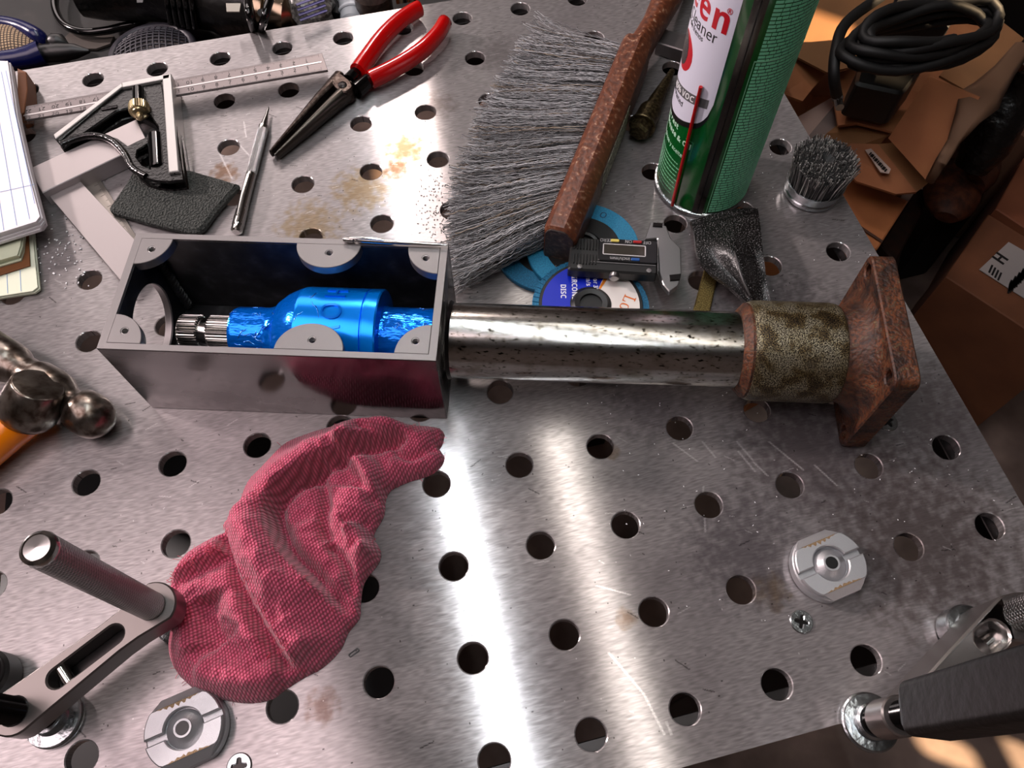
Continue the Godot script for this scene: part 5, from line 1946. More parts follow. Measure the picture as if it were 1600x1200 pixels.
# ---------------------------------------------------------------- bolt, bars, black scrap
func small_parts() -> void:
	# bolt behind the can
	var old := mottled([[0.0, Color(0.11, 0.09, 0.06)], [0.5, Color(0.30, 0.26, 0.18)], [1.0, Color(0.48, 0.43, 0.31)]], 0.04, 30.0, 0.4, 0.9, 131)
	var p0: Vector3 = Vector3(0.1977, 0.0105, -0.3803)
	var p1: Vector3 = Vector3(0.2456, 0.0085, -0.4395)
	var t := thing("tapered_bolt", "brownish flanged bolt with tapered thread lying between brush and spray can", "bolt", Vector3((p0.x + p1.x) / 2, 0, (p0.z + p1.z) / 2))
	var b := MB.new()
	var xf := along(p0, p1 - p0)
	var L := p0.distance_to(p1)
	var rings := []
	for s in [[-0.002, 0.0062], [0.0, 0.0082], [0.006, 0.0084], [0.0065, 0.0080]]:
		var ring := PackedVector3Array()
		for k in 6:
			var a := TAU * k / 6
			ring.append(xf * Vector3(sin(a) * s[1], s[0], cos(a) * s[1]))
		rings.append(ring)
	b.loft(rings, true, true, 25.0)
	part("hex_head", b, old, t, true)
	b = MB.new()
	b.lathe([Vector2(0, 0.006), Vector2(0.0100, 0.0062), Vector2(0.0104, 0.0072), Vector2(0.0098, 0.009), Vector2(0.0085, 0.0095), Vector2(0.0085, 0.0245), Vector2(0.0078, 0.0265), Vector2(0.0056, 0.0275)], 28, xf)
	part("collar", b, old, t, true)
	b = MB.new()
	var pr := [Vector2(0, 0.027)]
	for k in 30:
		var f := k / 30.0
		pr.append(Vector2(lerpf(0.0064, 0.0022, f) - (0.0006 if k % 2 else 0.0), 0.0275 + f * (L - 0.0275)))
	pr.append(Vector2(0, L))
	b.lathe(pr, 20, xf, 80.0)
	part("thread", b, old, t, true)
	# ground block behind it
	b = MB.new()
	var q := [Vector2(0.2514, -0.4827), Vector2(0.2710, -0.4652), Vector2(0.2670, -0.4600), Vector2(0.2561, -0.4414), Vector2(0.2357, -0.4556), Vector2(0.2444, -0.4719)]
	var c := mid(q)
	var pts := []
	for w in [Vector2(0.2514, -0.4827), Vector2(0.2725, -0.4663), Vector2(0.2601, -0.4525), Vector2(0.2410, -0.4681)]:
		pts.append(w - Vector2(c.x, c.z))
	b.slab(pts, 0.0002, 0.012, 0.0008)
	single("ground_bar", b, paint(Color(0.45, 0.43, 0.43), 0.4, 0.8), "short grey ground steel bar behind the brush handle left of the can", "bar").position = c
	# gold coloured bar under the black scrap
	b = MB.new()
	q = [Vector2(0.2047, -0.2567), Vector2(0.2128, -0.2514), Vector2(0.1925, -0.2167), Vector2(0.1824, -0.2212)]
	c = mid(q)
	pts = []
	for w in q:
		pts.append(w - Vector2(c.x, c.z))
	b.slab(soften(pts, 0.002), 0.0002, 0.0045, 0.0008)
	single("brass_bar", b, mottled([[0.0, Color(0.20, 0.16, 0.08)], [0.5, Color(0.42, 0.36, 0.20)], [1.0, Color(0.60, 0.54, 0.34)]], 0.12, 30.0, 0.5, 0.8, 132), "flat speckled brass coloured bar between the black scrap and the tube", "bar").position = c
	# folded black scrap
	b = MB.new()
	var grid := [[Vector3(0.2054, 0.0120, -0.2909), Vector3(0.2157, 0.0120, -0.2924), Vector3(0.2300, 0.0120, -0.2934), Vector3(0.2439, 0.0120, -0.2929), Vector3(0.2541, 0.0120, -0.2903)], [Vector3(0.2030, 0.0140, -0.2779), Vector3(0.2134, 0.0140, -0.2775), Vector3(0.2287, 0.0140, -0.2794), Vector3(0.2409, 0.0140, -0.2775), Vector3(0.2489, 0.0140, -0.2743)], [Vector3(0.1973, 0.0180, -0.2585), Vector3(0.2081, 0.0180, -0.2612), Vector3(0.2196, 0.0240, -0.2557), Vector3(0.2338, 0.0180, -0.2581), Vector3(0.2404, 0.0180, -0.2521)], [Vector3(0.2009, 0.0160, -0.2453), Vector3(0.2108, 0.0160, -0.2481), Vector3(0.2183, 0.0240, -0.2412), Vector3(0.2315, 0.0160, -0.2419), Vector3(0.2364, 0.0160, -0.2365)], [Vector3(0.2094, 0.0160, -0.2307), Vector3(0.2156, 0.0160, -0.2333), Vector3(0.2178, 0.0220, -0.2273), Vector3(0.2285, 0.0160, -0.2280), Vector3(0.2329, 0.0160, -0.2238)], [Vector3(0.2178, 0.0120, -0.2182), Vector3(0.2205, 0.0120, -0.2185), Vector3(0.2229, 0.0120, -0.2179), Vector3(0.2277, 0.0120, -0.2167), Vector3(0.2325, 0.0120, -0.2135)]]
	var sk := mottled([[0.0, Color(0.022, 0.02, 0.021)], [0.62, Color(0.06, 0.055, 0.055)], [0.70, Color(0.12, 0.11, 0.11)], [0.78, Color(0.6, 0.59, 0.59)]], 0.13, 26.0, 0.34, 0.0, 133, 0.02, 3)
	rings = []
	for row in grid:
		var up := spline(row, 4)
		var ring := PackedVector3Array()
		for w in up:
			ring.append(w)
		for k in up.size():
			var w: Vector3 = up[up.size() - 1 - k]
			ring.append(Vector3(w.x, maxf(w.y - 0.003, 0.0006), w.z))
		rings.append(ring)
	var dense := []
	for k in rings.size() - 1:
		for j in 4:
			var ring := PackedVector3Array()
			for i in rings[k].size():
				var a: Vector3 = rings[maxi(k - 1, 0)][i]
				var e: Vector3 = rings[mini(k + 2, rings.size() - 1)][i]
				ring.append(rings[k][i].cubic_interpolate(rings[k + 1][i], a, e, j / 4.0))
			dense.append(ring)
	dense.append(rings[rings.size() - 1])
	t = thing("black_scrap", "folded dusty black plastic scrap beside the can with its point at the rusty sleeve", "scrap", Vector3(0.2306, 0.0000, -0.2689))
	b.loft(dense, true, true, 40.0)
	part("sheet", b, sk, t, true)
	b = MB.new()
	b.tube(spline([Vector3(0.2183, 0.0245, -0.2513), Vector3(0.2166, 0.0250, -0.2408), Vector3(0.2157, 0.0235, -0.2298), Vector3(0.2182, 0.0185, -0.2196)], 5), [0.0002, 0.0005, 0.0007, 0.0008, 0.0008, 0.0009, 0.0009, 0.001, 0.001, 0.001, 0.001, 0.001, 0.001, 0.0009, 0.0007, 0.0005], 6)
	part("crease", b, paint(Color(0.25, 0.24, 0.24), 0.35), t, true)


func cup_brush() -> void:
	var c := Vector3(0.3035, 0, -0.3035)
	var t := thing("wire_cup_brush", "small wire cup brush standing bristles up at the right edge of the table", "brush", c)
	var b := MB.new()
	b.lathe([Vector2(0.012, 0.0002), Vector2(0.0185, 0.0004), Vector2(0.0195, 0.0014), Vector2(0.0195, 0.0040), Vector2(0.0187, 0.0048), Vector2(0.0187, 0.0060), Vector2(0.0199, 0.0068), Vector2(0.0203, 0.0105), Vector2(0.0206, 0.0130), Vector2(0.0198, 0.0132), Vector2(0.0192, 0.0100), Vector2(0.005, 0.0095)], 56)
	part("cup", b, M.zinc, t)
	b = MB.new()
	b.lathe([Vector2(0.0186, 0.0098), Vector2(0.0200, 0.020), Vector2(0.0205, 0.0285), Vector2(0.0180, 0.0318), Vector2(0.006, 0.0325), Vector2(0, 0.029)], 40)
	part("bristle_core", b, paint(Color(0.02, 0.018, 0.018), 0.6), t)
	b = MB.new()
	b.colored = true
	for k in 1300:
		var a := rng.randf() * TAU
		var f := sqrt(rng.randf_range(0.05, 1.0))
		var r := 0.0190 * f
		var p := Vector3(cos(a) * r, 0.0096, sin(a) * r)
		var h := rng.randf_range(0.0235, 0.0275) - 0.003 * f * f
		var lean := Vector3(cos(a), 0, sin(a)) * 0.0035 * f + Vector3(rng.randf_range(-1, 1), 0, rng.randf_range(-1, 1)) * 0.0012
		var g := rng.randf_range(0.3, 0.9) if k % 3 == 0 else rng.randf_range(0.04, 0.2)
		b.tint = Color(g, g * 0.96, g * 0.92)
		b.tube([p, p + lean * 0.4 + Vector3(0, h * 0.55, 0), p + lean + Vector3(0, h, 0)], [0.0004, 0.0004, 0.0003], 4)
	var m := paint(Color.WHITE, 0.32, 0.3)
	m.vertex_color_use_as_albedo = true
	part("bristles", b, m, t).set_meta("kind", "stuff")


# ---------------------------------------------------------------- clamp pads and countersunk screws
func pads_and_screws() -> void:
	var alu := triplanar(bump(paint(Color(0.68, 0.68, 0.69), 0.42, 0.8), M.speck, 0.008), 40.0)
	var rust := mottled([[0.0, Color(0.36, 0.24, 0.11)], [0.5, Color(0.50, 0.40, 0.27)], [1.0, Color(0.64, 0.61, 0.57)]], 0.16, 40.0, 0.6, 0.3, 141)
	var t := thing("clamp_pad", "round slotted aluminium clamp pad with rust stains lying alone on the right of the table", "clamp pad", Vector3(0.199, 0, -0.0500), "aluminium clamp pads")
	# disc with two sloping flats, a slot across and a cone in the middle
	var o := []
	for k in 48:
		var a := TAU * k / 48
		var p := Vector2(cos(a), sin(a)) * 0.0196
		p.y = clampf(p.y, -0.0178, 0.0178)
		o.append(p)
	var b := MB.new()
	b.slab(o, 0.0002, 0.0078, 0.0008, Transform3D(), [circle(Vector2.ZERO, 0.0030, 24)])
	part("base", b, alu, t)
	for s in [-1, 1]:
		var q := []
		for k in 25:
			var a := 0.085 + (PI - 0.17) * k / 24.0
			var p := Vector2(cos(a), sin(a)) * 0.0192
			p.y = minf(p.y, 0.0135)
			q.append(Vector2(p.x, p.y * s))
		for k in 17:
			var a := PI - 0.17 - (PI - 0.34) * k / 16.0
			q.append(Vector2(cos(a) * 0.0096, sin(a) * 0.0096 * s))
		b = MB.new()
		b.slab(q, 0.0076, 0.0112, 0.0006)
		part("raised_half", b, alu, t)
		# sloping facet outside the half
		b = MB.new()
		var f := [Vector3(-0.0128, 0.0109, s * 0.0134), Vector3(0.0128, 0.0109, s * 0.0134), Vector3(0.0085, 0.0078, s * 0.0177), Vector3(-0.0085, 0.0078, s * 0.0177)]
		var lo := []
		for w in f:
			lo.append(w - Vector3(0, 0.003, 0))
		b.loft([PackedVector3Array(f), PackedVector3Array(lo)], true, true, 20.0)
		part("facet", b, alu, t)
		b = MB.new()
		var st := []
		for k in 26:
			st.append(Vector2(-0.0105 + 0.021 * k / 25.0, s * 0.01325))
		for k in 26:
			st.append(Vector2(0.0105 - 0.021 * k / 25.0, s * (0.01320 - 0.0022 * absf(sin(k * 0.9)) * (0.4 + 0.6 * absf(sin(k * 2.3 + s))) * sin(PI * k / 25.0) - 0.0002)))
		b.slab(st, 0.0111, 0.01124, 0.0)
		part("rust_stain", b, rust, t)
	b = MB.new()
	b.lathe([Vector2(0.0093, 0.0077), Vector2(0.0088, 0.0086), Vector2(0.0052, 0.0112), Vector2(0.0044, 0.0120), Vector2(0.0034, 0.0120), Vector2(0.0030, 0.0112), Vector2(0.0030, 0.0010)], 40)
	part("cone", b, alu, t)
	b = MB.new()
	b.lathe([Vector2(0.0034, 0.0119), Vector2(0.0033, 0.0060), Vector2(0.0033, 0.0004), Vector2(0, 0.0004)], 24)
	part("bore", b, M.black, t)
	t.rotation.y = deg_to_rad(8)
	copy_of(t, "clamp_pad", Vector3(-0.1460, 0, -0.0500), deg_to_rad(10), "round slotted aluminium clamp pad at the lower left below the pink rag")
	# screws
	t = thing("countersunk_screw", "zinc countersunk cross head screw flush in the table below the right clamp pad", "screw", Vector3(0.175, 0, -0.0262), "countersunk screws of the table top")
	b = MB.new()
	var cross := []
	for k in 4:
		var a := TAU * k / 4 + 0.5
		var x := Vector2(cos(a), sin(a))
		var z := Vector2(-x.y, x.x)
		cross += [x * 0.0033 - z * 0.0007, x * 0.0036, x * 0.0033 + z * 0.0007, (x + z) * 0.0010]
	b.slab(circle(Vector2.ZERO, 0.0062, 32), 0.0, 0.0010, 0.0005, Transform3D(), [cross])
	part("head", b, M.zinc, t)
	b = MB.new()
	b.lathe([Vector2(0.0040, 0.0), Vector2(0.0040, 0.0002), Vector2(0, 0.0002)], 16)
	part("recess", b, M.dark_steel, t)
	copy_of(t, "countersunk_screw", Vector3(-0.1235, 0, -0.0275), 0.4, "zinc countersunk cross head screw at the bottom edge right of the lower left clamp pad")
	copy_of(t, "countersunk_screw", Vector3(0.2735, 0, -0.1235), 0.8, "zinc countersunk screw half hidden under the rusty bolt flange")


# ---------------------------------------------------------------- clamps
func screw_thread(b: MB, xf: Transform3D, r: float, y0: float, y1: float, pitch := 0.0018) -> void:
	var pr := [Vector2(0, y0)]
	var n := int((y1 - y0) / pitch)
	for k in n:
		pr.append(Vector2(r - 0.0009, y0 + (y1 - y0) * k / n))
		pr.append(Vector2(r, y0 + (y1 - y0) * (k + 0.5) / n))
	pr.append(Vector2(r - 0.0009, y1))
	pr.append(Vector2(0, y1))
	b.lathe(pr, 24, xf, 85.0)


func left_clamp() -> void:
	var eye: Vector3 = Vector3(-0.1489, 0.0370, -0.1057)
	var far: Vector3 = Vector3(-0.2126, 0.0420, -0.0718)
	var t := thing("fixture_clamp", "steel fixture clamp with slotted arm and upright knurled rod at the lower left", "clamp", Vector3(eye.x, 0, eye.z))
	var satin := paint(Color(0.46, 0.44, 0.43), 0.32, 0.9)
	var d := Vector2(far.x - eye.x, far.z - eye.z)
	var l := d.length()
	var u := d / l
	var w := Vector2(-u.y, u.x)
	var e := Vector2(eye.x, eye.z)
	var loc := func(x: float, y: float) -> Vector2: return e + u * x + w * y
	var o := []
	for k in 17:
		var a := PI / 2 + 0.35 + (PI - 0.7) * k / 16.0
		o.append(loc.call(cos(a) * 0.0122, sin(a) * 0.0122))
	o.append(loc.call(0.012, -0.0092))
	o.append(loc.call(0.022, -0.0088))
	o.append(loc.call(l - 0.012, -0.0105))
	for k in 13:
		var a := -PI / 2 + PI * k / 12.0
		o.append(loc.call(l + cos(a) * 0.0112, sin(a) * 0.0112))
	o.append(loc.call(l - 0.012, 0.0105))
	o.append(loc.call(0.022, 0.0088))
	o.append(loc.call(0.012, 0.0092))
	var slot := oval(loc.call(0.0205, 0), loc.call(l - 0.022, 0), 0.0048, 10)
	var b := MB.new()
	b.slab(o, 0.024, 0.0385, 0.0008, Transform3D(), [slot, circle(e, 0.0062, 24), circle(Vector2(far.x, far.z), 0.0062, 20)])
	part("arm", b, satin, t, true)
	b = MB.new()
	b.slab(oval(loc.call(0.0205, 0), loc.call(l - 0.022, 0), 0.0047, 10), 0.0242, 0.0275, 0.0003)
	part("slot_floor", b, M.dark_steel, t, true)
	# knurled rod through the eye with its foot
	var xf := Transform3D(Basis(), Vector3(eye.x, 0, eye.z))
	b = MB.new()
	b.lathe([Vector2(0.0058, 0.036), Vector2(0.0068, 0.0385), Vector2(0.0070, 0.040), Vector2(0.0070, 0.1385)], 40, xf)
	part("knurled_rod", b, knurl(0.6, 0.34, 0.85, 16.0, 50.0), t, true)
	b = MB.new()
	b.lathe([Vector2(0.0070, 0.1380), Vector2(0.0072, 0.1390), Vector2(0.0068, 0.1408), Vector2(0.0054, 0.1420), Vector2(0.0050, 0.1416), Vector2(0, 0.1418)], 36, xf)
	part("rod_end", b, M.bright, t, true)
	b = MB.new()
	b.lathe([Vector2(0, 0.0002), Vector2(0.0118, 0.0003), Vector2(0.0122, 0.001), Vector2(0.0122, 0.004), Vector2(0.0112, 0.005), Vector2(0.0062, 0.006), Vector2(0.0060, 0.025)], 36, xf)
	part("foot", b, M.zinc, t, true)
	# black screw through the other end with a flanged foot
	xf = Transform3D(Basis(), Vector3(far.x, 0, far.z))
	b = MB.new()
	screw_thread(b, xf, 0.0064, 0.006, 0.062)
	part("screw", b, M.black_gloss, t, true)
	b = MB.new()
	b.lathe([Vector2(0, 0.0002), Vector2(0.0140, 0.0003), Vector2(0.0146, 0.001), Vector2(0.0146, 0.0026), Vector2(0.0138, 0.0032), Vector2(0.0142, 0.0040), Vector2(0.0138, 0.0052), Vector2(0.0090, 0.0058), Vector2(0.0082, 0.0080), Vector2(0.0078, 0.0110), Vector2(0.006, 0.0115)], 40, xf)
	part("swivel_foot", b, M.zinc, t, true)
	# bright bar seen through the slot
	b = MB.new()
	var c: Vector2 = loc.call(l - 0.024, 0)
	b.tube([Vector3(c.x, 0.034, c.y) - Vector3(w.x, 0, w.y) * 0.0048, Vector3(c.x, 0.034, c.y) + Vector3(w.x, 0, w.y) * 0.0048], 0.0030, 14)
	part("cross_pin", b, M.bright, t, true)
	# knob
	t = thing("black_puck", "round black plastic knob standing at the left edge above the left clamp", "knob", Vector3(-0.2425, 0, -0.0985))
	b = MB.new()
	b.lathe([Vector2(0, 0.0002), Vector2(0.0115, 0.0004), Vector2(0.0128, 0.002), Vector2(0.0128, 0.0135), Vector2(0.0112, 0.0150), Vector2(0.0112, 0.018), Vector2(0.0100, 0.0195), Vector2(0, 0.0198)], 36)
	part("cap", b, M.black, t)


func right_clamp() -> void:
	var eye: Vector3 = Vector3(0.2567, 0.0480, 0.0003)
	var bar: Vector3 = Vector3(0.1883, 0.0350, 0.0268)
	var foot: Vector3 = Vector3(0.1875, 0.0040, 0.0279)
	bar = Vector3(foot.x, 0.035, foot.z)
	var t := thing("fixture_clamp", "steel fixture clamp with a square black handle at the lower right corner", "clamp", Vector3(foot.x, 0, foot.z))
	var satin := paint(Color(0.66, 0.64, 0.63), 0.26, 0.95)
	var b := MB.new()
	# forked arm that rises from the barrel to the eye
	var hole := circle(Vector2(Vector2(0.2423, 0.0099)), 0.0085, 16)
	var o := soften([Vector2(0.1904, 0.0213), Vector2(0.2176, 0.0078), Vector2(0.2471, -0.0062), Vector2(0.2563, -0.0102), Vector2(0.2647, -0.0100), Vector2(0.2796, -0.0061), Vector2(0.2656, 0.0166), Vector2(0.2511, 0.0101), Vector2(0.2396, 0.0156), Vector2(0.2278, 0.0191), Vector2(0.1971, 0.0280)], 0.002)
	b.slab(o, 0.014, 0.0455, 0.0010, Transform3D(), [oval(Vector2(0.2394, 0.0072), Vector2(0.2445, 0.0054), 0.0062, 8)])
	part("arm", b, satin, t, true)
	var xf := Transform3D(Basis(), Vector3(foot.x, 0, foot.z))
	b = MB.new()
	b.lathe([Vector2(0.0060, 0.0185), Vector2(0.0086, 0.0187), Vector2(0.0092, 0.0195), Vector2(0.0092, 0.0385), Vector2(0.0084, 0.0395), Vector2(0.0064, 0.0395)], 36, xf)
	part("barrel", b, satin, t, true)
	b = MB.new()
	screw_thread(b, xf, 0.0066, 0.005, 0.058)
	part("screw", b, M.black_gloss, t, true)
	b = MB.new()
	b.lathe([Vector2(0, 0.0003), Vector2(0.0136, 0.0004), Vector2(0.0142, 0.0012), Vector2(0.0142, 0.0030), Vector2(0.0134, 0.0036), Vector2(0.0132, 0.0050), Vector2(0.0092, 0.0056), Vector2(0.0088, 0.0085), Vector2(0.0076, 0.0095), Vector2(0.006, 0.0095)], 40, xf)
	part("swivel_foot", b, M.zinc, t, true)
	# handle: square black bar that tapers to the screw
	b = MB.new()
	var rings := []
	for s in [[0.052, 0.0070], [0.056, 0.0085], [0.062, 0.0112], [0.065, 0.0122], [0.17, 0.0128], [0.173, 0.0115]]:
		var ring := PackedVector3Array()
		for w in rounded(Vector2(s[1] * 1.85, s[1] * 1.85), s[1] * 0.3, 3):
			var g: Vector2 = w.rotated(0.35)
			ring.append(Vector3(foot.x + g.x, s[0], foot.z + g.y))
		rings.append(ring)
	b.loft(rings, true, true, 40.0)
	part("handle", b, triplanar(bump(paint(Color(0.02, 0.02, 0.02), 0.45), M.soft, 0.03), 20.0), t, true)
	# knurled rod in the eye and its round foot
	xf = Transform3D(Basis(), Vector3(eye.x + 0.003, 0, eye.z))
	b = MB.new()
	b.lathe([Vector2(0.006, 0.044), Vector2(0.0078, 0.046), Vector2(0.0080, 0.048), Vector2(0.0080, 0.14), Vector2(0.007, 0.142), Vector2(0, 0.142)], 40, xf)
	part("knurled_rod", b, knurl(0.62, 0.26, 1.0, 16.0, 45.0), t, true)
	b = MB.new()
	xf = Transform3D(Basis(), Vector3(0.2535, 0, -0.002))
	b.lathe([Vector2(0, 0.0003), Vector2(0.0112, 0.0004), Vector2(0.0116, 0.001), Vector2(0.0116, 0.0120), Vector2(0.0108, 0.0132), Vector2(0.0075, 0.0136), Vector2(0.0070, 0.0150), Vector2(0, 0.0152)], 40, xf)
	part("round_foot", b, M.zinc, t, true)
	b = MB.new()
	b.tube([Vector3(0.2422, 0.0340, 0.0089), Vector3(0.2582, 0.0340, 0.0050)], 0.0048, 14)
	part("cross_pin", b, M.bright, t, true)


# ---------------------------------------------------------------- rag
func rag() -> void:
	var outline := spline([Vector2(-0.0528, -0.1996), Vector2(-0.0376, -0.1976), Vector2(-0.0154, -0.1913), Vector2(0.0095, -0.1829), Vector2(0.0080, -0.1730), Vector2(0.0056, -0.1711), Vector2(0.0077, -0.1659), Vector2(0.0059, -0.1609), Vector2(-0.0019, -0.1559), Vector2(-0.0141, -0.1548), Vector2(-0.0257, -0.1524), Vector2(-0.0303, -0.1468), Vector2(-0.0329, -0.1377), Vector2(-0.0407, -0.1274), Vector2(-0.0383, -0.1200), Vector2(-0.0395, -0.1122), Vector2(-0.0494, -0.1027), Vector2(-0.0532, -0.0913), Vector2(-0.0549, -0.0842), Vector2(-0.0619, -0.0781), Vector2(-0.0670, -0.0704), Vector2(-0.0772, -0.0638), Vector2(-0.0873, -0.0611), Vector2(-0.0975, -0.0576), Vector2(-0.1042, -0.0546), Vector2(-0.1154, -0.0552), Vector2(-0.1279, -0.0597), Vector2(-0.1404, -0.0665), Vector2(-0.1505, -0.0778), Vector2(-0.1547, -0.0892), Vector2(-0.1537, -0.1006), Vector2(-0.1495, -0.1073), Vector2(-0.1525, -0.1157), Vector2(-0.1529, -0.1245), Vector2(-0.1474, -0.1357), Vector2(-0.1419, -0.1425), Vector2(-0.1277, -0.1476), Vector2(-0.1147, -0.1516), Vector2(-0.1119, -0.1649), Vector2(-0.1071, -0.1757), Vector2(-0.0979, -0.1836), Vector2(-0.0838, -0.1948), Vector2(-0.0682, -0.1987)], 3, true)
	var lo := Vector2(1, 1)
	var hi := Vector2(-1, -1)
	for w in outline:
		lo = lo.min(w)
		hi = hi.max(w)
	# folds: steps are raised on one side and drop at the line; ridges and valleys follow their line
	var steps := [
		[spline([Vector2(-0.0028, -0.1795), Vector2(-0.0196, -0.1803), Vector2(-0.0384, -0.1799), Vector2(-0.0558, -0.1743), Vector2(-0.0729, -0.1681), Vector2(-0.0859, -0.1607), Vector2(-0.0926, -0.1508), Vector2(-0.0924, -0.1369), Vector2(-0.0859, -0.1193), Vector2(-0.0736, -0.1016), Vector2(-0.0620, -0.0825)], 3), 0.017, 0.024, 1.0],
		[spline([Vector2(-0.1176, -0.1519), Vector2(-0.1117, -0.1362), Vector2(-0.1065, -0.1152), Vector2(-0.0994, -0.0962), Vector2(-0.0919, -0.0778), Vector2(-0.0855, -0.0643)], 3), 0.014, 0.024, -1.0],
		[spline([Vector2(-0.1506, -0.1265), Vector2(-0.1389, -0.1297), Vector2(-0.1271, -0.1326), Vector2(-0.1194, -0.1358)], 3), 0.006, 0.010, -1.0],
		[spline([Vector2(-0.0503, -0.1829), Vector2(-0.0420, -0.1677), Vector2(-0.0352, -0.1541), Vector2(-0.0298, -0.1426)], 3), 0.007, 0.012, -1.0],
		[spline([Vector2(-0.0554, -0.1291), Vector2(-0.0467, -0.1284), Vector2(-0.0411, -0.1226), Vector2(-0.0400, -0.1121)], 3), 0.008, 0.012, 1.0],
	]
	var ridges := [
		[spline([Vector2(-0.0634, -0.1666), Vector2(-0.0610, -0.1514), Vector2(-0.0634, -0.1379), Vector2(-0.0638, -0.1239)], 3), -0.009, 0.0032],
		[spline([Vector2(-0.0638, -0.1239), Vector2(-0.0584, -0.1167), Vector2(-0.0549, -0.1073), Vector2(-0.0551, -0.0917)], 3), -0.009, 0.0028],
		[spline([Vector2(-0.0743, -0.1605), Vector2(-0.0626, -0.1676), Vector2(-0.0581, -0.1685)], 3), -0.006, 0.004],
		[spline([Vector2(-0.0384, -0.1875), Vector2(-0.0239, -0.1789), Vector2(-0.0106, -0.1773)], 3), -0.007, 0.0026],
		[spline([Vector2(-0.0405, -0.1682), Vector2(-0.0398, -0.1580), Vector2(-0.0348, -0.1450)], 3), 0.006, 0.006],
		[spline([Vector2(-0.0462, -0.1536), Vector2(-0.0501, -0.1391), Vector2(-0.0460, -0.1306)], 3), 0.006, 0.010],
		[spline([Vector2(-0.0475, -0.1199), Vector2(-0.0451, -0.1084), Vector2(-0.0483, -0.1004)], 3), 0.006, 0.006],
		[spline([Vector2(-0.0206, -0.1715), Vector2(-0.0114, -0.1643), Vector2(-0.0004, -0.1673), Vector2(0.0061, -0.1674)], 3), -0.006, 0.0026],
		[spline([Vector2(-0.0244, -0.1642), Vector2(-0.0127, -0.1573), Vector2(-0.0032, -0.1582)], 3), 0.004, 0.005],
		[spline([Vector2(-0.0171, -0.1747), Vector2(-0.0057, -0.1753), Vector2(0.0056, -0.1750)], 3), 0.004, 0.005],
		[spline([Vector2(-0.1417, -0.1117), Vector2(-0.1410, -0.0963), Vector2(-0.1389, -0.0844)], 3), 0.006, 0.006],
		[spline([Vector2(-0.1310, -0.1125), Vector2(-0.1284, -0.0983), Vector2(-0.1221, -0.0842)], 3), -0.010, 0.0095],
		[spline([Vector2(-0.1393, -0.0765), Vector2(-0.1238, -0.0674), Vector2(-0.1081, -0.0636), Vector2(-0.0952, -0.0642)], 3), 0.006, 0.008],
		[spline([Vector2(-0.1171, -0.1091), Vector2(-0.1113, -0.0891), Vector2(-0.1010, -0.0719)], 3), 0.003, 0.005],
		[spline([Vector2(-0.0920, -0.0961), Vector2(-0.0877, -0.0866)], 3), -0.003, 0.008],
		[spline([Vector2(-0.0772, -0.1389), Vector2(-0.0695, -0.1150), Vector2(-0.0615, -0.0972)], 3), 0.003, 0.007],
		[spline([Vector2(-0.1018, -0.1602), Vector2(-0.1043, -0.1418), Vector2(-0.0967, -0.1181), Vector2(-0.0868, -0.0982)], 3), 0.004, 0.008],
		[spline([Vector2(-0.0650, -0.0963), Vector2(-0.0578, -0.0870), Vector2(-0.0561, -0.0822)], 3), -0.005, 0.003],
	]
	var step := 0.00125
	var nx := int((hi.x - lo.x) / step) + 3
	var nz := int((hi.y - lo.y) / step) + 3
	var pv := PackedVector3Array()
	var pu := PackedVector2Array()
	var id := PackedInt32Array()
	id.resize(nx * nz)
	id.fill(-1)
	var inside := PackedByteArray()
	inside.resize(nx * nz)
	var fn := FastNoiseLite.new()
	fn.seed = 5
	fn.frequency = 40.0
	for j in nz:
		for i in nx:
			var p := lo + Vector2(i - 1, j - 1) * step
			var near := nearest(outline, p, true)
			var ins := Geometry2D.is_point_in_polygon(p, PackedVector2Array(outline))
			var d: float = near[0]
			if not ins and d > step * 1.5:
				continue
			var y := 0.0004
			if ins:
				inside[j * nx + i] = 1
				var f := clampf(d / 0.013, 0, 1)
				y += 0.0135 * sqrt(1.0 - (1.0 - f) * (1.0 - f))
				y += 0.004 * smoothstep(0.01, 0.035, d)
				var add := 0.0
				for s in steps:
					var q := nearest(s[0], p, false)
					var side: float = q[1] * s[3]
					var amp: float = s[1] * q[2]
					if side > 0:
						add += amp * (1.0 - smoothstep(0.004, s[2], q[0]))
					else:
						add += amp * exp(-pow(q[0] / 0.0026, 2)) - amp * 0.65 * exp(-pow((q[0] - 0.0055) / 0.0034, 2))
				for s in ridges:
					var q := nearest(s[0], p, false)
					add += s[1] * q[2] * exp(-pow(q[0] / s[2], 2))
				y += add * smoothstep(0.0, 0.007, d)
				var rg := 1.0 - absf(fn.get_noise_2d(p.x * 0.9 + fn.get_noise_2d(p.y * 0.6, p.x * 0.6) * 0.02 + 3.0, p.y * 0.55)) * 3.2
				y += 0.0020 * clampf(rg, 0, 1) * clampf(rg, 0, 1) * smoothstep(0.002, 0.012, d)
				y += (fn.get_noise_2d(p.x, p.y) * 0.0022 + fn.get_noise_2d(p.x * 3.1, p.y * 3.1) * 0.0007) * smoothstep(0.0, 0.006, d)
				y = maxf(y, 0.0012 * clampf(d / 0.002, 0, 1) + 0.0004)
			else:
				p = near[3]
			id[j * nx + i] = pv.size()
			pv.append(Vector3(p.x, y, p.y))
			pu.append(p.rotated(0.6) * 1.0)
	var pi := PackedInt32Array()
	for j in nz - 1:
		for i in nx - 1:
			var a := j * nx + i
			var k := [id[a], id[a + 1], id[a + nx + 1], id[a + nx]]
			if k.min() < 0 or inside[a] + inside[a + 1] + inside[a + nx] + inside[a + nx + 1] == 0:
				continue
			pi.append_array([k[0], k[1], k[2], k[0], k[2], k[3]])
	var b := MB.new()
	b.shell(pv, pi, pu, false, b_flip(pv, pi, Vector3.UP))
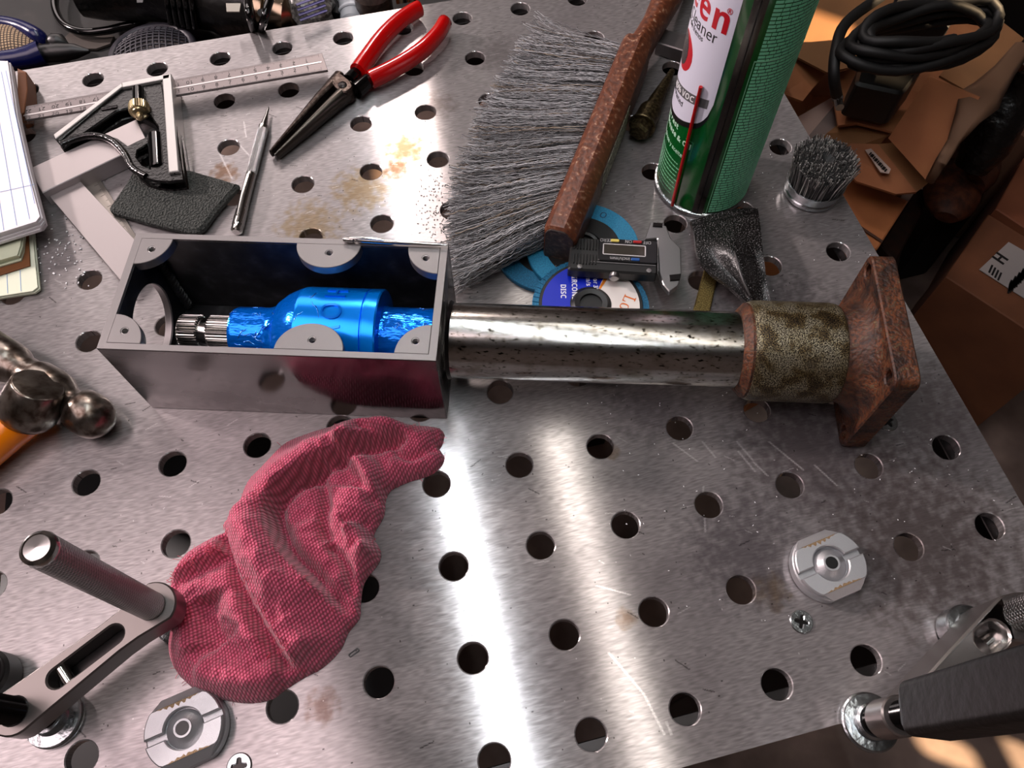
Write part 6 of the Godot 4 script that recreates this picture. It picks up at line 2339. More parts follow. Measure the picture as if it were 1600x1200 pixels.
	# knitted cloth: rows of small stitches
	var hm := Image.create(64, 64, false, Image.FORMAT_L8)
	var al := Image.create(64, 64, false, Image.FORMAT_RGB8)
	var r2 := RandomNumberGenerator.new()
	r2.seed = 77
	var tone := []
	for k in 32:
		tone.append(r2.randf_range(0.93, 1.05))
	for j in 64:
		for i in 64:
			var u := fposmod(i / 16.0 + (0.5 if (j / 16) % 2 else 0.0), 1.0)
			var v := fposmod(j / 16.0, 1.0)
			var w := Vector2((u - 0.5) * 1.0 + (v - 0.5) * 0.35, (v - 0.5))
			var hgt := clampf(1.15 - w.length() * 2.0, 0, 1)
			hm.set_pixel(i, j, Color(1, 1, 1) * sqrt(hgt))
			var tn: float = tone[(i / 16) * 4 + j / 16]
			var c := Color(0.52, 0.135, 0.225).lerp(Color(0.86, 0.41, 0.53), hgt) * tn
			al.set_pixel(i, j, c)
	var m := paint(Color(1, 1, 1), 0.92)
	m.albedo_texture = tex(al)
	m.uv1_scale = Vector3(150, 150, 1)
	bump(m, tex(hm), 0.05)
	m.rim_enabled = true
	m.rim = 0.5
	var dirt := noise(256, 256, 0.02, 151, 4)
	m.detail_enabled = true
	m.detail_blend_mode = BaseMaterial3D.BLEND_MODE_MUL
	m.detail_uv_layer = BaseMaterial3D.DETAIL_UV_1
	var c := Vector3((lo.x + hi.x) / 2, 0, (lo.y + hi.y) / 2)
	var t := thing("shop_rag", "crumpled pink red knitted shop rag lying in front of the steel box", "rag", c)
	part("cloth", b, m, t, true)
	b = MB.new()
	for k in 420:
		var line: Array = [outline, steps[2][0], steps[0][0], steps[1][0]][k % 4]
		var w: Vector2 = line[rng.randi() % line.size()] + Vector2(rng.randf_range(-1, 1), rng.randf_range(-1, 1)) * 0.002
		var gi := int((w.x - lo.x) / step) + 1
		var gj := int((w.y - lo.y) / step) + 1
		if gi < 1 or gj < 1 or gi >= nx - 1 or gj >= nz - 1 or id[gj * nx + gi] < 0:
			continue
		var s := pv[id[gj * nx + gi]]
		var dd := Vector3(rng.randf_range(-1, 1), rng.randf_range(0.0, 0.8), rng.randf_range(-1, 1)) * rng.randf_range(0.0015, 0.004)
		b.tube([s, s + dd * 0.6 + Vector3(0, 0.0006, 0), s + dd], 0.00014, 3)
	b.tube(spline([Vector3(-0.0992, 0.0160, -0.0744), Vector3(-0.1056, 0.0160, -0.0671), Vector3(-0.1085, 0.0160, -0.0603)], 4), 0.0003, 4)
	part("loose_threads", b, paint(Color(0.72, 0.25, 0.33), 0.9), t, true).set_meta("kind", "stuff")


# distance to a line, the side it lies on, how far inside its length (0..1) and the nearest point
func nearest(line: Array, p: Vector2, loop: bool) -> Array:
	var best := 1e9
	var side := 1.0
	var at := Vector2.ZERO
	var m := line.size()
	var where := 0.0
	for k in (m if loop else m - 1):
		var a: Vector2 = line[k]
		var d: Vector2 = line[(k + 1) % m] - a
		var t := clampf((p - a).dot(d) / d.length_squared(), 0, 1)
		var q := a + d * t
		var e := q.distance_squared_to(p)
		if e < best:
			best = e
			at = q
			side = signf(d.cross(p - a))
			where = (k + t) / (m - 1)
	return [sqrt(best), side, smoothstep(0.0, 0.12, where) * (1.0 - smoothstep(0.88, 1.0, where)), at]


# ---------------------------------------------------------------- crumbs, shavings, chip
func debris() -> void:
	var b := MB.new()
	b.slab(rounded(Vector2(0.0062, 0.0022), 0.0008, 3), 0.0001, 0.0008, 0.0001, Transform3D(), [rounded(Vector2(0.0048, 0.0010), 0.0004, 2)])
	var o := single("wire_link", b, M.black, "tiny black wire link lying on the table right of the pink rag", "clip")
	o.position = Vector3(-0.0605, 0.0000, -0.0675)
	o.rotation.y = 0.42
	b = MB.new()
	for k in 70:
		var p: Vector3 = Vector3(-0.2194, 0.0000, -0.3782) + Vector3(rng.randfn() * 0.010, 0.0005, rng.randfn() * 0.016)
		b.box(p, Vector3(rng.randf_range(0.0005, 0.0018), 0.0005, rng.randf_range(0.0005, 0.0012)), 0.0001, Basis(Vector3.UP, rng.randf() * TAU))
	var w := single("white_crumbs", b, M.white, "scatter of white crumbs on the table beside the paper pads", "crumbs")
	w.set_meta("kind", "stuff")
	b = MB.new()
	for k in 260:
		var p: Vector3 = Vector3(0.0412, 0.0000, -0.3422) + Vector3(rng.randfn() * 0.008, 0.0003, rng.randfn() * 0.028)
		b.box(p, Vector3(rng.randf_range(0.0003, 0.0012), 0.0005, 0.0003), 0.0, Basis(Vector3.UP, rng.randf() * TAU))
	w = single("metal_filings", b, M.dark_steel, "dark metal filings scattered at the tips of the brush bristles", "filings")
	w.set_meta("kind", "stuff")
	b = MB.new()
	for k in 160:
		var p := Vector3(rng.randf_range(0.1, 0.32), 0.0003, rng.randf_range(-0.36, -0.03))
		b.box(p, Vector3(rng.randf_range(0.0003, 0.0009), 0.0004, 0.0003), 0.0, Basis(Vector3.UP, rng.randf() * TAU))
	w = single("bright_chips", b, M.white, "tiny bright metal chips spread over the right half of the table", "chips")
	w.set_meta("kind", "stuff")


# ---------------------------------------------------------------- the bench behind
func sheet(b: MB, pts: Array, th: float) -> void:
	var nrm := Vector3.ZERO
	for k in range(1, pts.size() - 1):
		nrm += (pts[k] - pts[0]).cross(pts[k + 1] - pts[0])
	nrm = nrm.normalized()
	if nrm.y < 0:
		nrm = -nrm
	var a := PackedVector3Array()
	var e := PackedVector3Array()
	for p in pts:
		a.append(p)
		e.append(p - nrm * th)
	b.loft([a, e], true, true, 20.0)


func back_clutter() -> void:
	var t := thing("back_bench", "dark wooden bench standing behind the fixture table", "bench", Vector3(-0.3, -0.9, -0.95))
	var b := MB.new()
	b.box(Vector3(-0.35, -0.0575, -0.95), Vector3(1.7, 0.035, 0.66), 0.002)
	part("bench_top", b, mottled([[0.0, Color(0.03, 0.027, 0.027)], [0.6, Color(0.065, 0.058, 0.055)], [1.0, Color(0.15, 0.13, 0.125)]], 0.02, 5.0, 0.7, 0.0, 161), t, true)
	for x in [-1.1, 0.4]:
		for z in [-1.2, -0.7]:
			b = MB.new()
			b.box(Vector3(x, -0.4875, z), Vector3(0.07, 0.825, 0.07), 0.003)
			part("leg", b, M.black, t, true)
	# blue handled snips at the left
	t = thing("blue_snips", "hand snips with two dark blue handles on the bench at the top left corner", "snips", Vector3(-0.2791, -0.0400, -0.6643))
	var blue := paint(Color(0.02, 0.045, 0.24), 0.25)
	b = MB.new()
	b.tube(spline([Vector3(-0.3120, -0.0200, -0.6739), Vector3(-0.2929, -0.0200, -0.6708), Vector3(-0.2735, -0.0200, -0.6606), Vector3(-0.2577, -0.0200, -0.6446), Vector3(-0.2554, -0.0300, -0.6436)], 5), [0.006, 0.006, 0.006, 0.006, 0.006, 0.0062, 0.0064, 0.0064, 0.0064, 0.0064, 0.0064, 0.0066, 0.0066, 0.0066, 0.0066, 0.0066, 0.0066, 0.006, 0.006, 0.005, 0.004], 14)
	part("handle", b, blue, t, true)
	b = MB.new()
	b.tube([Vector3(-0.3108, -0.0240, -0.6282), Vector3(-0.2895, -0.0240, -0.6244), Vector3(-0.2737, -0.0240, -0.6237), Vector3(-0.2642, -0.0240, -0.6246), Vector3(-0.2548, -0.0240, -0.6264)], [0.0085, 0.0085, 0.0085, 0.0092, 0.0105], 16)
	part("handle", b, blue, t, true)
	b = MB.new()
	b.tube([Vector3(-0.2570, -0.0260, -0.6287), Vector3(-0.2403, -0.0260, -0.6261), Vector3(-0.2279, -0.0260, -0.6247), Vector3(-0.2160, -0.0260, -0.6217)], [0.0075, 0.0078, 0.0062, 0.0015], 12)
	b.tube([Vector3(-0.2543, -0.0260, -0.6415), Vector3(-0.2467, -0.0260, -0.6413), Vector3(-0.2402, -0.0260, -0.6396), Vector3(-0.2347, -0.0260, -0.6365)], [0.003, 0.0075, 0.007, 0.001], 12)
	part("blade", b, M.black, t, true)
	# woven cloth between the handles
	b = MB.new()
	var rings := []
	for s in [[-40, 66, 0.026], [0, 66, 0.024], [25, 67, 0.021], [50, 71, 0.014], [70, 76, 0.006], [80, 79, 0.001]]:
		var c: Vector3 = {-40: Vector3(-0.3115, -0.0220, -0.6524), 0: Vector3(-0.2898, -0.0220, -0.6469), 25: Vector3(-0.2763, -0.0220, -0.6427), 50: Vector3(-0.2638, -0.0240, -0.6387), 70: Vector3(-0.2540, -0.0260, -0.6346), 80: Vector3(-0.2496, -0.0280, -0.6336)}[s[0]]
		var ring := PackedVector3Array()
		for k in 16:
			var a := TAU * k / 16
			ring.append(c + Vector3(0.12, 0, 0.99) * cos(a) * s[2] + Vector3(0, sin(a) * minf(s[2] * 0.45, 0.010), 0))
		rings.append(ring)
	b.loft(rings)
	var weave := Image.create(16, 16, false, Image.FORMAT_RGB8)
	for j in 16:
		for i in 16:
			var on := (i % 16) > 4 and (j % 16) > 4
			weave.set_pixel(i, j, Color(0.62, 0.53, 0.42) if on else Color(0.17, 0.13, 0.11))
	var wm := paint(Color.WHITE, 0.9)
	wm.albedo_texture = tex(weave)
	triplanar(wm, 380.0)
	single("woven_glove", b, wm, "beige woven glove cuff between the two blue handles at the top left", "glove")
	# cardboard scraps
	b = MB.new()
	sheet(b, [Vector3(-0.2452, -0.0370, -0.6606), Vector3(-0.2343, -0.0370, -0.6720), Vector3(-0.2005, -0.0370, -0.6528), Vector3(-0.2038, -0.0370, -0.6431), Vector3(-0.2160, -0.0370, -0.6393), Vector3(-0.2326, -0.0370, -0.6435)], 0.002)
	single("card_scrap", b, paint(Color(0.24, 0.21, 0.19), 0.8), "torn grey brown card scrap on the bench below the black cable loop", "card")
	# cable loop
	b = MB.new()
	b.tube(spline([Vector3(-0.2452, -0.0300, -0.7433), Vector3(-0.2500, -0.0300, -0.7110), Vector3(-0.2481, -0.0300, -0.6875), Vector3(-0.2397, -0.0300, -0.6674), Vector3(-0.2239, -0.0300, -0.6546), Vector3(-0.2045, -0.0300, -0.6515), Vector3(-0.1906, -0.0300, -0.6533), Vector3(-0.1766, -0.0300, -0.6550), Vector3(-0.1624, -0.0300, -0.6658)], 6), 0.0036, 10)
	single("black_cable", b, M.black_gloss, "black cable loop curving over the bench at the top left", "cable")
	# round mesh grille
	t = thing("round_grille", "round grey domed mesh grille standing behind the back edge of the table", "grille", Vector3(-0.1641, -0.0400, -0.6248))
	var c: Vector3 = Vector3(-0.1619, -0.0340, -0.6132) + Vector3(0, 0, 0.010)
	b = MB.new()
	var gm := paint(Color(0.16, 0.15, 0.18), 0.5, 0.2)
	var rim := []
	for k in 40:
		var a := TAU * k / 40
		rim.append(c + Vector3(cos(a) * 0.034, 0.010, sin(a) * 0.034))
	b.tube(rim, 0.0036, 8, true)
	part("rim", b, gm, t, true)
	for k in range(-6, 7):
		for s in 2:
			var pts := []
			for j in 13:
				var u := -1.0 + j / 6.0
				var w := k / 7.0
				var ext := sqrt(1.0 - w * w)
				var q := Vector2(u * ext, w)
				if s:
					q = Vector2(q.y, q.x)
				pts.append(c + Vector3(q.x * 0.034, 0.010 + 0.012 * (1.0 - q.length_squared()), q.y * 0.034))
			b = MB.new()
			b.tube(pts, 0.0010, 5)
			part("wire", b, gm, t, true)
	b = MB.new()
	b.lathe([Vector2(0.033, 0.0), Vector2(0.033, 0.004), Vector2(0, 0.006)], 32, Transform3D(Basis(), c))
	part("backing", b, paint(Color(0.36, 0.33, 0.33), 0.7), t, true)
	# black drill body, cables and chuck
	t = thing("power_tool", "black corded power tool with a white label lying on the bench behind the table", "power tool", Vector3(-0.1143, -0.0400, -0.6676))
	b = MB.new()
	rings = []
	for s in [[Vector3(-0.2176, -0.0050, -0.6727), 0.020], [Vector3(-0.2013, -0.0050, -0.6740), 0.026], [Vector3(-0.1576, -0.0050, -0.6665), 0.029], [Vector3(-0.1199, -0.0050, -0.6462), 0.029], [Vector3(-0.1113, -0.0070, -0.6363), 0.024], [Vector3(-0.1000, -0.0080, -0.6296), 0.028], [Vector3(-0.0725, -0.0080, -0.6156), 0.028], [Vector3(-0.0672, -0.0080, -0.6134), 0.022]]:
		var ring := PackedVector3Array()
		for k in 20:
			var a := TAU * k / 20
			ring.append(s[0] + Vector3(0, sin(a) * s[1], cos(a) * s[1]))
		rings.append(ring)
	b.loft(rings, true, true, 35.0)
	var pt := part("housing", b, triplanar(bump(paint(Color(0.022, 0.022, 0.023), 0.3), M.soft, 0.06), 14.0), t, true)
	b = MB.new()
	sheet(b, [Vector3(-0.0862, 0.0205, -0.5879), Vector3(-0.0746, 0.0205, -0.5850), Vector3(-0.0768, 0.0185, -0.5778), Vector3(-0.0868, 0.0185, -0.5803)], 0.001)
	part("label_plate", b, paint(Color(0.6, 0.58, 0.54), 0.5), pt)
	b = MB.new()
	sheet(b, [Vector3(-0.1555, 0.0235, -0.6102), Vector3(-0.1500, 0.0235, -0.6088), Vector3(-0.1524, 0.0190, -0.6077), Vector3(-0.1570, 0.0190, -0.6088)], 0.001)
	part("label_plate", b, paint(Color(0.6, 0.6, 0.6), 0.5), pt)
	for k in 5:
		b = MB.new()
		var q: Vector3 = Vector3(-0.1403, -0.0050, -0.6576).lerp(Vector3(-0.1199, -0.0050, -0.6462), k / 4.0)
		var pts := []
		for j in 12:
			var a := -0.4 + 2.6 * j / 11.0
			pts.append(q + Vector3(0.004 * sin(a * 2.0), sin(a) * 0.031, cos(a) * 0.031))
		b.tube(pts, 0.0028, 8)
		part("grip_ridge", b, M.black_gloss, t, true)
	b = MB.new()
	var ch := along(Vector3(-0.0683, -0.0080, -0.6137), Vector3(-0.0415, -0.0100, -0.6019) - Vector3(-0.0683, -0.0080, -0.6137))
	b.lathe([Vector2(0, 0), Vector2(0.020, 0.0005), Vector2(0.021, 0.002), Vector2(0.021, 0.012), Vector2(0.018, 0.013), Vector2(0.018, 0.016), Vector2(0.0205, 0.017), Vector2(0.0205, 0.030), Vector2(0.016, 0.034), Vector2(0.010, 0.038), Vector2(0, 0.038)], 32, ch)
	part("chuck", b, paint(Color(0.55, 0.49, 0.42), 0.22, 1.0), t, true)
	b = MB.new()
	b.lathe([Vector2(0, 0.0), Vector2(0.0030, 0.0), Vector2(0.0030, 0.001), Vector2(0, 0.001)], 14, along(Vector3(-0.0607, 0.0130, -0.5798), Vector3(0, 0.7, 0.7)))
	part("chuck_hole", b, paint(Color(0.08, 0.03, 0.02), 0.5), t, true)
	b = MB.new()
	b.tube(spline([Vector3(-0.0624, 0.0240, -0.6017), Vector3(-0.0676, 0.0240, -0.5823), Vector3(-0.0681, 0.0240, -0.5623), Vector3(-0.0720, 0.0000, -0.5792), Vector3(-0.0784, -0.0340, -0.6127)], 5), 0.0034, 10)
	b.tube(spline([Vector3(-0.0446, 0.0240, -0.5972), Vector3(-0.0519, 0.0240, -0.5742), Vector3(-0.0587, 0.0180, -0.5626), Vector3(-0.0685, -0.0100, -0.5868), Vector3(-0.0763, -0.0340, -0.6104)], 5), 0.0034, 10)
	single("black_cables", b, M.black_gloss, "pair of black cords hanging over the steel chuck behind the table", "cable")
	# plastic bag with blue print
	b = MB.new()
	rings = []
	var bagc: Vector3 = Vector3(-0.0233, -0.0120, -0.6106)
	for k in 9:
		var v := -PI / 2 + PI * k / 8.0
		var ring := PackedVector3Array()
		for j in 16:
			var a := TAU * j / 16
			var r := cos(v) * (1.0 + 0.14 * sin(a * 3.0 + k) + 0.08 * sin(a * 7.0 + k * 2.0))
			ring.append(bagc + Vector3(cos(a) * r * 0.024, sin(v) * 0.026, sin(a) * r * 0.030))
		rings.append(ring)
	b.loft(rings, true, true, 30.0)
	t = thing("plastic_bag", "crumpled pale plastic bag with blue print behind the table left of the white bottle", "bag", bagc)
	part("bag", b, mottled([[0.0, Color(0.16, 0.15, 0.15)], [0.5, Color(0.36, 0.35, 0.34)], [1.0, Color(0.62, 0.60, 0.58)]], 0.05, 20.0, 0.3, 0.0, 162), t, true)
	b = MB.new()
	for k in 4:
		var q: Vector3 = Vector3(-0.0200, 0.0160, -0.5817).lerp(Vector3(-0.0197, 0.0100, -0.5703), k / 3.0)
		b.box(q, Vector3(0.024, 0.0006, 0.0028), 0.0001, Basis(Vector3.UP, 0.3))
	part("blue_print", b, paint(Color(0.10, 0.08, 0.36), 0.4), t, true)
	# black tube, white bottle, jar, rods
	b = MB.new()
	b.tube([Vector3(-0.0086, -0.0200, -0.6490), Vector3(-0.0067, -0.0200, -0.6230), Vector3(-0.0053, -0.0200, -0.5997)], [0.013, 0.013, 0.009], 14)
	single("black_tube", b, M.black, "black plastic tube between the pale bag and the white bottle", "tube")
	t = thing("white_bottle", "translucent white plastic bottle lying behind the back edge of the table", "bottle", Vector3(0.0135, -0.0200, -0.6125))
	b = MB.new()
	var bx := along(Vector3(0.0117, -0.0180, -0.6013), Vector3(0.0172, -0.0120, -0.6398) - Vector3(0.0117, -0.0180, -0.6013))
	b.lathe([Vector2(0, -0.012), Vector2(0.008, -0.0115), Vector2(0.0105, -0.008), Vector2(0.0112, 0.004), Vector2(0.0118, 0.012), Vector2(0.0165, 0.018), Vector2(0.018, 0.026), Vector2(0.018, 0.07), Vector2(0, 0.072)], 28, bx)
	part("bottle", b, paint(Color(0.62, 0.64, 0.66), 0.35), t, true)
	b = MB.new()
	b.lathe([Vector2(0.0116, 0.0), Vector2(0.0124, 0.001), Vector2(0.0124, 0.003), Vector2(0.0116, 0.004)], 28, bx)
	part("neck_ring", b, paint(Color(0.70, 0.72, 0.74), 0.35), t, true)
	b = MB.new()
	b.lathe([Vector2(0, -0.026), Vector2(0.014, -0.025), Vector2(0.016, -0.02), Vector2(0.016, 0.012), Vector2(0.013, 0.017), Vector2(0, 0.018)], 24, Transform3D(Basis(), Vector3(0.0317, -0.0120, -0.6001)))
	single("brown_jar", b, mottled([[0.0, Color(0.09, 0.07, 0.06)], [1.0, Color(0.28, 0.24, 0.22)]], 0.04, 20.0, 0.3, 0.0, 163), "small dirty brown jar behind the table beside the white bottle", "jar")
	t = thing("copper_rods", "upright bundle of copper coated welding rods behind the red pliers handle", "rods", Vector3(0.0626, -0.0300, -0.6252))
	for k in 6:
		b = MB.new()
		var q: Vector3 = Vector3(0.0547, -0.0360, -0.6321).lerp(Vector3(0.0714, -0.0360, -0.6316), k / 5.0)
		b.tube([q, q + Vector3(0.002, 0.10, -0.05)], 0.0016, 8)
		part("rod", b, paint([Color(0.6, 0.34, 0.2), Color(0.72, 0.62, 0.5), Color(0.24, 0.14, 0.1)][k % 3], 0.3, 0.9), t, true)


# ---------------------------------------------------------------- cartons and things on the floor at the right
func carton_body(b: MB, q: Array, y1: float) -> void:
	b.slab(q, -0.899, y1, 0.002)


func cartons() -> void:
	var tan_ := mottled([[0.0, Color(0.46, 0.31, 0.18)], [1.0, Color(0.54, 0.37, 0.22)]], 0.01, 3.0, 0.8, 0.0, 171)
	# big open carton: its flaps lie at different tilts
	var t := thing("open_carton", "big open brown cardboard carton with loose flaps under the coiled black cable", "carton", Vector3(1.2307, -0.9000, -1.1722))
	var b := MB.new()
	carton_body(b, [Vector2(0.6773, -0.7982), Vector2(0.7344, -0.7838), Vector2(0.8071, -0.7371), Vector2(0.8475, -0.7130), Vector2(1.0135, -0.8334), Vector2(0.9900, -1.0234), Vector2(0.7652, -1.1168), Vector2(0.6609, -0.8461)], -0.42)
	part("body", b, M.card, t, true)
	b = MB.new()
	sheet(b, [Vector3(0.6131, -0.2800, -0.9362), Vector3(0.8148, -0.2800, -0.8848), Vector3(0.7626, -0.3100, -0.8092), Vector3(0.6772, -0.3300, -0.7515), Vector3(0.6446, -0.3300, -0.7503), Vector3(0.6137, -0.3300, -0.7947)], 0.004)
	part("flap", b, tan_, t, true)
	b = MB.new()
	sheet(b, [Vector3(0.6137, -0.3350, -0.8067), Vector3(0.6714, -0.3600, -0.7817), Vector3(0.6363, -0.3600, -0.7549), Vector3(0.6115, -0.3600, -0.7344), Vector3(0.5894, -0.3600, -0.7560)], 0.004)
	part("flap", b, M.card, t, true)
	b = MB.new()
	sheet(b, [Vector3(0.6800, -0.3700, -0.7834), Vector3(0.7258, -0.3700, -0.7916), Vector3(0.7925, -0.3700, -0.7165), Vector3(0.7188, -0.3700, -0.6563), Vector3(0.6769, -0.3700, -0.6848), Vector3(0.6485, -0.3700, -0.6867)], 0.004)
	part("flap", b, M.card, t, true)
	b = MB.new()
	var rings := []
	for s in [[Vector3(0.6192, -0.4000, -0.6795), Vector3(0.6708, -0.4000, -0.6666), Vector3(0.7105, -0.4000, -0.6618)], [Vector3(0.6381, -0.3850, -0.6900), Vector3(0.6799, -0.3850, -0.6821), Vector3(0.7190, -0.3850, -0.6646)], [Vector3(0.6616, -0.3850, -0.7023), Vector3(0.6951, -0.3850, -0.6992), Vector3(0.7342, -0.3850, -0.6711)]]:
		var ring := PackedVector3Array(s)
		for k in 3:
			ring.append(s[2 - k] - Vector3(0, 0.004, 0))
		rings.append(ring)
	b.loft(rings, true, true, 30.0)
	part("flap", b, tan_, t, true)
	b = MB.new()
	sheet(b, [Vector3(0.6460, -0.4050, -0.6819), Vector3(0.6712, -0.3950, -0.6716), Vector3(0.7036, -0.3900, -0.6570), Vector3(0.7272, -0.4050, -0.5729), Vector3(0.6980, -0.4050, -0.5766), Vector3(0.6547, -0.4050, -0.6116)], 0.004)
	var fl := part("flap", b, M.card, t, true)
	b = MB.new()
	sheet(b, [Vector3(0.6819, -0.3910, -0.6520), Vector3(0.6909, -0.3910, -0.6523), Vector3(0.7004, -0.3910, -0.6100), Vector3(0.6940, -0.3910, -0.6030), Vector3(0.6839, -0.3910, -0.6080)], 0.001)
	part("printed_label", b, paint(Color(0.70, 0.62, 0.58), 0.7), fl)
	b = MB.new()
	for k in 9:
		b.box(Vector3(0.6844, -0.3895, -0.6423).lerp(Vector3(0.6912, -0.3895, -0.6084), k / 8.0), Vector3(0.006, 0.0006, 0.002 + 0.002 * (k % 2)), 0.0, Basis(Vector3.UP, 0.6))
	part("label_print", b, M.black, fl)
	b = MB.new()
	sheet(b, [Vector3(0.7036, -0.3900, -0.6570), Vector3(0.7277, -0.3900, -0.6535), Vector3(0.7462, -0.4000, -0.5804), Vector3(0.7272, -0.4050, -0.5729)], 0.004)
	part("flap", b, tan_, t, true)
	b = MB.new()
	sheet(b, [Vector3(0.7185, -0.2700, -0.6507), Vector3(0.7617, -0.2700, -0.6003), Vector3(0.7196, -0.3700, -0.5610), Vector3(0.6966, -0.3600, -0.6387)], 0.004)
	part("flap", b, M.card, t, true)
	b = MB.new()
	sheet(b, [Vector3(0.8045, -0.3400, -0.7155), Vector3(0.9076, -0.3100, -0.7868), Vector3(0.9244, -0.3100, -0.7261), Vector3(0.8368, -0.3400, -0.6612)], 0.004)
	part("flap", b, tan_, t, true)
	# torn edge along the right side
	b = MB.new()
	b.tube([Vector3(0.8913, -0.2900, -0.6920), Vector3(0.8295, -0.2800, -0.6461), Vector3(0.7908, -0.2800, -0.6190), Vector3(0.7694, -0.2800, -0.6052), Vector3(0.7392, -0.2800, -0.5800), Vector3(0.7407, -0.3200, -0.5785), Vector3(0.6697, -0.2800, -0.5197), Vector3(0.7132, -0.3600, -0.5531)], [0.012, 0.014, 0.020, 0.026, 0.016, 0.008, 0.007, 0.006], 6, false, Vector2(1.0, 0.35))
	part("torn_edge", b, paint(Color(0.40, 0.29, 0.21), 0.8), t, true)
	# papers
	b = MB.new()
	sheet(b, [Vector3(0.6264, -0.4100, -0.7520), Vector3(0.6964, -0.4100, -0.7789), Vector3(0.6958, -0.4100, -0.7594), Vector3(0.6270, -0.4100, -0.7115)], 0.001)
	single("pink_paper", b, paint(Color(0.74, 0.62, 0.57), 0.8), "pale pink paper sheet sticking out of the open carton beside the table edge", "paper")
	b = MB.new()
	sheet(b, [Vector3(0.6196, -0.4000, -0.7028), Vector3(0.6851, -0.4000, -0.7535), Vector3(0.6861, -0.4000, -0.7206), Vector3(0.6315, -0.4000, -0.6894)], 0.001)
	single("grey_paper", b, paint(Color(0.46, 0.40, 0.38), 0.8), "grey paper sheet in the open carton just above the wire cup brush", "paper")
	# lower carton that reaches under the table
	t = thing("low_carton", "closed brown cardboard carton on the floor under the right edge of the table", "carton", Vector3(0.9499, -0.9000, -0.9187))
	b = MB.new()
	carton_body(b, [Vector2(0.6071, -0.8034), Vector2(0.7046, -0.6528), Vector2(0.7562, -0.6000), Vector2(0.6722, -0.5295), Vector2(0.5800, -0.5040), Vector2(0.5238, -0.6747)], -0.46)
	part("body", b, mottled([[0.0, Color(0.56, 0.33, 0.18)], [1.0, Color(0.68, 0.42, 0.24)]], 0.012, 3.0, 0.7, 0.0, 172), t, true)
	b = MB.new()
	sheet(b, [Vector3(0.6637, -0.4570, -0.5721), Vector3(0.6832, -0.4570, -0.5385), Vector3(0.6799, -0.4570, -0.5357), Vector3(0.6603, -0.4570, -0.5693)], 0.001)
	part("flap_seam", b, paint(Color(0.25, 0.14, 0.08), 0.8), t, true)
	# power adapter and coiled cable on the open carton
	t = thing("power_adapter", "black power adapter box lying on the open carton under the coiled cable", "adapter", Vector3(0.7709, -0.3600, -0.7734))
	b = MB.new()
	b.slab(soften([Vector2(0.6730, -0.7284), Vector2(0.7543, -0.7000), Vector2(0.7006, -0.6578), Vector2(0.6469, -0.6913)], 0.008), -0.358, -0.30, 0.004)
	part("case", b, M.black, t, true)
	b = MB.new()
	b.slab(soften([Vector2(0.7012, -0.7518), Vector2(0.7870, -0.7300), Vector2(0.7347, -0.6770), Vector2(0.6530, -0.6977)], 0.008), -0.275, -0.22, 0.004)
	part("case", b, paint(Color(0.075, 0.07, 0.08), 0.5), t, true)
	t = thing("coiled_cable", "coil of black cable with a metal plug lying over the open carton", "cable", Vector3(0.7056, -0.2500, -0.6831))
	b = MB.new()
	var pts := []
	for k in 150:
		var a := TAU * k / 26.0 + 0.4
		var g := 1.0 - 0.10 * sin(k * 0.13) - 0.04 * (k / 26)
		var c: Vector3 = Vector3(0.6664, -0.2050, -0.6406)
		var ex: Vector3 = (Vector3(0.7653, -0.2050, -0.6416) - c)
		var ey: Vector3 = (Vector3(0.6714, -0.2050, -0.6799) - c)
		pts.append(c + ex * cos(a) * g + ey * sin(a) * g + Vector3(0, 0.006 * (k / 26) + 0.004 * sin(a * 3.0 + k * 0.1), 0))
	b.tube(pts, 0.0062, 8)
	part("coil", b, M.black_rubber, t, true)
	b = MB.new()
	b.tube(spline([Vector3(0.7389, -0.2050, -0.7730), Vector3(0.6669, -0.2050, -0.7360), Vector3(0.5988, -0.2050, -0.6983), Vector3(0.5651, -0.2050, -0.6545), Vector3(0.5570, -0.2200, -0.6295), Vector3(0.5720, -0.2500, -0.6295)], 5), 0.0068, 10)
	part("tail", b, M.black_rubber, t, true)
	b = MB.new()
	b.lathe([Vector2(0, 0), Vector2(0.006, 0.001), Vector2(0.0068, 0.004), Vector2(0.0068, 0.02), Vector2(0.0052, 0.022), Vector2(0.0052, 0.034), Vector2(0, 0.034)], 20, along(Vector3(0.5853, -0.2620, -0.6519), Vector3(0.5751, -0.2620, -0.6149) - Vector3(0.5853, -0.2620, -0.6519)))
	part("plug", b, M.zinc, t, true)
	# long black tool with a bright ring, leaning beside the carton
	t = thing("black_spray_gun", "long black tool with a bright ring at its end leaning beside the open carton", "tool", Vector3(0.9984, -0.5000, -0.7640))
	b = MB.new()
	b.tube([Vector3(1.0190, -0.3600, -0.7683), Vector3(1.0476, -0.4400, -0.7851), Vector3(1.0212, -0.4800, -0.7540), Vector3(1.0058, -0.5400, -0.7356), Vector3(0.9939, -0.5800, -0.7246)], [0.03, 0.034, 0.038, 0.040, 0.028], 18)
	part("body", b, triplanar(bump(paint(Color(0.02, 0.018, 0.018), 0.35), M.soft, 0.3), 8.0), t, true)
	b = MB.new()
	b.lathe([Vector2(0, 0), Vector2(0.018, 0.002), Vector2(0.02, 0.008), Vector2(0.02, 0.016), Vector2(0, 0.018)], 24, along(Vector3(0.9959, -0.3950, -0.7545), Vector3(0.1, 1, 0.3)))
	part("ring", b, M.bright, t, true)
	b = MB.new()
	b.slab(soften([Vector2(0.9958, -0.7133), Vector2(1.0784, -0.8272), Vector2(1.1344, -0.8740), Vector2(1.1641, -0.8719), Vector2(1.1358, -0.7874), Vector2(1.0678, -0.7144)], 0.01), -0.899, -0.72, 0.004)
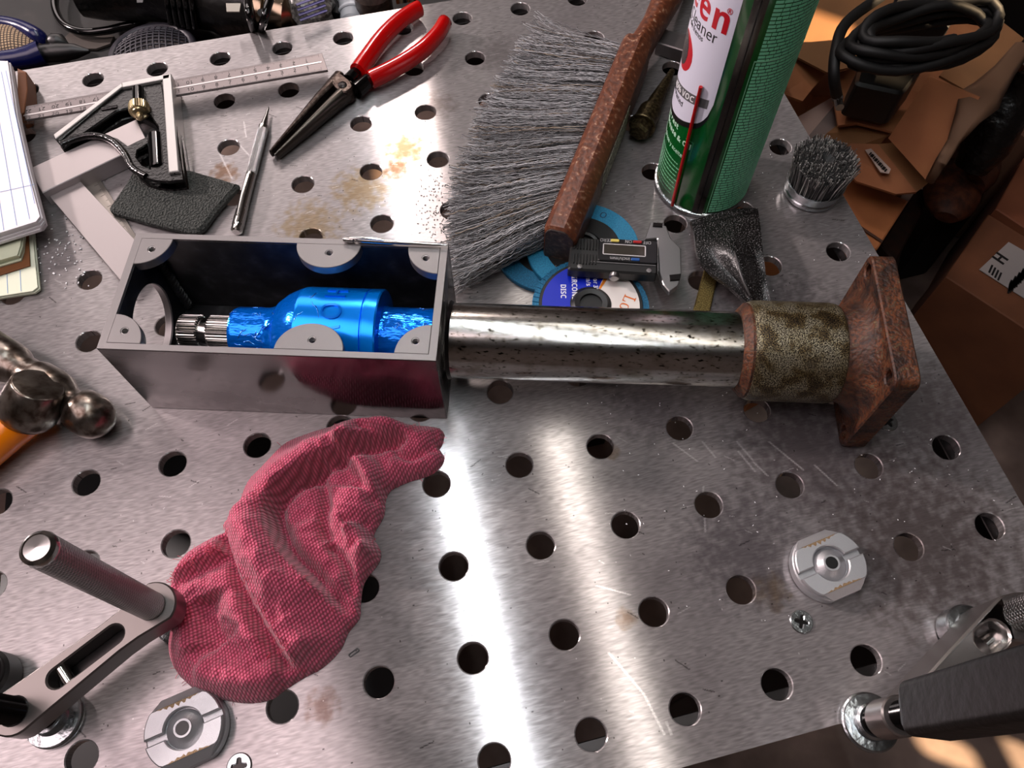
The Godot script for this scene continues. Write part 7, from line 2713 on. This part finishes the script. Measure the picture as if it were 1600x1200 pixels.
	single("dark_crate", b, paint(Color(0.07, 0.05, 0.04), 0.7), "dark low crate on the floor under the brown glove", "crate")
	t = thing("brown_glove", "brown leather work glove lying on the floor clutter beside the black tool", "glove", Vector3(1.0193, -0.6000, -0.7409))
	b = MB.new()
	var hide := mottled([[0.0, Color(0.16, 0.07, 0.035)], [0.5, Color(0.32, 0.15, 0.075)], [1.0, Color(0.46, 0.25, 0.14)]], 0.02, 8.0, 0.6, 0.0, 173, 0.1)
	b.tube(spline([Vector3(0.9703, -0.6600, -0.6866), Vector3(1.0109, -0.6600, -0.7380), Vector3(1.0460, -0.6600, -0.7738), Vector3(1.0821, -0.6600, -0.8107)], 5), [0.02, 0.03, 0.04, 0.045, 0.05, 0.05, 0.05, 0.05, 0.05, 0.05, 0.048, 0.044, 0.04, 0.036, 0.03, 0.02], 14, false, Vector2(1, 0.6))
	part("palm", b, hide, t, true)
	for s in [[Vector3(1.0354, -0.6400, -0.7289), Vector3(1.0734, -0.6400, -0.7508), Vector3(1.1062, -0.6400, -0.7812)], [Vector3(1.0374, -0.6400, -0.7598), Vector3(1.0744, -0.6400, -0.7892), Vector3(1.1021, -0.6400, -0.8152)], [Vector3(1.0351, -0.6500, -0.7830), Vector3(1.0585, -0.6500, -0.8065), Vector3(1.0822, -0.6500, -0.8305)]]:
		b = MB.new()
		b.tube(spline(s, 4), [0.022, 0.024, 0.024, 0.024, 0.023, 0.021, 0.018, 0.014, 0.008], 12)
		part("finger", b, hide, t, true)
	# dark plastic bag on the floor
	b = MB.new()
	rings = []
	var bc := Vector3(0.805, -0.838, -0.50)
	for k in 11:
		var v := -PI / 2 + PI * k / 10.0
		var ring := PackedVector3Array()
		for j in 30:
			var a := TAU * j / 30
			var r := cos(v) * (1.0 + 0.12 * sin(a * 4.0 + k * 0.9) + 0.09 * sin(a * 9.0 - k * 1.7))
			ring.append(bc + Vector3(cos(a) * r * 0.042, sin(v) * 0.055 + 0.006 * sin(a * 5.0 + k), sin(a) * r * 0.12).rotated(Vector3.UP, 0.1))
		rings.append(ring)
	b.loft(rings, true, true, 25.0)
	single("dark_bag", b, mottled([[0.0, Color(0.04, 0.035, 0.035)], [0.6, Color(0.13, 0.12, 0.12)], [1.0, Color(0.36, 0.34, 0.34)]], 0.03, 8.0, 0.3, 0.0, 174, 0.3), "dark crumpled plastic bag on the floor between the cartons behind the rusty flange", "bag")
	b = MB.new()
	b.slab(soften([Vector2(0.8593, -0.6846), Vector2(0.9945, -0.7955), Vector2(1.0074, -0.7694), Vector2(0.8688, -0.6407)], 0.01), -0.74, -0.70, 0.003)
	single("wood_plank", b, mottled([[0.0, Color(0.12, 0.06, 0.035)], [1.0, Color(0.24, 0.13, 0.08)]], 0.02, 5.0, 0.6, 0.0, 175), "dark brown plank lying on the floor clutter beside the plastic bag", "plank")
	# labelled carton at the right edge
	t = thing("labelled_carton", "brown cardboard carton with a white shipping label at the right edge", "carton", Vector3(1.2132, -0.9000, -0.6758))
	b = MB.new()
	var top := [Vector2(1.0106, -0.6505), Vector2(1.0438, -0.5934), Vector2(1.1216, -0.4890), Vector2(0.9723, -0.3633), Vector2(0.9449, -0.4280), Vector2(0.8740, -0.5480)]
	carton_body(b, top, -0.62)
	var cb := part("body", b, mottled([[0.0, Color(0.38, 0.22, 0.13)], [1.0, Color(0.46, 0.28, 0.17)]], 0.012, 3.0, 0.75, 0.0, 176), t, true)
	b = MB.new()
	sheet(b, [Vector3(0.9316, -0.6170, -0.5461), Vector3(1.0086, -0.6170, -0.5857), Vector3(1.0546, -0.6170, -0.5168), Vector3(0.9782, -0.6170, -0.4678)], 0.001)
	var lb := part("shipping_label", b, paint(Color(0.62, 0.59, 0.58), 0.6), cb)
	b = MB.new()
	var ink := paint(Color(0.06, 0.055, 0.06), 0.6)
	var lx: Vector3 = (Vector3(1.0081, -0.6165, -0.5854) - Vector3(0.9311, -0.6165, -0.5458)).normalized()
	var ly: Vector3 = Vector3.UP.cross(lx)
	var lh: Vector3 = Vector3(0.9764, -0.6165, -0.5575)
	var place := func(p: Vector3) -> Vector3: return lh + lx * p.x + ly * p.y + Vector3(0, p.z * 0.3, 0)
	letters(b, "H", 0.022, place, "Droid Sans", true, 0.0006, HORIZONTAL_ALIGNMENT_CENTER)
	for k in 12:
		b.box(Vector3(0.9595, -0.6165, -0.5005).lerp(Vector3(0.9976, -0.6165, -0.5199), k / 11.0), Vector3(0.022, 0.0006, 0.003 + 0.002 * (k % 3)), 0.0, Basis(Vector3.UP, 0.9))
	for k in 4:
		b.box(Vector3(0.9502, -0.6165, -0.5424).lerp(Vector3(0.9563, -0.6165, -0.5249), k / 3.0), Vector3(0.018, 0.0006, 0.003), 0.0, Basis(Vector3.UP, 0.75))
	part("label_print", b, ink, lb)
	b = MB.new()
	sheet(b, [Vector3(0.9428, -0.6600, -0.5092), Vector3(0.9661, -0.6600, -0.5168), Vector3(0.9814, -0.6600, -0.4759), Vector3(0.9633, -0.6600, -0.4751)], 0.001)
	part("paper_slip", b, paint(Color(0.60, 0.57, 0.55), 0.6), t, true)
	t = thing("upper_carton", "reddish brown carton cut by the right edge behind the labelled carton", "carton", Vector3(1.3964, -0.9000, -0.8830))
	b = MB.new()
	carton_body(b, [Vector2(1.0282, -0.6579), Vector2(1.1391, -0.7528), Vector2(1.3057, -0.7697), Vector2(1.1330, -0.5063), Vector2(1.0548, -0.6077)], -0.62)
	part("body", b, mottled([[0.0, Color(0.46, 0.25, 0.155)], [1.0, Color(0.52, 0.30, 0.19)]], 0.012, 3.0, 0.75, 0.0, 177), t, true)
	b = MB.new()
	b.slab(soften([Vector2(1.1595, -0.8399), Vector2(1.2323, -0.9087), Vector2(1.3303, -0.8486), Vector2(1.3016, -0.8042), Vector2(1.1728, -0.7832)], 0.01), -0.899, -0.62, 0.003)
	single("pale_carton", b, paint(Color(0.40, 0.27, 0.2), 0.8), "pale brown carton top at the right edge beside the black tool", "carton")
	b = MB.new()
	b.box(Vector3(1.3798, -0.7000, -1.2134), Vector3(0.5, 0.4, 0.3), 0.01, Basis(Vector3.UP, -0.4))
	single("dark_cabinet", b, paint(Color(0.05, 0.045, 0.045), 0.5), "dark cabinet standing behind the cartons at the top right corner", "cabinet")
